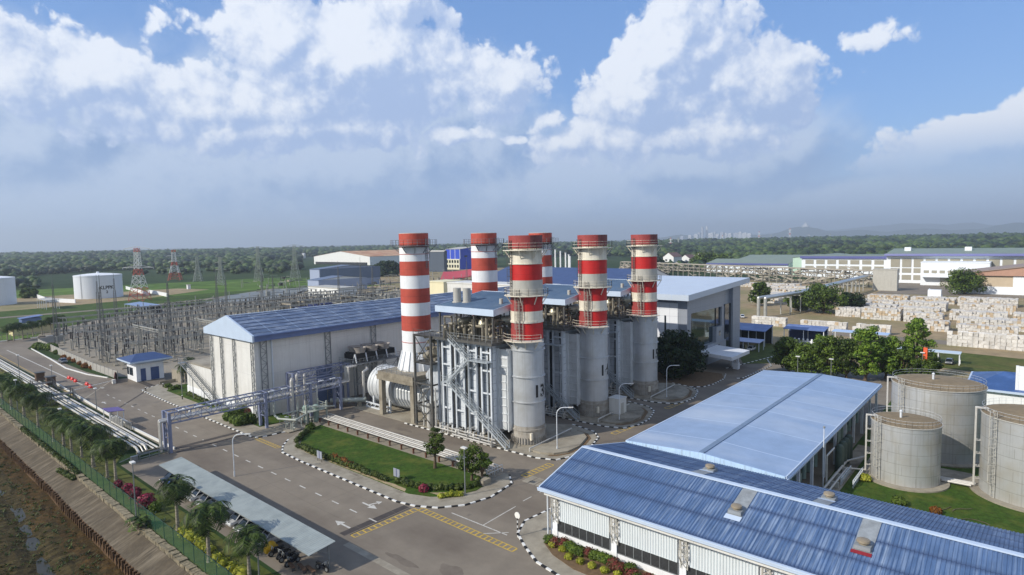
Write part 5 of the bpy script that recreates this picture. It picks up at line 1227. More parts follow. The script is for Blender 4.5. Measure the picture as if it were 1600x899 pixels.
for k, (mm, lb) in enumerate(((m_porc, 'brown ribbed insulator on a latticed stand in the switchyard'), (m_porg, 'grey ribbed instrument transformer on a post in the switchyard'), (m_porc, 'paired insulators of a disconnector on two legs in the switchyard'))):
    o = post_mesh(k).build(('insulator_post', 'instrument_transformer', 'disconnector')[k], [m_galv, mm, m_conc]); pm.append((o, lb))
used = [False]*3; ct = 0; rr = random.Random(8)
small = MB(); cand = []
for row in range(20):
    y = 200.5+row*7.6
    for i in range(64):
        x = 57.5+i*2.75+rr.uniform(-.2, .2)
        if y > 300 and x < 66+(y-300)*.9: continue
        if i % 9 in (3, 8) or rr.random() < .18: continue
        px, py = PX(x, y, 4)
        if px < 92 or px > 640 or (px > 316 and py > 499-.13*(px-316)): continue
        cand.append((y*.65+x*.75, x, y, 0 if (row % 5 in (0, 1)) else (1 if row % 5 == 3 else 2)))
cand.sort()
for _, x, y, k in cand:
    if ct < 294:
        place(pm[k][0], used[k], (x, y, .03), (0 if k < 2 else rr.choice((0, PI/2))), rr.uniform(.92, 1.15), pm[k][1], ('insulator posts in the switchyard', 'instrument transformers in the switchyard', 'disconnectors in the switchyard')[k], ('insulator', 'transformer', 'disconnector')[k]); used[k] = True; ct += 1
    else:
        small.box(x-.1, y-.1, 0, x+.1, y+.1, 3.0, 0); small.cyl((x, y, 3), (x, y, 5.5), .22, n=6, m=1)
for k in range(330):
    x = rr.uniform(110, 320) if k < 160 else rr.uniform(230, 480); y = rr.uniform(225, 400) if k < 160 else rr.uniform(270, 520); small.beam((x, y, 0), (x, y, rr.uniform(2, 7)), .3, m=0); small.beam((x, y, 4), (x+rr.uniform(2, 8), y+rr.uniform(-2, 2), 4), .25, m=rr.choice((0, 1)))
for k in range(900):
    x, y, _ = P(rr.uniform(400, 830), rr.uniform(436, 492)); h = rr.uniform(1.5, 7); q = rr.random()
    if 225 < x < 300 and 360 < y < 500: continue
    if q < .4: small.beam((x, y, 0), (x, y, h), .35, m=rr.choice((0, 1)))
    elif q < .75: a = rr.choice((0, PI/2)); small.beam((x, y, h), (x+rr.uniform(3, 14)*math.cos(a), y+rr.uniform(3, 14)*math.sin(a), h), .3, m=rr.choice((0, 0, 1)))
    else: w = rr.uniform(.8, 3); small.box(x, y, 0, x+w, y+w*rr.uniform(.6, 2), h*.5, rr.choice((0, 1, 2)))
tag(small.build('switchgear', [m_galv, m_porc, m_conc]), 'mass of small switchgear at the far end of the switchyard', 'switchgear', kind='stuff')
print('posts', ct, len(cand))
# busbars: long tubes over the rows
for j in range(7):
    b = MB(); y = 204+j*20.5
    for q in range(3): b.cyl((60+max(0, (y-300)*.9), y+q*2.4, 6.6), (230, y+q*2.4, 6.6), .1, n=6)
    for i in range(9): x = 62+max(0, (y-300)*.9)+i*16; b.box(x-.1, y-.6, 0, x+.1, y-.4, 6.5); b.box(x-.1, y+5.2, 0, x+.1, y+5.4, 6.5); b.beam((x, y-.6, 6.45), (x, y+5.4, 6.45), .16)
    tag(b.build('busbar', m_galv, origin=(60, y, 0)), 'three parallel busbar tubes on portal frames across the switchyard', 'busbar', 'busbars across the switchyard')
for j in range(6):
    b = MB(); x = 70+j*20
    lattice(b, x, 208+(j % 2)*4, 0, 9.5, .9, .5, 6, .09); lattice(b, x, 226+(j % 2)*4, 0, 9.5, .9, .5, 6, .09)
    b.beam((x, 208, 9.2), (x, 232, 9.2), .35); b.beam((x, 208, 8.5), (x, 232, 8.5), .2)
    tag(b.build('gantry', m_galv, origin=(x, 217, 0)), 'latticed gantry with a cross beam standing over the insulators', 'gantry', 'latticed gantries in the switchyard')
m_mast = mat('mast_steel', (104, 106, 106), .6, metal=.2, var=.15)
for (px, py, pt, lb) in ((164, 567, 430, 'tall latticed lightning mast nearest the guard booth'), (89, 538, 430, 'latticed lightning mast at the road corner, leftmost of the tall masts'), (268, 555, 425, 'tall latticed lightning mast left of the hall gable'), (341, 500, 420, 'thin lightning mast rising behind the hall roof, right of the gable'), (355, 494, 430, 'shorter thin mast close behind the hall roof'), (155, 500, 430, 'thin mast in front of the lettered white tank, left one'), (182, 502, 425, 'thin mast in front of the lettered white tank, right one'), (428, 480, 425, 'slim pole behind the hall, left of the white office'), (565, 475, 402, 'slim mast before the dark grey sheds, left of two'), (583, 470, 410, 'slim mast before the dark grey sheds, right of two'), (530, 470, 408, 'slim mast between the white office and the grey sheds'), (730, 460, 400, 'slim mast left of the middle bypass stack'), (410, 470, 418, 'pale pole in the field left of the grey processing hall')):
    x, y, _ = P(px, py); h = 20
    for k in range(330):
        if PX(x, y, h)[1] <= pt: break
        h += .2
        if PX(x, y, 5)[1] < pt: h = 5; break
    h = 5
    while PX(x, y, h)[1] > pt and h < 60: h += .25
    b = MB(); lattice(b, x, y, 0, h*.62, 1.3, .8, 12, .10, tb=.045); lattice(b, x, y, h*.62, h*.86, .55, .35, 6, .07, tb=.035); b.cyl((x, y, h*.86), (x, y, h), .07, n=6)
    tag(b.build('lightning_mast', m_mast, origin=(x, y, 0)), lb, 'mast')
# yard fence and wall
b = MB(); pts = [(51.6, 186), (51.2, 206), (51.8, 236), (53, 280), (62, 286)]
for (xa, ya), (xb, yb) in zip(pts, pts[1:]):
    L_ = math.hypot(xb-xa, yb-ya); n = int(L_/3)
    for i in range(n):
        f0, f1 = i/n, (i+1)/n; p = (xa+(xb-xa)*f0, ya+(yb-ya)*f0); q = (xa+(xb-xa)*f1, ya+(yb-ya)*f1)
        b.beam((p[0], p[1], 1.15), (q[0], q[1], 1.15), .08, 2.1); b.beam((p[0], p[1], 0), (p[0], p[1], 2.4), .2)
tag(b.build('yard_fence', mat('fence_panel_grey', (160, 158, 152), .8, var=.1, scale=.5), origin=(51.6, 206, 0)), 'grey panel fence between the road and the switchyard', 'fence')
b = MB(); rr2 = random.Random(6)
for i in range(28): x = 24.8+i*2.7; b.box(x-.1, 305.3, 0, x+.1, 305.5, 2.2)
b.beam((24.8, 305.4, 2.0), (100, 305.4, 2.0), .1); b.beam((24.8, 305.4, 1.2), (100, 305.4, 1.2), .1); b.beam((24.8, 305.4, .5), (100, 305.4, .5), .1)
tag(b.build('far_fence', m_rust, origin=(60, 305, 0)), 'low post and rail fence along the cross road', 'fence')
ps = flat_block('switch_room', 'cream hut under palm trees at the end of the road', 'building', 52, 318, 66, 326, 3.6, mat('cream_wall', (206, 194, 150), .7, var=.08), m_wallg)
b = MB(); roofslab(b, [(58, 336, 5.2), (66, 336, 6.0), (66, 343, 6.0), (58, 343, 5.2)], .2); b.box(58.5, 336.5, 0, 65.5, 342.5, 5.1); tag(b.build('shelter', m_bluer, recalc=False, origin=(62, 340, 0)), 'small pale blue roof behind the palms', 'roof')
sh2 = open_shed('blue roofed open shed with dark bays behind the switchyard', 112, 350, 120, 384, 4.4, .6, mat('grey_blue_sheet', (122, 142, 176), .5, var=.08), m_steelw, m_dark)
sh3 = open_shed('white posted loading shelter in front of the lettered tank', 88, 440, 95, 462, 5.6, .3, m_gry, m_whs)
# left tanks
def bigtank(cx, cy, r, h, label, txt, ang):
    t = thing('oil_tank', label, 'tank', (cx, cy, 0), 'white oil tanks beyond the switchyard'); b = MB(); b.lathe(cx, cy, [(r, 0), (r, h)], 72, cap=False)
    b.ring(cx, cy, h-.8, r-.02, r+.18, .3, 72); b.build('shell', mat('tank_white', (214, 220, 226), .5, var=.04, scale=.1, streak=.12), t, smooth=40)
    b = MB(); b.lathe(cx, cy, [(r+.05, h), (r*.5, h+.9), (.6, h+1.4)], 72); b.cyl((cx, cy, h+1.3), (cx, cy, h+2.3), .9, n=12); b.build('roof', m_whs, t, smooth=30)
    if txt:
        text_on_cyl('lettering', txt[0], 3.4, cx, cy, r, math.radians(ang), h*.46, m_blk, t, sx=.95); text_on_cyl('lettering', txt[1], 2.6, cx, cy, r, math.radians(ang), h*.27, m_blk, t)
    ladder(cx, cy, r+.1, ang-62, .2, h+1, t, m_steel, cage=False)
    return t
def fit_tank(pxl, pxr, pyb, pyt):
    x, y, _ = P((pxl+pxr)/2, pyb); D = math.hypot(x, y); th = math.atan(((pxl+pxr)/2-800)/FPX); de = (pxr-pxl)/2/FPX*math.cos(th)**2
    r = D*math.sin(de)/(1-math.sin(de)); k = (D+r)/D; h = 5
    while PX(x, y, h)[1] > pyt: h += .2
    return x*k, y*k, r, h
cx, cy, r, h = fit_tank(117, 194, 467, 431); bigtank(cx, cy, r, h, 'white oil tank with black letters, right of the two', ('KLPPK', '2'), 274)
cx, cy, r, h = fit_tank(-58, 28, 479, 436); bigtank(cx, cy, r, h, 'white oil tank cut by the left edge of the photo', ('KLPPK', '1'), 242)
b = MB(); 
for p, q in (((48, 462), (75, 472)), ((197, 452), (232, 462)), ((75, 472), (118, 474)), ((232, 458), (262, 464))):
    a = Vector(P(*p)); c = Vector(P(*q)); b.mark().beam(a+Vector((0, 0, 1.3)), c+Vector((0, 0, 1.3)), .4, 2.6)
for o, lb in zip(b.build_each('bund_wall', m_whs, origin=P(75, 472)), ('low white wall between the two oil tanks, left piece', 'low white wall right of the lettered tank, behind the large pylon', 'low white wall touching the left side of the lettered tank', 'low white wall right of the large pylon')): tag(o, lb, 'wall')
t = thing('field_hut', 'tiny white hut in the green field before the pylons', 'hut', P(295, 452)); x, y, _ = P(295, 452); b = MB(); b.box(x-1.2, y-1.2, 0, x+1.2, y+1.2, 3.6); b.build('wall', m_whs, t); b = MB(); b.box(x-1.6, y-1.6, 3.6, x+1.6, y+1.6, 3.9); b.build('roof', m_gry, t)
# pylons
m_pyr = mat('pylon_red', (176, 84, 64), .6, var=.1); m_pyw = mat('pylon_white', (196, 200, 200), .6, var=.1); m_pyg = mat('pylon_grey', (142, 148, 142), .6, var=.1)
def pylon(px, pb, pt, label, striped, rot, wb=9.0, arms=((.72, 9), (.99, 9)), group='power pylons', t=.3):
    x, y, _ = P(px, pb); h = 6
    while PX(x, y, h)[1] > pt: h += .25
    tt = t*max(1, math.hypot(x, y)/520)
    b = MB(); ms = (lambda i, n: (i//2) % 2) if striped else (lambda i, n: 0)
    w = wb*h/36
    lattice(b, 0, 0, 0, h*.6, w, w*.34, 5, tt, ms=(lambda i, n: (0, 0, 1, 1, 0)[i]) if striped else ms); lattice(b, 0, 0, h*.6, h, w*.34, w*.24, 5, tt*.8, ms=(lambda i, n: (1, 1, 1, 1, 0)[i]) if striped else ms)
    for f, a in arms:
        z = h*f; aa = a*h/36
        for s in (-1, 1):
            for e in (-.1, .1): b.beam((0, e*w, z), (s*aa, 0, z), tt*.7, m=1 if striped else 0); b.beam((0, e*w, z+h*.045), (s*aa, 0, z), tt*.5, m=1 if striped else 0)
            b.beam((s*aa, 0, z), (s*aa, 0, z-h*.035), tt*.5, m=1 if striped else 0)
    o = b.build('pylon', [m_pyr, m_pyw] if striped else [m_pyg], None); o.location = (x, y, 0); o.rotation_euler = (0, 0, rot); tag(o, label, 'pylon', group)
fa = math.radians(-49)
pylon(219, 470, 388, 'large red and white lattice pylon right of the lettered tank', True, fa, 10, ((.63, 10.5), (.985, 9)))
pylon(274, 438, 391, 'smaller red and white lattice pylon, farther than the large one', True, fa+.3, 13, ((.62, 6), (.8, 8)))
pylon(310, 440, 402, 'pale grey lattice pylon in the field, left of two', False, fa+.2, 11, ((.5, 6), (.8, 8)))
pylon(346, 446, 402, 'pale grey lattice pylon in the field, right of two', False, fa, 9, ((.55, 7), (.8, 7)))
pylon(462, 440, 384, 'tall grey lattice pylon left of the grey processing hall', False, fa, 9, ((.72, 9), (.98, 10)), t=.22)
pylon(405, 440, 386, 'tall faint grey lattice pylon in front of the forest', False, fa, 8, ((.7, 9), (.97, 10)), t=.22)
for px, pb, pt, st, lb in ((1048, 391, 372, True, 'far striped pylon right of stack 15'), (1129, 381, 368, True, 'far striped pylon over the forest below the towers'), (1186, 378, 362, True, 'far striped pylon left of the temple hill'), (1234, 376, 357, True, 'tall far striped pylon before the temple hill'), (1264, 374, 366, True, 'far striped pylon right under the temple hill'), (1297, 375, 365, False, 'far pale pylon right of the temple hill'), (1205, 377, 367, False, 'far pale pylon below the distant town'), (1060, 389, 372, False, 'faint grey pylon in the right hand forest')):
    pylon(px, pb, pt, lb, st, fa-.5, 7, ((.6, 6), (.85, 5)), 'far pylons over the forest', .28)
# ================================================================ BACKGROUND BUILDINGS
def at(px, py): x, y, _ = P(px, py); return x, y
def back_block(name, label, cat, pxl, pxr, pyb, pyt, depth, wall, roof, ridge=0.0, group=None, axis='y'):
    """building whose -x face runs between two surveyed ground points"""
    x0, y0 = at(pxl, pyb); x1, _, = at(pxr, pyb); r0 = (pxr-800, 0)
    # -x face at x = x0; find y of the right end on that plane
    y1 = y0
    while PX(x0, y1, 0)[0] < pxr and y1 > -2000: y1 -= .5
    h = 3
    while PX(x0, y0, h)[1] > pyt: h += .2
    if ridge: return shed(name, label, cat, x0, y1, x0+depth, y0, h, ridge, wall, roof, axis=axis, group=group), (x0, y1, y0, h)
    return flat_block(name, label, cat, x0, y1, x0+depth, y0, h, wall, roof, group), (x0, y1, y0, h)
m_slate = mat('slate_blue_sheet', (98, 112, 136), .55, var=.08, scale=.3); m_bgw = mat('bright_white_wall', (224, 226, 224), .6, var=.05, scale=.2); m_rust_roof = mat('rusty_sheet_roof', (176, 128, 92), .7, var=.3, scale=.08, dirt=(206, 178, 140), dirt_amt=.8, dirt_scale=.05)
o, q = back_block('processing_hall', 'tall slate blue hall with pale gable behind the white office', 'building', 485, 500, 450, 421, 60, mat('pale_blue_grey_wall', (150, 162, 186), .6, var=.05), m_slate, 2.2)
b = MB(); b.box(q[0]+.3, q[1]-.4, 6, q[0]+60, q[1]-.05, q[3]); b.build('side_cladding', m_slate, o)
o, q = back_block('processing_hall', 'lower slate blue lean-to hall beside the tall one', 'building', 482, 498, 457, 438, 42, m_bgw, m_slate, 2); b = MB(); b.box(q[0]-.2, q[1]-.2, 4.6, q[0]+.1, q[2]+.2, q[3]); b.box(q[0], q[1]-.4, .2, q[0]+42, q[1]-.05, q[3]); b.build('upper_cladding', mat('pale_blue_grey_wall', (0, 0, 0)), o)
o, q = back_block('site_office', 'white two storey site office with dark windows behind the hall', 'building', 482, 529, 463, 449, 14, m_bgw, m_gry); windows(o, ('x', q[0]), q[1]+1, q[2]-1, 0, (3.6, .8), 6, 1.6, 1.3, -.12)
o, q = back_block('long_shed', 'long white open shed with low pitched gable in the distance', 'building', 491, 578, 413, 401, 170, m_bgw, m_rust_roof, 9, axis='x')
b = MB(); b.box(q[0]-2, q[1]+8, 0, q[0]+.1, q[2]-8, 4.5); b.build('opening', m_dark, o)
o, q = back_block('dark_hall', 'dark slate hall right of the nearest bypass stack', 'building', 640, 694, 424, 394, 5, mat('dark_slate_wall', (72, 82, 96), .6, var=.06, scale=.2), m_gry, 1.5)
o, q = back_block('blue_hall', 'bright blue cladded hall with cream lower storey and grey roof', 'building', 697, 719, 421, 390, 50, mat('vivid_blue_cladding', (46, 74, 190), .5, var=.06, scale=.2), m_gry, 2.4)
b = MB(); b.box(q[0]-.8, q[1]+.5, 0, q[0]+.1, q[2]-.5, q[3]*.52); lw = b.build('lower_storey', mat('cream_lower_wall', (214, 212, 188), .6, var=.05), o); windows(lw, ('x', q[0]-.8), q[1]+1, q[2]-1, 0, (2.5, 8.6), 5, 3.0, 3.6, -.15)
for yy in (8, 22, 36):
    b = MB(); b.box(q[0]+yy, q[1]-.3, 16, q[0]+yy+5, q[1]+.1, 18); b.build('window', m_dark, o)
b = MB(); 
for f in (0, .34, .67, 1): b.box(q[0]-.15, q[1]+(q[2]-q[1])*f-.3, q[3]*.52, q[0]+.05, q[1]+(q[2]-q[1])*f+.3, q[3])
b.build('white_strip', m_bgw, o)
b = MB(); A_ = Vector(P(688, 441)); B_ = Vector(P(760, 441)); dd = (B_-A_).normalized(); nn = Vector((.75, .65, 0))
for k in range(12):
    f0, f1 = k/12, (k+1)/12; q = [A_.lerp(B_, f)+nn*o_+Vector((0, 0, 2.5+6*f*f+h_)) for f, o_, h_ in ((f0, 0, 0), (f1, 0, 0), (f1, 26, 5.5), (f0, 26, 5.5))]; b.face(q); b.face([p-Vector((0, 0, .5)) for p in q][::-1])
    if k % 3 == 0: p = A_.lerp(B_, f0); b.box(p.x+1, p.y+1, 0, p.x+1.6, p.y+1.6, 2.3+6*f0*f0)
tag(b.build('curved_roof', mat('curved_red_roof', (176, 62, 66), .5, var=.06), recalc=False, origin=tuple(A_)), 'low curved red roof left of the middle bypass stack', 'roof')
# more plant behind the boilers: blue roofed second hall, white walls, beige filter houses
back_block('second_hall', 'deep blue roofed hall behind the farthest bypass stack', 'building', 748, 985, 462, 441, 60, m_whs, mat('deep_blue_roof', (60, 76, 114), .45, var=.15, scale=.3), 8.5, axis='y')
back_block('white_plant_house', 'long plain white plant house behind the middle bypass stack', 'building', 700, 846, 486, 443, 14, m_wallg, m_wallg)
back_block('filter_house', 'cream air filter house right of the nearest bypass stack', 'building', 664, 694, 480, 441, 16, mat('cream_cladding', (222, 214, 178), .6, var=.05, scale=.3), None)
ax, ay, _ = P(702, 478); t = thing('air_filter', 'cream air filter stand with open louvres beside the filter house', 'filter', (ax, ay, 0)); b = MB()
for i in range(5):
    for k in range(4): b.mark().box(ax, ay-1.8-i*2, 3+k*2, ax+3, ay-.2-i*2, 4.6+k*2)
b.build_each('filter_box', mat('cream_cladding', (0, 0, 0)), t); b = MB()
for i in range(6): b.box(ax-.4, ay-.15-i*2, 0, ax-.1, ay+.15-i*2, 11.2)
for k in range(5): b.box(ax-.4, ay-10.1, 2.6+k*2, ax-.1, ay+.1, 2.9+k*2)
b.build('frame', m_timber, t)
for px, lb in ((540, 'concrete portal frame nearest the nearest bypass stack'), (447, 'concrete transformer bay wall behind the hall roof'), (468, 'cream transformer bay with blue cooler behind the hall roof')):
    x, y = at(px, 478 if px > 500 else (492 if px < 460 else 487)); t = thing('transformer_bay', lb, 'transformer bay', (x, y, 0), None); b = MB(); b.box(x, y-5, 0, x+.8, y-4.2, 5); b.box(x, y+4.2, 0, x+.8, y+5, 5); b.box(x, y-5, 5, x+.8, y+5, 5.8); b.box(x+.8, y+4.2, 0, x+9, y+5, 5.8); b.build('wall', m_conc, t)
    b = MB(); b.box(x+1, y-3, 0, x+6, y+3, 4); b.build('transformer', m_steeld, t)
    b = MB()
    for k in range(9): b.mark().box(x+1.5+k*1.6, y-8, 1, x+2.6+k*1.6, y-6, 4)
    b.build_each('cooler', mat('navy_cooler', (58, 70, 120), .6, var=.2) if px != 540 else m_gry, t)
for i, px in enumerate((868, 876, 884, 889, 891)):
    x, y = at(px, 422); b = MB(); h = 24-2*i; b.cyl((x, y, 0), (x, y, h), 1.0, .85, n=12); b.cyl((x, y, h), (x, y, h+.5), 1.1, n=12); tag(b.build('slim_chimney', m_whs, smooth=40, origin=(x, y, 0)), 'slim white chimney in the row between stacks 13 and 14', 'chimney', 'slim white chimneys behind the boilers')
hs = []
for (pxl, pxr, pb, pt, d, lb) in ((1036, 1052, 419, 402, 22, 'white three storey house with arched gable and brown roof'), (1062, 1078, 417, 405, 20, 'smaller pale grey house between two white houses'), (1078, 1104, 412, 402, 22, 'white house with a round turret left of the bushy tree')):
    o, q = back_block('house', lb, 'house', pxl, pxr, pb, pt, d, m_bgw, mat('brown_tile', (120, 92, 84), .7, var=.15, scale=.3), 5, axis='x'); windows(o, ('x', q[0]), q[1]+1.5, q[2]-1.5, 0, tuple(z for z in (1.5, 5, 8.5) if z+2 < q[3]), 2, 2.6, 1.9, -.15)
# ================================================================ HILLS, TOWN, FOREST
def hill(name, pxs, dist, hs_, m, width=500):
    b = MB(); n = len(pxs); rows = 7
    pts = []
    for k in range(rows):
        f = k/(rows-1); row = []
        for px, hh in zip(pxs, hs_):
            dx, dy, _ = P(px, 460); L_ = math.hypot(dx, dy); d = dist+(f-.5)*2*width
            row.append((dx/L_*d, dy/L_*d, hh*math.sin(PI*f)**.8*(1+.25*mnoise.noise((px*.03, f*3, 0)))))
        pts.append(row)
    for k in range(rows-1):
        for i in range(n-1): b.face([pts[k][i], pts[k][i+1], pts[k+1][i+1], pts[k+1][i]])
    return struct(b.build(name, m, recalc=False, smooth=60))
m_hill = mat('wooded_hill', (52, 66, 46), .95, var=.3, scale=.02, world=True, spec=.1)
hx = [980+i*14 for i in range(56)]
def hh(px, peaks, base): return base+sum(a*math.exp(-((px-c)/w)**2) for c, a, w in peaks)
hill('hills', hx, 12000, [1.35*hh(p, ((1258, 135, 34), (1335, 60, 40), (1062, 42, 30), (1440, 52, 60), (1580, 105, 60), (1180, 36, 40)), 26+12*mnoise.noise((p*.02, 0, 0))) for p in hx], m_hill, 600)
hx2 = [1100+i*22 for i in range(44)]
hill('hills', hx2, 17000, [hh(p, ((1370, 190, 80), (1500, 160, 60), (1720, 260, 140), (1240, 60, 60)), 70+50*mnoise.noise((p*.013, 4, 0))) for p in hx2], m_hill, 500)
hx3 = [-400+i*40 for i in range(36)]
hill('hills', hx3, 12500, [24+14*mnoise.noise((p*.006, 2, 0)) for p in hx3], m_hill, 500)
rr = random.Random(31); m_town = mat('town_white', (206, 208, 212), .6, var=.08, scale=.02); m_towng = mat('town_grey', (170, 174, 184), .6, var=.08, scale=.02)
for i, (px, hgt, w) in enumerate(((1097, 118, 12), (1104, 122, 12), (1112, 66, 22), (1116, 74, 18), (1088, 56, 26), (1078, 50, 20), (1128, 70, 24), (1133, 62, 30), (1140, 58, 26), (1150, 62, 34), (1156, 70, 22), (1163, 60, 30), (1092, 72, 16), (1108, 60, 20), (1121, 56, 22), (1066, 44, 24), (1170, 54, 26))):
    dx, dy, _ = P(px, 460); L_ = math.hypot(dx, dy); d = 9000+rr.uniform(-300, 300); hgt *= 1.5; w *= 2; x, y = dx/L_*d, dy/L_*d
    b = MB(); b.box(x-w/2, y-w/2, 0, x+w/2, y+w/2, hgt); b.box(x-w*.25, y-w*.3, hgt, x+w*.25, y+w*.3, hgt*1.06)
    for k in range(int(hgt/12)): b.box(x-w/2-.4, y-w*.4, 6+k*12, x-w/2+.1, y+w*.4, 9+k*12, 1)
    tag(b.build('town_block', [m_town if i % 3 else m_towng, m_towng], origin=(x, y, 0)), ('very tall thin twin tower in the distant town' if i < 2 else 'pale distant town block on the horizon right of the stacks'), 'tower' if i < 2 else 'building', 'distant town buildings')
dx, dy, _ = P(1257, 460); L_ = math.hypot(dx, dy); x, y = dx/L_*11900, dy/L_*11900
b = MB(); b.box(x-30, y-30, 180, x+30, y+30, 240); b.lathe(x, y, [(24, 240), (22, 256), (9, 270), (1, 288)], 16); b.box(x-52, y-52, 150, x+52, y+52, 218); tag(b.build('hilltop_temple', m_town, origin=(x, y, 118)), 'small white domed building on top of the far hill', 'temple')
for i in range(30):
    px = rr.uniform(1030, 1590) if i > 8 else rr.uniform(60, 460); py = rr.uniform(372, 388)+(0 if px > 700 else 6); x, y = at(px, py)
    d = math.hypot(x, y)
    if d > 3600 or d < 600: x, y = x/d*rr.uniform(1500, 2800), y/d*rr.uniform(1500, 2800); d = math.hypot(x, y)
    w = d*.0045*rr.uniform(.6, 1.6); h = d*.0022*rr.uniform(.7, 1.3)+8
    b = MB(); b.box(x-w/2, y-w, 0, x+w/2, y+w, h); b.extrude([(y-w*1.05, h), (y+w*1.05, h), (y, h+w*.3)], 'x', x-w*.55, x+w*.55, m=1)
    tag(b.build('far_building', [m_town, rr.choice((m_gry, m_town, m_rust_roof))], origin=(x, y, 0)), 'small pale building far off among the trees', 'building', 'small buildings among the far trees')

def forest(name, label, n, dmin, dmax, px0, px1, size, mats, seed, keep=None, zscale=.75):
    rng = np.random.default_rng(seed)
    ico_v = [(0,0,1)]; ico_f = []
    import bmesh
    bm = bmesh.new(); bmesh.ops.create_icosphere(bm, subdivisions=1, radius=1); V = np.array([v.co[:] for v in bm.verts]); Fc = np.array([[v.index for v in f.verts] for f in bm.faces]); bm.free()
    d = np.sqrt(rng.uniform(dmin**1.35, dmax**1.35, n)**(2/1.35)); px = rng.uniform(px0, px1, n)
    c = np.stack([px-800, np.full(n, -10.0), np.full(n, -FPX)], 1); Rm = np.array(CAM_ROT); w = c@Rm.T; w[:, 2] = 0; w /= np.linalg.norm(w, axis=1, keepdims=True)
    xy = w[:, :2]*d[:, None]
    if keep is not None:
        kp = np.array([keep(a, b_) for a, b_ in xy]); xy = xy[kp]; d = d[kp]; n = len(xy)
    s = size*(.55+1.15*rng.random(n)**1.7)*np.clip(d/900, .9, 2.6)
    vs = np.empty((n, len(V), 3))
    nz = 1+.34*(rng.random((n, len(V)))-.5)*1.7
    vs[:, :, 0] = xy[:, 0, None]+V[None, :, 0]*s[:, None]*.62*nz; vs[:, :, 1] = xy[:, 1, None]+V[None, :, 1]*s[:, None]*.62*nz
    hz_ = s*(.55+.3*rng.random(n)); vs[:, :, 2] = hz_[:, None]+V[None, :, 2]*s[:, None]*.62*zscale*nz
    vs[:, :, 2] = np.maximum(vs[:, :, 2], 0)
    fs = (Fc[None]+(np.arange(n)*len(V))[:, None, None]).reshape(-1)
    me = bpy.data.meshes.new(name); nf = n*len(Fc)
    me.vertices.add(n*len(V)); me.vertices.foreach_set('co', vs.reshape(-1)); me.loops.add(nf*3); me.loops.foreach_set('vertex_index', fs.astype(np.int32)); me.polygons.add(nf)
    me.polygons.foreach_set('loop_start', np.arange(nf, dtype=np.int32)*3); me.polygons.foreach_set('loop_total', np.full(nf, 3, dtype=np.int32)); me.update(); me.validate()
    me.materials.append(mats); o = bpy.data.objects.new(name, me); COL.objects.link(o); tag(o, label, 'forest', kind='stuff'); return o
m_forest = leaf_mat('forest_leaves', (18, 32, 16), (78, 98, 46), rnd=0, scale=.007, trans=.12)
def keepL(x, y):
    if mnoise.noise((x*.0035, y*.0035, 7)) < -.22: return False
    px, py = PX(x, y, 0)
    if 470 < px < 950 and math.hypot(x, y) < 1050: return False
    if px < 60: return py < 452
    if px < 470: return py < 434-.02*(px-60)+6*mnoise.noise((px*.02, 0, 1))
    return py < 402
def keepR(x, y):
    if mnoise.noise((x*.0035, y*.0035, 9)) < -.22: return False
    if 480 < x < 740 and -200 < y < 262: return False
    return True
forest('forest', 'dark green plantation forest stretching to the horizon, left of the stacks', 36000, 560, 3600, -60, 1000, 5.6, m_forest, 1, keepL)
forest('forest', 'green forest stretching to the horizon, right of the stacks', 26000, 640, 3800, 1000, 1660, 6.0, m_forest, 2, keepR)
# ================================================================ VEGETATION
m_palm = leaf_mat('palm_leaf', (28, 44, 16), (80, 100, 38), .2, 1.2); m_trunk = mat('palm_trunk', (150, 142, 126), .9, var=.2, scale=3, lines=((2, .35, .05, (96, 90, 80)),)); m_bark = mat('bark', (92, 78, 62), .9, var=.3, scale=3)
m_tree = leaf_mat('tree_leaf', (36, 54, 18), (100, 122, 42), .18, .5); m_treeb = leaf_mat('bright_tree_leaf', (52, 82, 20), (130, 158, 54), .15, .5); m_treed = leaf_mat('dark_tree_leaf', (20, 34, 16), (48, 68, 30), .15, .5)
m_bush = leaf_mat('bush_leaf', (44, 66, 20), (104, 124, 44), .2, .9); m_bushy = leaf_mat('yellow_bush_leaf', (110, 120, 28), (172, 172, 60), .15, 1.2); m_flower = leaf_mat('red_flower', (64, 72, 36), (132, 54, 58), .1, 3.0); m_pink = leaf_mat('pink_flower', (70, 56, 44), (168, 48, 84), .1, 2.2); m_orange = leaf_mat('orange_shrub', (92, 66, 26), (150, 92, 34), .15, 1.5); m_hedge = leaf_mat('hedge_leaf', (34, 52, 18), (86, 98, 36), .15, 1.0)
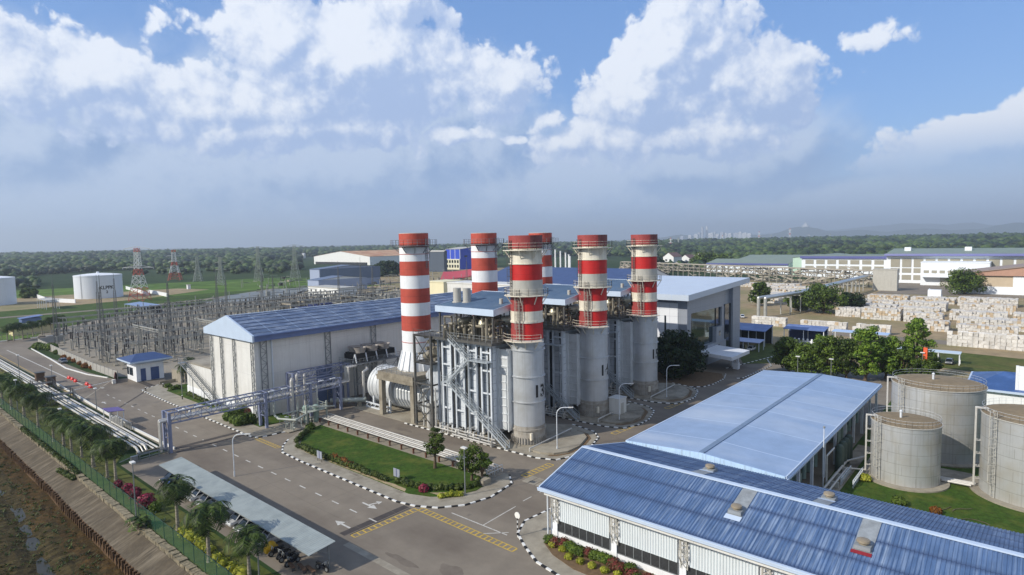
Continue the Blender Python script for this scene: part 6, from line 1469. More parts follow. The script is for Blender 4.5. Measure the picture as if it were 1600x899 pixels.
def palm_src(seed, h, nf=22, L0=3.0):
    rr = random.Random(seed); t = thing('palm_tree', '', 'palm', (0, 0, 0))
    b = MB(); b.lathe(0, 0, [(.26, 0), (.2, .4), (.16, h*.5), (.14, h*.9), (.1, h)], 10); b.build('trunk', m_trunk, t, smooth=50)
    b = MB()
    for k in range(nf):
        a = 2*PI*k/nf+rr.uniform(-.2, .2); el = rr.uniform(.1, 1.2) if k % 3 else rr.uniform(-.3, .3); L_ = L0*rr.uniform(.85, 1.15); d = Vector((math.cos(a), math.sin(a), 0)); s = Vector((-d.y, d.x, 0)); p = Vector((0, 0, h)); n = 9; ang = el
        for i in range(n):
            q = p+(d*math.cos(ang)+Vector((0, 0, math.sin(ang))))*(L_/n); f = (i+.5)/n; w = L_*.30*math.sin(PI*min(1, f*.85+.16))+.06
            b.face([p-s*.03, p+s*.03, q+s*.03, q-s*.03])
            for sg in (-1, 1):
                for u in (0.1, .55):
                    r_ = p.lerp(q, u); tip = r_+s*sg*w+(q-p).normalized()*w*.55-Vector((0, 0, w*rr.uniform(.15, .75)))
                    wd = (q-p)*.42; b.face([r_, r_+wd, tip+wd*.25, tip])
            p = q; ang -= rr.uniform(.2, .36)
    for k in range(3): b.cyl((0, 0, h-.1), (0, 0, h+.5), .1, .03, n=6)
    b.build('crown', m_palm, t, recalc=False); return t
psrc = [palm_src(1, 5.0), palm_src(2, 5.6, 23), palm_src(3, 4.6, 18)]; pu = [False]*3
palms = [(278, 828, 5.9, 'palm beside the car park, nearest the grey shade roof left end'), (327, 878, 5.9, 'palm between the yellow green hedge blocks'), (390, 905, 4.7, 'palm at the bottom edge before the motorcycles'), (181, 750, 5.7, 'palm at the edge of the grass by the pink bushes'), (168, 746, 5.2, 'palm just left of the pink bushes'), (146, 730, 6.2, 'palm leaning into the thick cluster by the pipes'), (128, 715, 5.6, 'palm in the middle of the thick cluster'), (112, 706, 5.4, 'palm on the canal side of the thick cluster'), (100, 697, 5.2, 'palm at the left of the thick cluster'), (84, 690, 5.8, 'palm second from the fence lamp'), (60, 668, 6.2, 'palm beside the second fence lamp'), (38, 652, 6.3, 'palm near the left edge of the photo'), (18, 640, 6.6, 'palm nearly at the left edge'), (4, 632, 6.4, 'palm cut by the left edge')]
for i, (px, py, h, lb) in enumerate(palms):
    k = (1, 0, 2)[i % 3]; x, y, _ = P(px, py, .05); base = (5.0, 5.6, 4.6)[k]*.94
    place(psrc[k], pu[k], (x, y, .05), R(0, 6), h*.93/base, lb, 'palms in a row along the canal fence'); pu[k] = True
for px, py, h, lb in ((298, 585, 5, 'small palm pair right of the guard booth'), (306, 590, 4.6, 'second palm right of the guard booth'), (290, 600, 5.4, 'palm beside the annex stair'), (12, 535, 7, 'far palm at the end of the road, leftmost'), (22, 533, 7.4, 'far palm before the cream hut, second from left'), (36, 531, 7, 'far palm before the cream hut'), (52, 528, 7.2, 'far palm right of the cream hut'), (66, 524, 6.6, 'far palm by the white post'), (80, 522, 7.6, 'far palm beside the road corner mast'), (94, 518, 7.2, 'far palm right of the road corner mast'), (232, 640, 0, '')):
    if not lb: continue
    x, y, _ = P(px, py); k = random.randrange(3); place(psrc[k], pu[k], (x, y, 0), R(0, 6), h*.85/(5.0, 5.6, 4.6)[k]*1.0, lb, 'palms beyond the gate')
def leaves(b, c, rx, rz, n, size, rr, flat=.0, shell=.55):
    for i in range(n):
        while True:
            v = Vector((rr.uniform(-1, 1), rr.uniform(-1, 1), rr.uniform(-1, 1)))
            if shell < v.length < 1: break
        p = Vector((c[0]+v.x*rx, c[1]+v.y*rx, c[2]+v.z*rz)); nrm = (v.normalized()+Vector((rr.uniform(-.8, .8), rr.uniform(-.8, .8), rr.uniform(-.3, .9)))).normalized()
        a = nrm.orthogonal().normalized(); a = (a*math.cos(i)+nrm.cross(a)*math.sin(i)); bb = nrm.cross(a); s = size*rr.uniform(.6, 1.35)
        b.face([p-a*s-bb*s*.45, p+a*s*.2-bb*s*.6, p+a*s, p+a*s*.1+bb*s*.6])
def tree(name, label, x, y, h, r, m, seed, trunk_h=.28, clumps=16, per=130, leaf=.30, z=0, group=None, cat='tree', flat=1.0):
    rr = random.Random(seed); t = thing(name, label, cat, (x, y, z), group)
    b = MB(); th = h*trunk_h; b.cyl((x, y, z), (x+.1, y, z+th), .05*h**.8+.05, .03*h**.8+.04, n=9)
    b2 = MB()
    for k in range(clumps):
        a = rr.uniform(0, 2*PI); f = math.sqrt(rr.random()); zz = z+th+(h-th)*rr.uniform(.08, .9); prof = math.sin(PI*min(1, max(.12, (zz-z-th)/(h-th)*.8+.16)))**.7
        c = (x+math.cos(a)*f*r*.8*prof, y+math.sin(a)*f*r*.8*prof, zz); cr = r*rr.uniform(.16, .4)
        leaves(b2, c, cr, cr*.72*flat, per, leaf, rr)
        if k % 2 == 0: b.cyl((x+.1, y, z+th*.9), tuple(Vector(c)), .022*h**.8+.02, .02, n=5)
    b.build('trunk', m_bark, t, smooth=50); b2.build('crown', m, t, recalc=False); return t
def bush(label, x, y, r, h, m, seed, z=.15, group=None, n=None, name='bush', leaf=None):
    rr = random.Random(seed); b = MB(); b.ball((x, y, z+h*.4), r*.72, n=10, sz=h*.52/r/.72 if r else 1, rings=6); leaves(b, (x, y, z+h*.45), r, h*.6, n or int(220*r*r+120), leaf or .16+.04*r, rr, shell=.7); b.v = [(p[0], p[1], max(p[2], z)) for p in b.v]
    return tag(b.build(name, m, recalc=False, origin=(x, y, z)), label, 'bush', group)
def hedge(label, pts, w, h, m, seed, z=.18, name='hedge', dens=60):
    rr = random.Random(seed); b = MB()
    for (xa, ya), (xb, yb) in zip(pts, pts[1:]):
        L_ = math.hypot(xb-xa, yb-ya); n = max(1, int(L_/(w*.6)))
        for i in range(n):
            f = (i+.5)/n; x = xa+(xb-xa)*f+rr.uniform(-.12, .12)*w; y = ya+(yb-ya)*f+rr.uniform(-.12, .12)*w; hh_ = h*rr.uniform(.75, 1.2); ww_ = w*rr.uniform(.45, .65); b.ball((x, y, z+hh_*.35), ww_*.75, n=8, sz=hh_*.55/ww_/.75); leaves(b, (x, y, z+hh_*.4), ww_, hh_*.62, dens, .15, rr, shell=.7)
    b.v = [(p[0], p[1], max(p[2], z)) for p in b.v]
    return tag(b.build(name, m, recalc=False, origin=(pts[0][0], pts[0][1], z)), label, 'hedge')
# lawn trees
tree('tree', 'slender young tree on the lawn beside the pipe run', 60.9, 69.3, 6.4, 1.9, m_tree, 41, .34, 26, 90, .15, .2)
tree('tree', 'bushy double tree at the end of the lawn by the lamp post', 61.0, 61.4, 5.6, 2.3, m_tree, 42, .2, 30, 90, .15, .2)
tree('tree', 'small companion tree right beside the bushy double tree', 61.6, 59.9, 4.6, 1.7, m_tree, 43, .25, 22, 80, .15, .2)
# hedges of the lawn island
hedge('ragged green hedge along the road side of the lawn island', [(53.0, 96), (52.7, 88), (53.0, 78), (53.0, 71)], 1.1, .9, m_hedge, 51); hedge('orange and green shrubs in the lawn island hedge', [(53.1, 85.6), (53.1, 80)], 1.2, 1.1, m_orange, 52)
hedge('green hedge around the rounded end of the lawn island', [(53.6, 69.5), (54.2, 66), (55.2, 63.4), (57, 61), (59, 59.6)], 1.2, 1.0, m_hedge, 53); hedge('green hedge at the pipe end of the lawn island', [(59.2, 59.4), (62.6, 60.0)], 1.1, 1.0, m_hedge, 54)
hedge('clipped yellow green hedge in the corner of the lawn island', [(54.0, 60.6), (56.6, 58.8)], 1.0, .8, m_bushy, 55); bush('red flowering bush in the hedge of the lawn island', 54.0, 64.0, .7, 1.1, m_pink, 56)
hedge('dark hedge by the valve skid on the lawn island', [(54, 98), (56, 100), (58.4, 102)], 1.1, .9, m_hedge, 57); bush('round green bush behind the valve skid hedge', 59.6, 103, .9, 1.3, m_bush, 58)
for i, (px, py, r) in enumerate(((357, 652, 1.3), (368, 648, 1.4), (380, 644, 1.5), (372, 660, 1.2), (381, 658, 1.5), (391, 656, 1.4), (388, 645, 1.1), (365, 656, 1.1))):
    x, y, _ = P(px, py+4, .3); bush('round clipped bush in the cluster by the hall corner', x, y, r*.85, r*1.45, m_bush if i != 6 else m_flower, 60+i, .17, 'round clipped bushes by the hall corner')
hedge('low dark hedge at the foot of the pipe bridge', [(55.6, 112.6), (55.4, 115), (57, 117)], 1.2, .9, m_hedge, 70); hedge('low hedge in front of the annex wall', [(55.9, 136), (56, 146), (56.4, 152)], 1.0, .8, m_hedge, 71)
bush('round light green bush right of the guard booth', *P(235, 588)[:2], 1.9, 3.0, m_bush, 72, 0)
for i, (px, py) in enumerate(((270, 610), (277, 608), (263, 606))): bush('low bush on the lawn before the annex', *P(px, py)[:2], 1.0, 1.0, m_bush, 73+i, .05, 'low bushes before the annex')
for i, (px, py, r) in enumerate(((60, 545, 2.0), (68, 546, 1.8), (80, 547, 2.2), (90, 553, 1.3), (100, 560, 1.0), (110, 563, 1.0), (118, 566, 1.1), (127, 570, 1.1), (135, 575, 1.4), (146, 577, 1.2))): bush(('big' if r > 1.6 else 'small')+' brownish roadside bush along the switchyard fence', *P(px, py)[:2], r, r*1.1, m_bush if i < 4 else m_orange, 80+i, .03, ('big' if r > 1.6 else 'small')+' bushes along the switchyard fence')
# canal strip planting
for i, (px, py, r, mm, lb) in enumerate(((185, 762, .8, m_pink, 'small pink bougainvillea bush, first of the pink group'), (200, 770, 1.0, m_pink, 'pink bougainvillea bush in the middle of the group'), (211, 778, 1.1, m_pink, 'wide pink bougainvillea bush next to the tall lamp post'), (229, 794, 1.5, m_pink, 'largest pink bougainvillea bush, last of the group'), (243, 800, 1.0, m_bush, 'dark green bush beside the largest pink one'))): bush(lb, *P(px, py)[:2], r*.8, r*1.3, mm, 100+i, .05)
for i, (p, q, lb) in enumerate((((284, 832), (306, 848), 'clipped yellow green hedge block nearest the first palm'), ((306, 850), (328, 866), 'clipped yellow green hedge block in the middle'), ((336, 874), (352, 886), 'clipped yellow green hedge block near the bottom edge'), ((364, 890), (384, 904), 'clipped yellow green hedge block at the bottom edge'))): hedge(lb, [P(*p)[:2], P(*q)[:2]], 1.5, 1.0, m_bushy, 110+i, .05, dens=90)
hedge('brown green weedy shrubs along the canal wall', [(24.7, 150), (24.9, 120), (24.8, 112)], .7, .5, m_hedge, 116, 0); hedge('weedy shrubs growing on the canal bank', [(23.6, 118), (24.2, 111)], .9, .7, m_hedge, 117, -.5)
dp = thing('date_palm', 'squat bushy palm growing on the stone wall of the canal', 'palm', (24.6, 84, .1)); b = MB(); b.cyl((24.6, 84, -.2), (24.6, 84, .9), .3, .25, n=9); b.build('trunk', m_bark, dp); b = MB(); rr = random.Random(77)
for k in range(22):
    a = 2*PI*k/22; d = Vector((math.cos(a), math.sin(a), 0)); s = Vector((-d.y, d.x, 0)); p = Vector((24.6, 84, .9)); ang = rr.uniform(.2, 1.2)
    for i in range(6):
        q = p+(d*math.cos(ang)+Vector((0, 0, math.sin(ang))))*.3
        for sg in (-1, 1): tip = p+s*sg*.32+(q-p); b.face([p, q, tip+(q-p)*.3, tip])
        p = q; ang -= .3
b.build('crown', m_palm, dp, recalc=False)
b = MB(); rr = random.Random(91)
for k in range(1500):
    y = rr.uniform(40, 200); x = rr.uniform(11, 20.6); z = bedz(x, y); s = rr.uniform(.08, .34)
    for q in range(7): a = rr.uniform(0, 6.3); p = Vector((x+rr.uniform(-.4, .4)*s*2, y+rr.uniform(-.4, .4)*s*3, z)); d = Vector((math.cos(a), math.sin(a), rr.uniform(.3, 1.0)))*s; w = Vector((-d.y, d.x, 0))*.3; b.face([p-w, p+w, p+d+w*.3, p+d-w*.3])
tag(b.build('canal_weeds', m_hedge, recalc=False), 'weeds and reeds growing in the muddy canal bed', 'weeds', kind='stuff')
# warehouse bed
rr = random.Random(12)
for i in range(26):
    y = 41.4-i*.85; bush('red flowering shrub in the bed along the white warehouse wall', 54.0-rr.uniform(0, .8)-(.6 if i > 12 else 0), y, .85, .9, m_flower if rr.random() < .6 else m_bush, 130+i, .18, 'red flowering shrubs along the warehouse wall', n=330, leaf=.11)
for i in range(14):
    y = 40.6-i*1.5; bush('yellow green tuft in the bed along the white warehouse wall', 52.3+rr.uniform(-.3, .4)+(.5 if i < 2 else 0)-.04*i, y, .5, .6, m_bushy, 170+i, .18, 'yellow green tufts along the warehouse wall', n=200, leaf=.10)
for i, (px, py, r) in enumerate(((1352, 752, .8), (1404, 790, .9), (1462, 803, .7))): bush(('yellowing bush at the foot of the smallest tank', 'spiky green plant on the tank lawn', 'dry brown tuft on the tank lawn')[i], *P(px, py)[:2], r, r*1.2, (m_bushy, m_bush, m_orange)[i], 190+i, .06)
# big trees
tree('tree', 'large dark spreading tree in front of the glass office', 141.5, 68.0, 11.6, 8.0, m_treed, 201, .08, 80, 150, .38, .1)
for i, (px, py, h, r, mm, lb) in enumerate(((1232, 582, 8.2, 5.0, m_tree, 'dark olive tree nearest the office road'), (1262, 588, 7.6, 4.6, m_tree, 'low olive tree second from the office road'), (1292, 590, 9.4, 4.6, m_tree, 'round olive tree in the middle of the right hand grove'), (1322, 592, 9.0, 4.4, m_tree, 'broad tree in the right hand grove before the tall bright one'), (1352, 596, 12.4, 3.6, m_treeb, 'tall bright green tree with narrow crown in the grove'), (1384, 592, 9.4, 4.2, m_treeb, 'bright green tree between the two tallest of the grove'), (1431, 592, 13.8, 4.0, m_treeb, 'tallest bright green tree at the right end of the grove'), (1284, 560, 6.0, 3.0, m_treeb, 'small bright tree behind the grove at the gatehouse shed'), (1410, 596, 7.0, 3.8, m_tree, 'lower tree at the foot of the tallest bright one'), (1450, 600, 6.4, 3.0, m_tree, 'low tree right of the tallest bright one'))):
    x, y, _ = P(px, py); tree('tree', lb, x, y, h*1.15, r, mm, 210+i, .1, 54, 115, .27)
for i, (px, py, h, r, mm, lb) in enumerate(((1187, 478, 12.5, 5.5, m_tree, 'single tree beside the rising silver pipes'), (1248, 486, 9.4, 6.4, m_tree, 'shrubby tree left of the broad tree behind the bales'), (1287, 490, 13.2, 9.8, m_tree, 'broad round tree in the yard left of the bale stacks'), (1330, 488, 9.2, 6.2, m_treed, 'dark tree right of the broad round tree'), (1507, 460, 14.0, 11.0, m_tree, 'round tree in front of the brown warehouse'))):
    x, y, _ = P(px, py); tree('tree', lb, x, y, h, r, mm, 230+i, .1, 56, 100, .5)
for i, (px, py, h, r, lb) in enumerate(((605, 432, 16, 16, 'dense round tree left of the nearest bypass stack'), (1098, 420, 18, 17, 'large bushy tree right of the white houses'), (1120, 418, 16, 15, 'bushy tree left of the olive roofed warehouse'), (1030, 424, 14, 12, 'dark tree behind stack 15'), (46, 466, 7, 6, 'lone low tree in the field left of the lettered tank'))):
    x, y, _ = P(px, py); tree('tree', lb, x, y, h, r, m_treed if i in (0, 3) else m_tree, 240+i, .08, 34, 110, 1.15)
rr = random.Random(55)
for i in range(26):
    px = rr.uniform(1000, 1600); py = rr.uniform(398, 404) if px < 1120 else rr.uniform(390, 396); x, y, _ = P(px, py)
    if 485 < x < 740 and -180 < y < 260: continue
    tree('tree', 'rounded tree at the near edge of the right hand forest', x, y, rr.uniform(10, 16), rr.uniform(8, 13), m_tree, 260+i, .05, 16, 60, 1.9, group='trees at the edge of the right hand forest')

# ================================================================ CANAL FENCE, LAMPS, SIGNS
m_mesh = bpy.data.materials.new('green_wire_mesh'); m_mesh.use_nodes = True; nt = m_mesh.node_tree; N = nt.nodes; L = nt.links; bs = N['Principled BSDF']; bs.inputs['Base Color'].default_value = (*lin((44, 108, 88)), 1); bs.inputs['Roughness'].default_value = .6
tr = N.new('ShaderNodeBsdfTransparent'); mx = N.new('ShaderNodeMixShader'); mx.inputs[0].default_value = .24; L.new(tr.outputs[0], mx.inputs[1]); L.new(bs.outputs[0], mx.inputs[2]); L.new(mx.outputs[0], N['Material Output'].inputs['Surface'])
fc = thing('canal_fence', 'green mesh security fence between the canal wall and the palms', 'fence', (25.5, 90, 0)); b = MB(); b.face([(25.45, -60, .05), (25.45, 300, .05), (25.45, 300, 2.1), (25.45, -60, 2.1)]); b.build('mesh', m_mesh, fc, recalc=False); b = MB(); y = -58
while y < 300: b.box(25.42, y-.035, 0, 25.49, y+.035, 2.15); b.beam((25.45, y, 2.15), (25.2, y, 2.6), .07); b.beam((25.45, y, 2.15), (25.7, y, 2.6), .07); y += 2.9
b.beam((25.45, -60, 2.1), (25.45, 300, 2.1), .06); b.build('post', mat('green_post', (44, 70, 58), .6, var=.1), fc)
def street_lamp(x, y, h, ang, label, group='curved street lamps'):
    t = thing('street_lamp', label, 'street lamp', (x, y, 0), group); d = Vector((math.cos(ang), math.sin(ang), 0)); o = Vector((x, y, 0)); pts = [o, o+Vector((0, 0, h-1.1))]
    for i in range(1, 7): a = PI/2*i/6; pts.append(o+Vector((0, 0, h-1.1+1.1*math.sin(a)))+d*(1.1*(1-math.cos(a))))
    pts.append(pts[-1]+d*.9); b = MB(); b.tube(pts, .075, n=8); b.cyl(o, o+Vector((0, 0, .8)), .12, n=8); b.build('pole', m_steelw, t, smooth=40)
    b = MB(); p = pts[-1]; b.beam(p-d*.1, p+d*.75, .26, .12); b.build('lamp_head', m_wallg, t)
ra = math.radians(-49)
street_lamp(79.0, 59.2, 7.4, ra, 'curved white street lamp on the raised bed before stack 13'); street_lamp(99.6, 59.6, 7.4, ra, 'curved white street lamp on the raised bed before stack 14'); street_lamp(120.2, 60.0, 7.4, ra, 'curved white street lamp on the raised bed before stack 15'); street_lamp(39.9, 91.4, 6.6, ra, 'curved white street lamp behind the grey shade roof')
def straight_lamp(px, pb, pt, label, head=True):
    x, y, _ = P(px, pb); h = 3
    while PX(x, y, h)[1] > pt: h += .1
    t = thing('lamp_post', label, 'lamp post', (x, y, 0), 'straight lamp posts'); b = MB(); b.cyl((x, y, 0), (x, y, h), .09, .06, n=8); b.build('pole', m_steel, t, smooth=40); b = MB(); b.box(x-.25, y-.45, h, x+.25, y+.45, h+.18); b.build('lamp_head', m_wallg, t)
for a in ((727, 776, 702, 'straight pale lamp post at the end of the lawn'), (213, 812, 725, 'straight lamp post standing in the canal fence by the pink bushes'), (405, 905, 850, 'straight lamp post at the bottom edge near the motorcycles'), (97, 690, 640, 'lamp post among the palms, nearer the thick cluster'), (28, 645, 595, 'lamp post among the palms near the left edge'), (151, 640, 608, 'short lamp post at the pump station'), (82, 600, 572, 'short lamp post beside the pipe step-over near the gate'), (32, 608, 556, 'tall thin lamp post on the left side of the road'), (1246, 600, 558, 'thin lamp post behind the pale workshop, left one'), (1298, 606, 562, 'thin lamp post behind the pale workshop, right one'), (1440, 600, 552, 'white topped post beside the orange banner')): straight_lamp(*a)
x, y, _ = P(1440, 600); b = MB(); b.box(x+.1, y-.9, 5.0, x+.2, y-.12, 8.6); tag(b.build('banner', mat('orange_banner', (222, 92, 50), .6, var=.1), origin=(x, y, 5)), 'orange red banner hanging on the post by the grove', 'banner')
def sign(x, y, z, label, seed):
    t = thing('lawn_sign', label, 'sign', (x, y, z)); b = MB(); b.box(x-.04, y-.7, z+.5, x+.04, y+.7, z+1.7); b.build('panel', mat('sign_panel', (146, 152, 164), .5, var=.05), t); b = MB(); b.box(x-.06, y-.1, z+.5, x-.03, y+.1, z+1.7); b.build('stripe', mat('sign_stripe', (92, 96, 130), .5), t); b = MB()
    for s in (-.6, .6): b.mark().box(x-.03, y+s-.03, z, x+.03, y+s+.03, z+.5)
    b.build_each('leg', m_steeld, t)
sign(54.2, 70.2, .2, 'small grey panel sign on the lawn above the hedge', 1); sign(51.4, 86.4, .14, 'small grey panel sign on the pavement before the hedge', 2)
for px, py, lb in ((285, 625, 'black bollard at the annex kerb'), (255, 606, 'second black bollard on the kerb'), (228, 612, 'black and white post at the booth gate')):
    x, y, _ = P(px, py); b = MB(); b.cyl((x, y, 0), (x, y, 1.0), .12, n=10, m=1); b.cyl((x, y, 1.0), (x, y, 1.1), .16, .1, n=10, m=0); tag(b.build('bollard', [m_wht, m_blk], origin=(x, y, 0)), lb, 'bollard')
x, y, _ = P(809, 840); b = MB()
for k in range(8): b.cyl((x, y, k*.3), (x, y, (k+1)*.3), .07, n=8, m=k % 2)
b.cyl((x-.03, y, 2.7), (x+.03, y, 2.7), .4, n=18, m=0); tag(b.build('traffic_sign', [m_wht, m_blk], origin=(x, y, 0)), 'round sign on a striped post at the warehouse corner', 'sign')
# red and white barriers in the road and the gate
rr = random.Random(3); m_redp = mat('barrier_red', (214, 52, 44), .5, var=.08)
for i, (px, py) in enumerate(((108, 592), (113, 594), (118, 597), (136, 602), (141, 606))):
    x, y, _ = P(px, py); b = MB(); b.prism([(x-.3, y-.9), (x+.3, y-.9), (x+.3, y+.9), (x-.3, y+.9)], .03, .35, 0); b.prism([(x-.14, y-.85), (x+.14, y-.85), (x+.14, y+.85), (x-.14, y+.85)], .35, .7, 0); b.box(x-.15, y-.3, .42, x+.15, y+.3, .62, 1); tag(b.build('road_barrier', [m_redp, m_wht], origin=(x, y, 0)), 'red and white plastic barrier in the middle of the road before the gate', 'barrier', 'red road barriers by the gate')
b = MB(); x, y, _ = P(170, 600); b.beam((49.5, 181, 1), (51.5, 187.5, 1), .12, 1.8); tag(b.build('sliding_gate', mat('dark_red_gate', (112, 46, 44), .6, var=.15), origin=(50.5, 184, 0)), 'dark red gate leaf left of the guard booth', 'gate')
b = MB(); b.beam((49.6, 181, .9), (38.9, 176, .9), .12, .16); b.box(48.9, 180.4, 0, 49.6, 181.2, 1.1); tag(b.build('boom_barrier', m_wallg, origin=(49.3, 180.8, 0)), 'pale boom across the road beside the guard booth', 'barrier')
b = MB(); b.beam((56, 168.6, .5), (60, 169, .5), .14, .9); b.box(60.2, 166, 0, 60.7, 172, 3.2); b.box(63.2, 166, 0, 63.7, 172, 3.2)
tag(b.build('inner_gate', m_conc, origin=(60, 169, 0)), 'concrete gate posts and low barrier at the inner drive', 'gate')
for px, py, lb in ((63, 600, 'brown hut on the pipe rack by the gate, left of two'), (80, 607, 'brown hut on the pipe rack by the gate, right of two')):
    x, y, _ = P(px, py); b = MB(); b.box(x-.9, y-.9, 1.0, x+.9, y+.9, 3.0, 0); b.box(x-1.1, y-1.1, 3.0, x+1.1, y+1.1, 3.15, 1); b.box(x-.8, y-.8, 0, x-.6, y-.6, 1); b.box(x+.6, y+.6, 0, x+.8, y+.8, 1); tag(b.build('control_cabin', [m_timber, m_steeld], origin=(x, y, 0)), lb, 'cabin')
# ================================================================ GUARD BOOTH
bt = thing('guard_booth', 'white guard booth with wide flared blue roof at the gate', 'booth', (56, 184, 0)); bx0, by0, bx1, by1 = 53.6, 177.5, 60.2, 184.6
b = MB(); b.box(bx0, by0, 0, bx1, by1, 4.6); b.build('wall', m_whs, bt); b = MB()
b.box(bx0-.1, by0+2.6, 1.4, bx0+.1, by0+5.0, 3.5); b.box(bx0-.1, by0+5.6, 1.4, bx0+.1, by1-.3, 3.5); b.build('window', m_glass, bt)
b = MB(); b.box(bx0+1, by0-.1, .1, bx0+2.2, by0+.1, 3.4); b.box(bx0+3.4, by0-.1, .1, bx0+5.4, by0+.1, 3.4); b.build('door', mat('booth_blue_door', (60, 84, 130), .4, var=.1), bt)
b = MB(); A = [(bx0-1.8, by0-1.8), (bx1+1.8, by0-1.8), (bx1+1.8, by1+1.8), (bx0-1.8, by1+1.8)]; Bb = [(bx0, by0), (bx1, by0), (bx1, by1), (bx0, by1)]; Cc = [(bx0-.2, by0-.2), (bx1+.2, by0-.2), (bx1+.2, by1+.2), (bx0-.2, by1+.2)]
for i in range(4):
    j = (i+1) % 4; b.face([(*Bb[i], 4.6), (*Bb[j], 4.6), (*A[j], 5.3), (*A[i], 5.3)], 1); b.face([(*A[i], 5.3), (*A[j], 5.3), (*A[j], 5.7), (*A[i], 5.7)], 1)
cz = [(bx0+1.2, (by0+by1)/2), (bx1-1.2, (by0+by1)/2)]
b.face([(*A[0], 5.7), (*A[1], 5.7), (*cz[1], 7.0), (*cz[0], 7.0)]); b.face([(*A[2], 5.7), (*A[3], 5.7), (*cz[0], 7.0), (*cz[1], 7.0)]); b.face([(*A[3], 5.7), (*A[0], 5.7), (*cz[0], 7.0)]); b.face([(*A[1], 5.7), (*A[2], 5.7), (*cz[1], 7.0)])
b.build('roof', [mat('booth_blue_roof', (54, 72, 112), .5, var=.12, scale=.6), m_pblue], bt)
# ================================================================ CAR PARK SHADE, CARS, MOTORCYCLES
cp = thing('shade_roof', 'long pale grey sheet roof on posts over the parked cars', 'car shelter', (33, 76, 0)); cz0, cz1 = 2.75, 3.05
m_cproof = mat('pale_grey_sheeting', (150, 158, 156), .7, var=.1, scale=.6, dirt=(122, 130, 130), dirt_amt=.7, dirt_scale=.4, lines=((1, 1.05, .03, (132, 142, 146)),))
b = MB(); corr(b, 31.7, cz0, 34.9, cz1, 56.2, 98.0, .35, .03, .06); b.build('roof', m_cproof, cp, recalc=False)
b = MB()
for k in range(11): y = 56.8+k*4.05; b.mark(); b.box(34.3, y-.07, 0, 34.44, y+.07, cz1-.08); b.beam((31.8, y, cz0-.08), (34.9, y, cz1-.08), .09, .14); b.beam((34.37, y, 1.7), (32.8, y, cz0-.1), .07)
b.build_each('post', m_steel, cp); b = MB(); b.mark().beam((31.8, 56.3, cz0-.12), (31.8, 97.9, cz0-.12), .08); b.mark().beam((34.8, 56.3, cz1-.12), (34.8, 97.9, cz1-.12), .08); b.build_each('purlin', m_steel, cp)
def paint(n, rgb): return mat('car_paint_'+n, rgb, .25, metal=.3, var=.02, scale=.5, spec=.7)
def car_src():
    t = thing('parked_car', '', 'car', (0, 0, 0)); b = MB()
    # body along x, length 4.2; sections: (x, half width, sill z, shoulder z)
    sec = [(-2.1, .62, .42, .62), (-2.0, .74, .3, .80), (-1.3, .82, .26, .90), (-.6, .84, .24, .94), (.6, .84, .24, .96), (1.5, .82, .26, .97), (2.0, .78, .32, .9), (2.1, .68, .44, .7)]
    rows = [[(x, -w*.9, z0), (x, -w, (z0+z1)/2), (x, -w*.92, z1), (x, 0, z1+.05), (x, w*.92, z1), (x, w, (z0+z1)/2), (x, w*.9, z0)] for x, w, z0, z1 in sec]
    for a, c in zip(rows, rows[1:]):
        for i in range(6): b.face([a[i], a[i+1], c[i+1], c[i]])
    b.face(rows[0]); b.face(rows[-1][::-1])
    ro = [(-.75, .62, 1.42), (.2, .64, 1.48), (1.2, .6, 1.42)]
    top = [[(x, -w, z), (x, 0, z+.04), (x, w, z)] for x, w, z in ro]
    for a, c in zip(top, top[1:]):
        for i in range(2): b.face([a[i], a[i+1], c[i+1], c[i]])
    for s in (-1, 1):
        for xb, xt in ((-1.35, -.75), (.25, .2), (1.85, 1.2)): b.beam((xb, s*.76, .93), (xt, s*.62, 1.44), .09)
    b.build('body', paint('silver', (176, 178, 180)), t, smooth=45)
    b = MB()
    for s in (-1, 1): b.face([(-1.3, s*.77, .93), (1.85, s*.75, .96), (1.2, s*.6, 1.41), (-.75, s*.62, 1.41)])
    b.face([(-1.38, -.76, .92), (-1.38, .76, .92), (-.75, .62, 1.42), (-.75, -.62, 1.42)]); b.face([(1.88, -.74, .95), (1.88, .74, .95), (1.2, .6, 1.42), (1.2, -.6, 1.42)]); b.build('windows', m_glass, t, recalc=False)
    for x in (-1.3, 1.3):
        for s in (-1, 1): b = MB(); b.cyl((x, s*.68, .31), (x, s*.86, .31), .31, n=16, m=0); b.cyl((x, s*.84, .31), (x, s*.87, .31), .19, n=12, m=1); b.build('wheel', [m_blk, m_steel], t)
    for s in (-1, 1): b = MB(); b.box(-2.09, s*.62-.14, .62, -1.95, s*.62+.14, .74); b.build('headlight', m_wht, t)
    for s in (-1, 1): b = MB(); b.box(1.98, s*.64-.1, .68, 2.1, s*.64+.1, .84); b.build('tail_light', m_redp, t)
    return t
csrc = car_src(); cu = False
def put_car(x, y, rz, col, label, group, z=.04, s=1.0):
    global cu
    o = place(csrc, cu, (x, y, z), rz, s, label, group); cu = True
    for ch in o.children:
        if ch.name.startswith('body'): recolour(ch, paint(*col))
W = ('white', (214, 216, 218)); SV = ('silver', (176, 178, 180)); DK = ('dark', (34, 38, 48)); BL = ('blue', (40, 66, 140)); GR = ('grey', (112, 116, 122)); 
row = [(96.6, DK, 'dark car at the far end of the shade roof'), (94.2, BL, 'blue car second from the far end of the shade roof'), (89.4, W, 'white car half behind a palm, third along the shade roof'), (86.8, W, 'white car between the first palm and the grey cars'), (84.2, SV, 'silver car, first of three pale cars beside each other'), (81.6, GR, 'dark grey car next to the white one under the shade roof'), (79.0, W, 'bright white car in the middle of the shade roof'), (75.0, W, 'white car close behind the second palm'), (72.4, SV, 'silver car right of the second palm'), (69.8, DK, 'black car between two silver cars'), (67.2, SV, 'last silver car next to the yellow cover')]
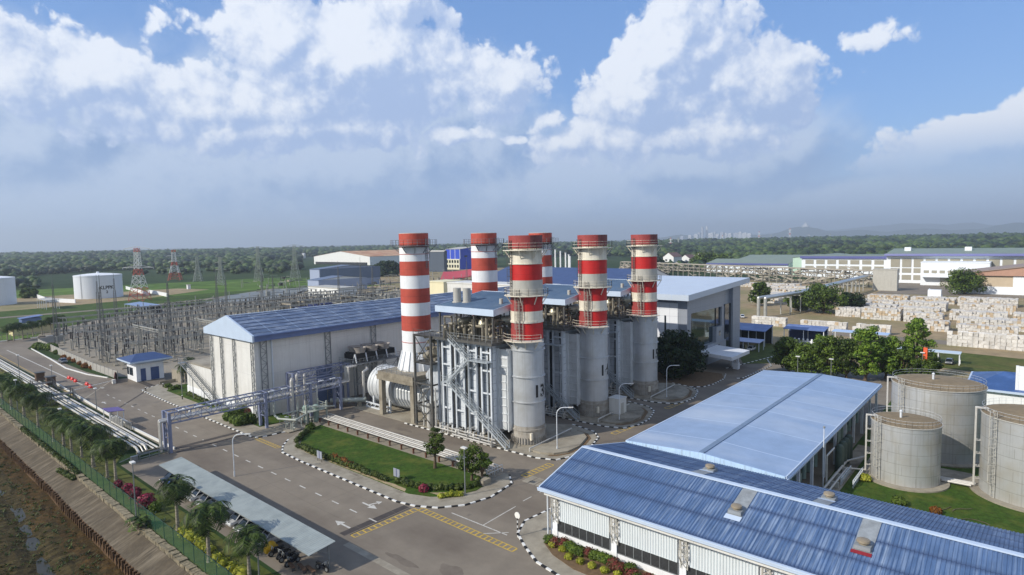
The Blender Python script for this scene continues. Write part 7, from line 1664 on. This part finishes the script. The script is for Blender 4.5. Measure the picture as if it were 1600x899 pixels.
for y, c, lb in row: put_car(33.5+R(-.1, .1), y, R(-.03, .03), c, lb, 'cars parked under the shade roof')
x, y, _ = P(100, 568); put_car(x, y+1, PI/2, GR, 'small grey car parked at the switchyard kerb', 'cars on the road')
for i, (yy, c) in enumerate(((80, SV), (76.4, GR), (72.6, SV), (68.8, DK), (65.4, W))): put_car(187.6, yy, 0, c, ('silver', 'grey', 'second silver', 'black', 'white')[i]+' car under the car shelter beyond the office', 'cars beyond the office')
for i in range(6): put_car(197.6, 31-i*2.9, 0, (DK, W, GR, SV, DK, GR)[i], 'small car under the narrow roof behind the tanks', 'cars under the narrow roof behind the tanks')
x, y, _ = P(1160, 497); put_car(x, y, .4, W, 'white car in the dirt yard beside the single tree', 'cars in the dirt yard')
def bike_src():
    t = thing('motorcycle', '', 'motorcycle', (0, 0, 0))
    for x in (-.6, .6): b = MB(); b.cyl((x, -.06, .3), (x, .06, .3), .3, n=18, m=0); b.cyl((x, -.07, .3), (x, .07, .3), .17, n=12, m=1); b.build('wheel', [m_blk, m_steel], t)
    b = MB(); b.box(-.35, -.14, .3, .35, .14, .62); b.beam((-.6, 0, .3), (-.42, 0, .95), .1); b.beam((.6, 0, .3), (.1, 0, .5), .12); b.ball((-.1, 0, .74), .2, n=10); b.build('body', paint('dark', (34, 38, 48)), t); b = MB(); b.box(.0, -.13, .68, .75, .13, .82); b.build('seat', m_blk, t); b = MB(); b.beam((-.42, -.34, 1.0), (-.42, .34, 1.0), .05); b.box(-.55, -.1, .78, -.42, .1, .98); b.build('handlebar', m_steel, t)
    return t
ms_ = bike_src()
for i, (x, y, lb) in enumerate(((32.2, 64.0, 'motorcycle right beside the yellow cover'), (32.4, 62.9, 'second motorcycle from the yellow cover'), (32.3, 61.8, 'third motorcycle from the yellow cover'), (32.2, 60.6, 'last motorcycle of the row, nearest the benches'), (33.6, 56.9, 'motorcycle parked under the end of the shade roof'))): place(ms_, i > 0, (x, y, .04), R(-.2, .2)+(PI/2 if i == 4 else 0), 1.1, lb, 'motorcycles under the shade roof')
b = MB(); b.ball((32.2, 65.3, .65), .62, n=10, sz=.95, rings=6); b.box(31.5, 65, .05, 32.9, 65.7, .6); b.v = [(x+.1*mnoise.noise((x*3, y*3, z*3)), y+.1*mnoise.noise((x*3, z*3, y*3)), max(.05, z)) for x, y, z in b.v]
tag(b.build('vehicle_cover', mat('yellow_cover', (214, 170, 30), .5, var=.1, scale=3), smooth=60, origin=(32.2, 65.3, 0)), 'bright yellow cover over a parked motorcycle', 'cover')
def bench(x, y, rz, lb):
    t = thing('bench', lb, 'bench', (0, 0, 0), 'wooden benches by the shade roof'); b = MB(); b.box(-.9, -.2, .42, .9, .2, .48); b.build('seat', m_timber, t); b = MB()
    for q in (-.7, .7): b.mark().box(q-.05, -.18, 0, q+.05, .18, .42)
    b.build_each('leg', m_steeld, t); t.location = (x, y, .04); t.rotation_euler = (0, 0, rz)
bench(31.7, 60.0, 1.4, 'wooden bench under the shade roof edge, nearer the motorcycles'); bench(32.2, 58.6, 1.4, 'second wooden bench under the shade roof'); bench(32.6, 57.6, 1.5, 'third wooden bench at the end of the shade roof')
# ================================================================ CAMERA
cam = bpy.data.cameras.new('camera'); co = bpy.data.objects.new('camera', cam); COL.objects.link(co)
cam.sensor_width = 36; cam.lens = 36*FPX/1600; cam.clip_start = .5; cam.clip_end = 60000
Mx = Matrix([list(r) for r in CAM_ROT]).to_4x4(); Mx.translation = Vector((0, 0, CAM_H)); co.matrix_world = Mx; SC.camera = co
# ================================================================ SUN
SUN_AZ = math.atan2(.40, -.92); SUN_EL = math.radians(33)       # direction towards the sun
sv = Vector((math.cos(SUN_AZ)*math.cos(SUN_EL), math.sin(SUN_AZ)*math.cos(SUN_EL), math.sin(SUN_EL)))
sl = bpy.data.lights.new('sun', 'SUN'); sl.energy = 4.4; sl.angle = math.radians(.6); sl.color = (1.0, .93, .82)
so = bpy.data.objects.new('sun', sl); COL.objects.link(so); so.rotation_euler = sv.to_track_quat('Z', 'Y').to_euler()
# ================================================================ SKY
w = bpy.data.worlds.new('World'); SC.world = w; w.cycles.sampling_method = 'MANUAL'; w.cycles.sample_map_resolution = 256; w.use_nodes = True; nt = w.node_tree; N = nt.nodes; L = nt.links
bg = N['Background']; bg.inputs['Strength'].default_value = 1.0
sky = N.new('ShaderNodeTexSky'); sky.sky_type = 'NISHITA'; sky.sun_disc = False; sky.sun_elevation = SUN_EL; sky.sun_rotation = math.atan2(sv.x, sv.y); sky.air_density = 1.0; sky.dust_density = .6; sky.ozone_density = 2.0; sky.altitude = 50
def math_(op, a, b_=None, c=None):
    n = N.new('ShaderNodeMath'); n.operation = op
    for i, v in enumerate((a, b_, c)):
        if v is None: continue
        if hasattr(v, 'links'): L.new(v, n.inputs[i])
        else: n.inputs[i].default_value = v
    return n.outputs[0]
tc = N.new('ShaderNodeTexCoord'); sp = N.new('ShaderNodeSeparateXYZ'); L.new(tc.outputs['Generated'], sp.inputs[0])
# compass bearing and elevation of the viewed direction, in degrees; bearing 0 = middle of the view, positive to the right
F0 = Vector((.75345, .65312)).normalized()
fx = math_('ADD', math_('MULTIPLY', sp.outputs[0], F0.x), math_('MULTIPLY', sp.outputs[1], F0.y)); rx = math_('ADD', math_('MULTIPLY', sp.outputs[0], F0.y), math_('MULTIPLY', sp.outputs[1], -F0.x))
azd = math_('MULTIPLY', math_('ARCTAN2', rx, fx), 180/PI); eld = math_('MULTIPLY', math_('ARCSINE', sp.outputs[2]), 180/PI)
cv = N.new('ShaderNodeCombineXYZ'); L.new(azd, cv.inputs[0]); L.new(eld, cv.inputs[1])
def azel(px, py):
    x, y, z = [sum(CAM_ROT[i][k]*(px-800, -(py-449.5), -FPX)[k] for k in range(3)) for i in range(3)]
    return math.degrees(math.atan2(x*F0.y-y*F0.x, x*F0.x+y*F0.y)), math.degrees(math.atan2(z, math.hypot(x, y)))
def cloud_group(name, blobs, nscale, namp, seed, warp=0.0, bill=0.0):
    g = bpy.data.node_groups.new(name, 'ShaderNodeTree'); g.interface.new_socket('P', in_out='INPUT', socket_type='NodeSocketVector'); g.interface.new_socket('D', in_out='OUTPUT', socket_type='NodeSocketFloat')
    n = g.nodes; l = g.links; gi = n.new('NodeGroupInput'); go = n.new('NodeGroupOutput'); acc = None
    def mm(op, a, b_=None):
        q = n.new('ShaderNodeMath'); q.operation = op
        for i, v in enumerate((a, b_)):
            if v is None: continue
            if hasattr(v, 'links'): l.new(v, q.inputs[i])
            else: q.inputs[i].default_value = v
        return q.outputs[0]
    # warp the coordinates so that edges billow
    ns0 = n.new('ShaderNodeTexNoise'); ns0.inputs['Scale'].default_value = nscale*.45; ns0.inputs['Detail'].default_value = 3; of = n.new('ShaderNodeVectorMath'); of.operation = 'ADD'; of.inputs[1].default_value = (seed*13.7, seed*7.1, seed*3.3); l.new(gi.outputs[0], of.inputs[0]); l.new(of.outputs[0], ns0.inputs['Vector'])
    sb = n.new('ShaderNodeVectorMath'); sb.operation = 'SUBTRACT'; sb.inputs[1].default_value = (.5, .5, .5); l.new(ns0.outputs['Color'], sb.inputs[0]); sc = n.new('ShaderNodeVectorMath'); sc.operation = 'SCALE'; sc.inputs['Scale'].default_value = warp; l.new(sb.outputs[0], sc.inputs[0]); wp = n.new('ShaderNodeVectorMath'); wp.operation = 'ADD'; l.new(gi.outputs[0], wp.inputs[0]); l.new(sc.outputs[0], wp.inputs[1])
    for px, py, rw, rh, a in blobs:
        A, E = azel(px, py); ra = rw/FPX*180/PI*math.cos(math.radians(A))**1.0; re = rh/FPX*180/PI*math.cos(math.radians(A))
        s = n.new('ShaderNodeVectorMath'); s.operation = 'SUBTRACT'; s.inputs[1].default_value = (A, E, 0); l.new(wp.outputs[0], s.inputs[0]); m = n.new('ShaderNodeVectorMath'); m.operation = 'MULTIPLY'; m.inputs[1].default_value = (1/ra, 1/re, 0); l.new(s.outputs[0], m.inputs[0]); le = n.new('ShaderNodeVectorMath'); le.operation = 'LENGTH'; l.new(m.outputs[0], le.inputs[0])
        v = mm('MULTIPLY', mm('SUBTRACT', 1.0, le.outputs['Value']), a); acc = v if acc is None else mm('MAXIMUM', acc, v)
    fw = n.new('ShaderNodeTexNoise'); fw.inputs['Scale'].default_value = nscale*5; fw.inputs['Detail'].default_value = 3; l.new(of.outputs[0], fw.inputs['Vector'])
    s3 = n.new('ShaderNodeVectorMath'); s3.operation = 'SCALE'; s3.inputs['Scale'].default_value = .16/nscale; l.new(fw.outputs['Color'], s3.inputs[0]); a3 = n.new('ShaderNodeVectorMath'); a3.operation = 'ADD'; l.new(of.outputs[0], a3.inputs[0]); l.new(s3.outputs[0], a3.inputs[1])
    f = n.new('ShaderNodeTexNoise'); f.inputs['Scale'].default_value = nscale; f.inputs['Detail'].default_value = 8; f.inputs['Roughness'].default_value = .62; l.new(a3.outputs[0], f.inputs['Vector'])
    nz = mm('MULTIPLY', mm('SUBTRACT', f.outputs['Fac'], .5), namp)
    if bill:
        vo = n.new('ShaderNodeTexVoronoi'); vo.feature = 'F1'; vo.normalize = False; vo.inputs['Scale'].default_value = nscale*1.6; vo.inputs['Detail'].default_value = 3.5; vo.inputs['Roughness'].default_value = .55; vo.inputs['Lacunarity'].default_value = 2.1; l.new(a3.outputs[0], vo.inputs['Vector'])
        nz = mm('ADD', nz, mm('MULTIPLY', mm('SUBTRACT', .75, vo.outputs['Distance']), bill))
    l.new(mm('ADD', acc, nz), go.inputs[0]); return g
def eval_group(g, vec):
    n = N.new('ShaderNodeGroup'); n.node_tree = g; L.new(vec, n.inputs[0]); return n.outputs[0]
def offs(dx, dy):
    v = N.new('ShaderNodeVectorMath'); v.operation = 'ADD'; v.inputs[1].default_value = (dx, dy, 0); L.new(cv.outputs[0], v.inputs[0]); return v.outputs[0]
def rmap(s, a, b_, c=0., d=1., smooth=True):
    r = N.new('ShaderNodeMapRange'); r.interpolation_type = 'SMOOTHSTEP' if smooth else 'LINEAR'; r.inputs[1].default_value = a; r.inputs[2].default_value = b_; r.inputs[3].default_value = c; r.inputs[4].default_value = d; L.new(s, r.inputs[0]); return r.outputs[0]
def mixc(f, a, b_):
    x = N.new('ShaderNodeMix'); x.data_type = 'RGBA'
    if hasattr(f, 'links'): L.new(f, x.inputs[0])
    else: x.inputs[0].default_value = f
    for i, v in ((6, a), (7, b_)):
        if hasattr(v, 'links'): L.new(v, x.inputs[i])
        else: x.inputs[i].default_value = (*v, 1)
    return x.outputs[2]
sk = N.new('ShaderNodeVectorMath'); sk.operation = 'SCALE'; sk.inputs['Scale'].default_value = .13; L.new(sky.outputs[0], sk.inputs[0])
col = mixc(.55, sk.outputs[0], lin((108, 160, 234)))
col = mixc(rmap(math_('ABSOLUTE', azd), 48, 85, 0, .6), col, lin((196, 200, 206)))
# 1. broad grey-blue veil low in the sky
veil = cloud_group('cloud_veil', [(200, 330, 760, 250, 1.2), (40, 230, 360, 200, 1.2), (560, 270, 460, 190, 1.2), (900, 310, 520, 140, 1.1), (1300, 330, 620, 80, 1.0), (1080, 260, 330, 100, 1.1)], .09, 1.3, 1, 5)
dv_ = eval_group(veil, cv.outputs[0]); dv2 = eval_group(veil, offs(-1.2, 1.6))
vs_ = rmap(math_('SUBTRACT', dv_, dv2), -.15, .2)
col = mixc(rmap(dv_, -.1, .6, 0, .95), col, mixc(vs_, lin((138, 168, 212)), lin((192, 209, 235))))
# 2. big cumulus
cum = cloud_group('cloud_cumulus', [(440, 60, 130, 130, 1.9), (560, 100, 240, 140, 1.9), (640, 10, 70, 80, 1.6), (760, 120, 110, 90, 1.5), (160, 120, 150, 75, 1.5), (10, 110, 140, 120, 1.5), (330, 160, 230, 80, 1.4), (715, 215, 75, 26, 1.2), (800, 218, 34, 12, 1.0), (990, 150, 110, 100, 1.7), (1060, 60, 140, 140, 1.9), (1160, 130, 190, 100, 1.6), (950, 225, 150, 60, 1.4), (855, 190, 55, 26, 1.0), (1560, 215, 210, 76, 1.7), (1420, 245, 150, 34, 1.4), (1620, 170, 120, 60, 1.5), (1340, 70, 110, 36, .9), (270, 20, 120, 44, .8), (1245, 190, 70, 26, .8), (560, 200, 180, 60, 1.3), (380, 200, 190, 60, 1.2), (1130, 210, 160, 60, 1.2)], .16, 1.5, 2, 4, .72)
dc = eval_group(cum, cv.outputs[0]); dc2 = eval_group(cum, offs(-.7, .85)); dc3 = eval_group(cum, offs(-2.6, 2.8))
mn = N.new('ShaderNodeTexNoise'); mn.inputs['Scale'].default_value = .22; mn.inputs['Detail'].default_value = 7; mn.inputs['Roughness'].default_value = .6; L.new(offs(31, 17), mn.inputs['Vector'])
sh_ = math_('ADD', math_('SUBTRACT', math_('ADD', math_('MULTIPLY', math_('SUBTRACT', dc, dc2), 1.15), math_('MULTIPLY', math_('SUBTRACT', dc, dc3), .4)), math_('MULTIPLY', math_('MINIMUM', dc, 1.0), .12)), math_('MULTIPLY', math_('SUBTRACT', mn.outputs['Fac'], .5), .8))
lit = rmap(sh_, -.62, .66)
low = rmap(eld, 3, 10)
lit2 = math_('MULTIPLY', lit, math_('ADD', math_('MULTIPLY', low, .65), .35))
cc = mixc(lit2, lin((166, 189, 228)), lin((234, 241, 253)))
alpha = math_('MULTIPLY', rmap(dc, .10, .36), rmap(eld, 2.5, 8.5, .0, 1))
col = mixc(alpha, col, cc)
# 3. haze near the horizon
hz_ = rmap(math_('ABSOLUTE', eld), 0, 9, .85, 0)
col = mixc(hz_, col, lin((172, 197, 232)))
L.new(col, bg.inputs['Color'])
# ================================================================ HAZE
b = MB(); b.box(-12000, -12000, -6, 18500, 18500, 420); hz = b.build('haze', [], None)
hm = bpy.data.materials.new('haze'); hm.use_nodes = True; hn = hm.node_tree; hn.nodes.remove(hn.nodes['Principled BSDF']); pv_ = hn.nodes.new('ShaderNodeVolumePrincipled'); pv_.inputs['Color'].default_value = (.78, .89, 1.0, 1); pv_.inputs['Density'].default_value = .00015; pv_.inputs['Anisotropy'].default_value = .2; hn.links.new(pv_.outputs[0], hn.nodes['Material Output'].inputs['Volume']); hz.data.materials.append(hm); tag(hz, 'pale blue haze filling the air out to the hills', 'haze', kind='stuff')
# ================================================================ RENDER SETTINGS
SC.render.engine = 'CYCLES'; SC.view_settings.view_transform = 'Standard'; SC.view_settings.look = 'None'; SC.view_settings.exposure = .1; SC.view_settings.gamma = 1.0
SC.cycles.volume_max_steps = 64; SC.cycles.volume_bounces = 0; SC.cycles.max_bounces = 6; SC.cycles.transparent_max_bounces = 12
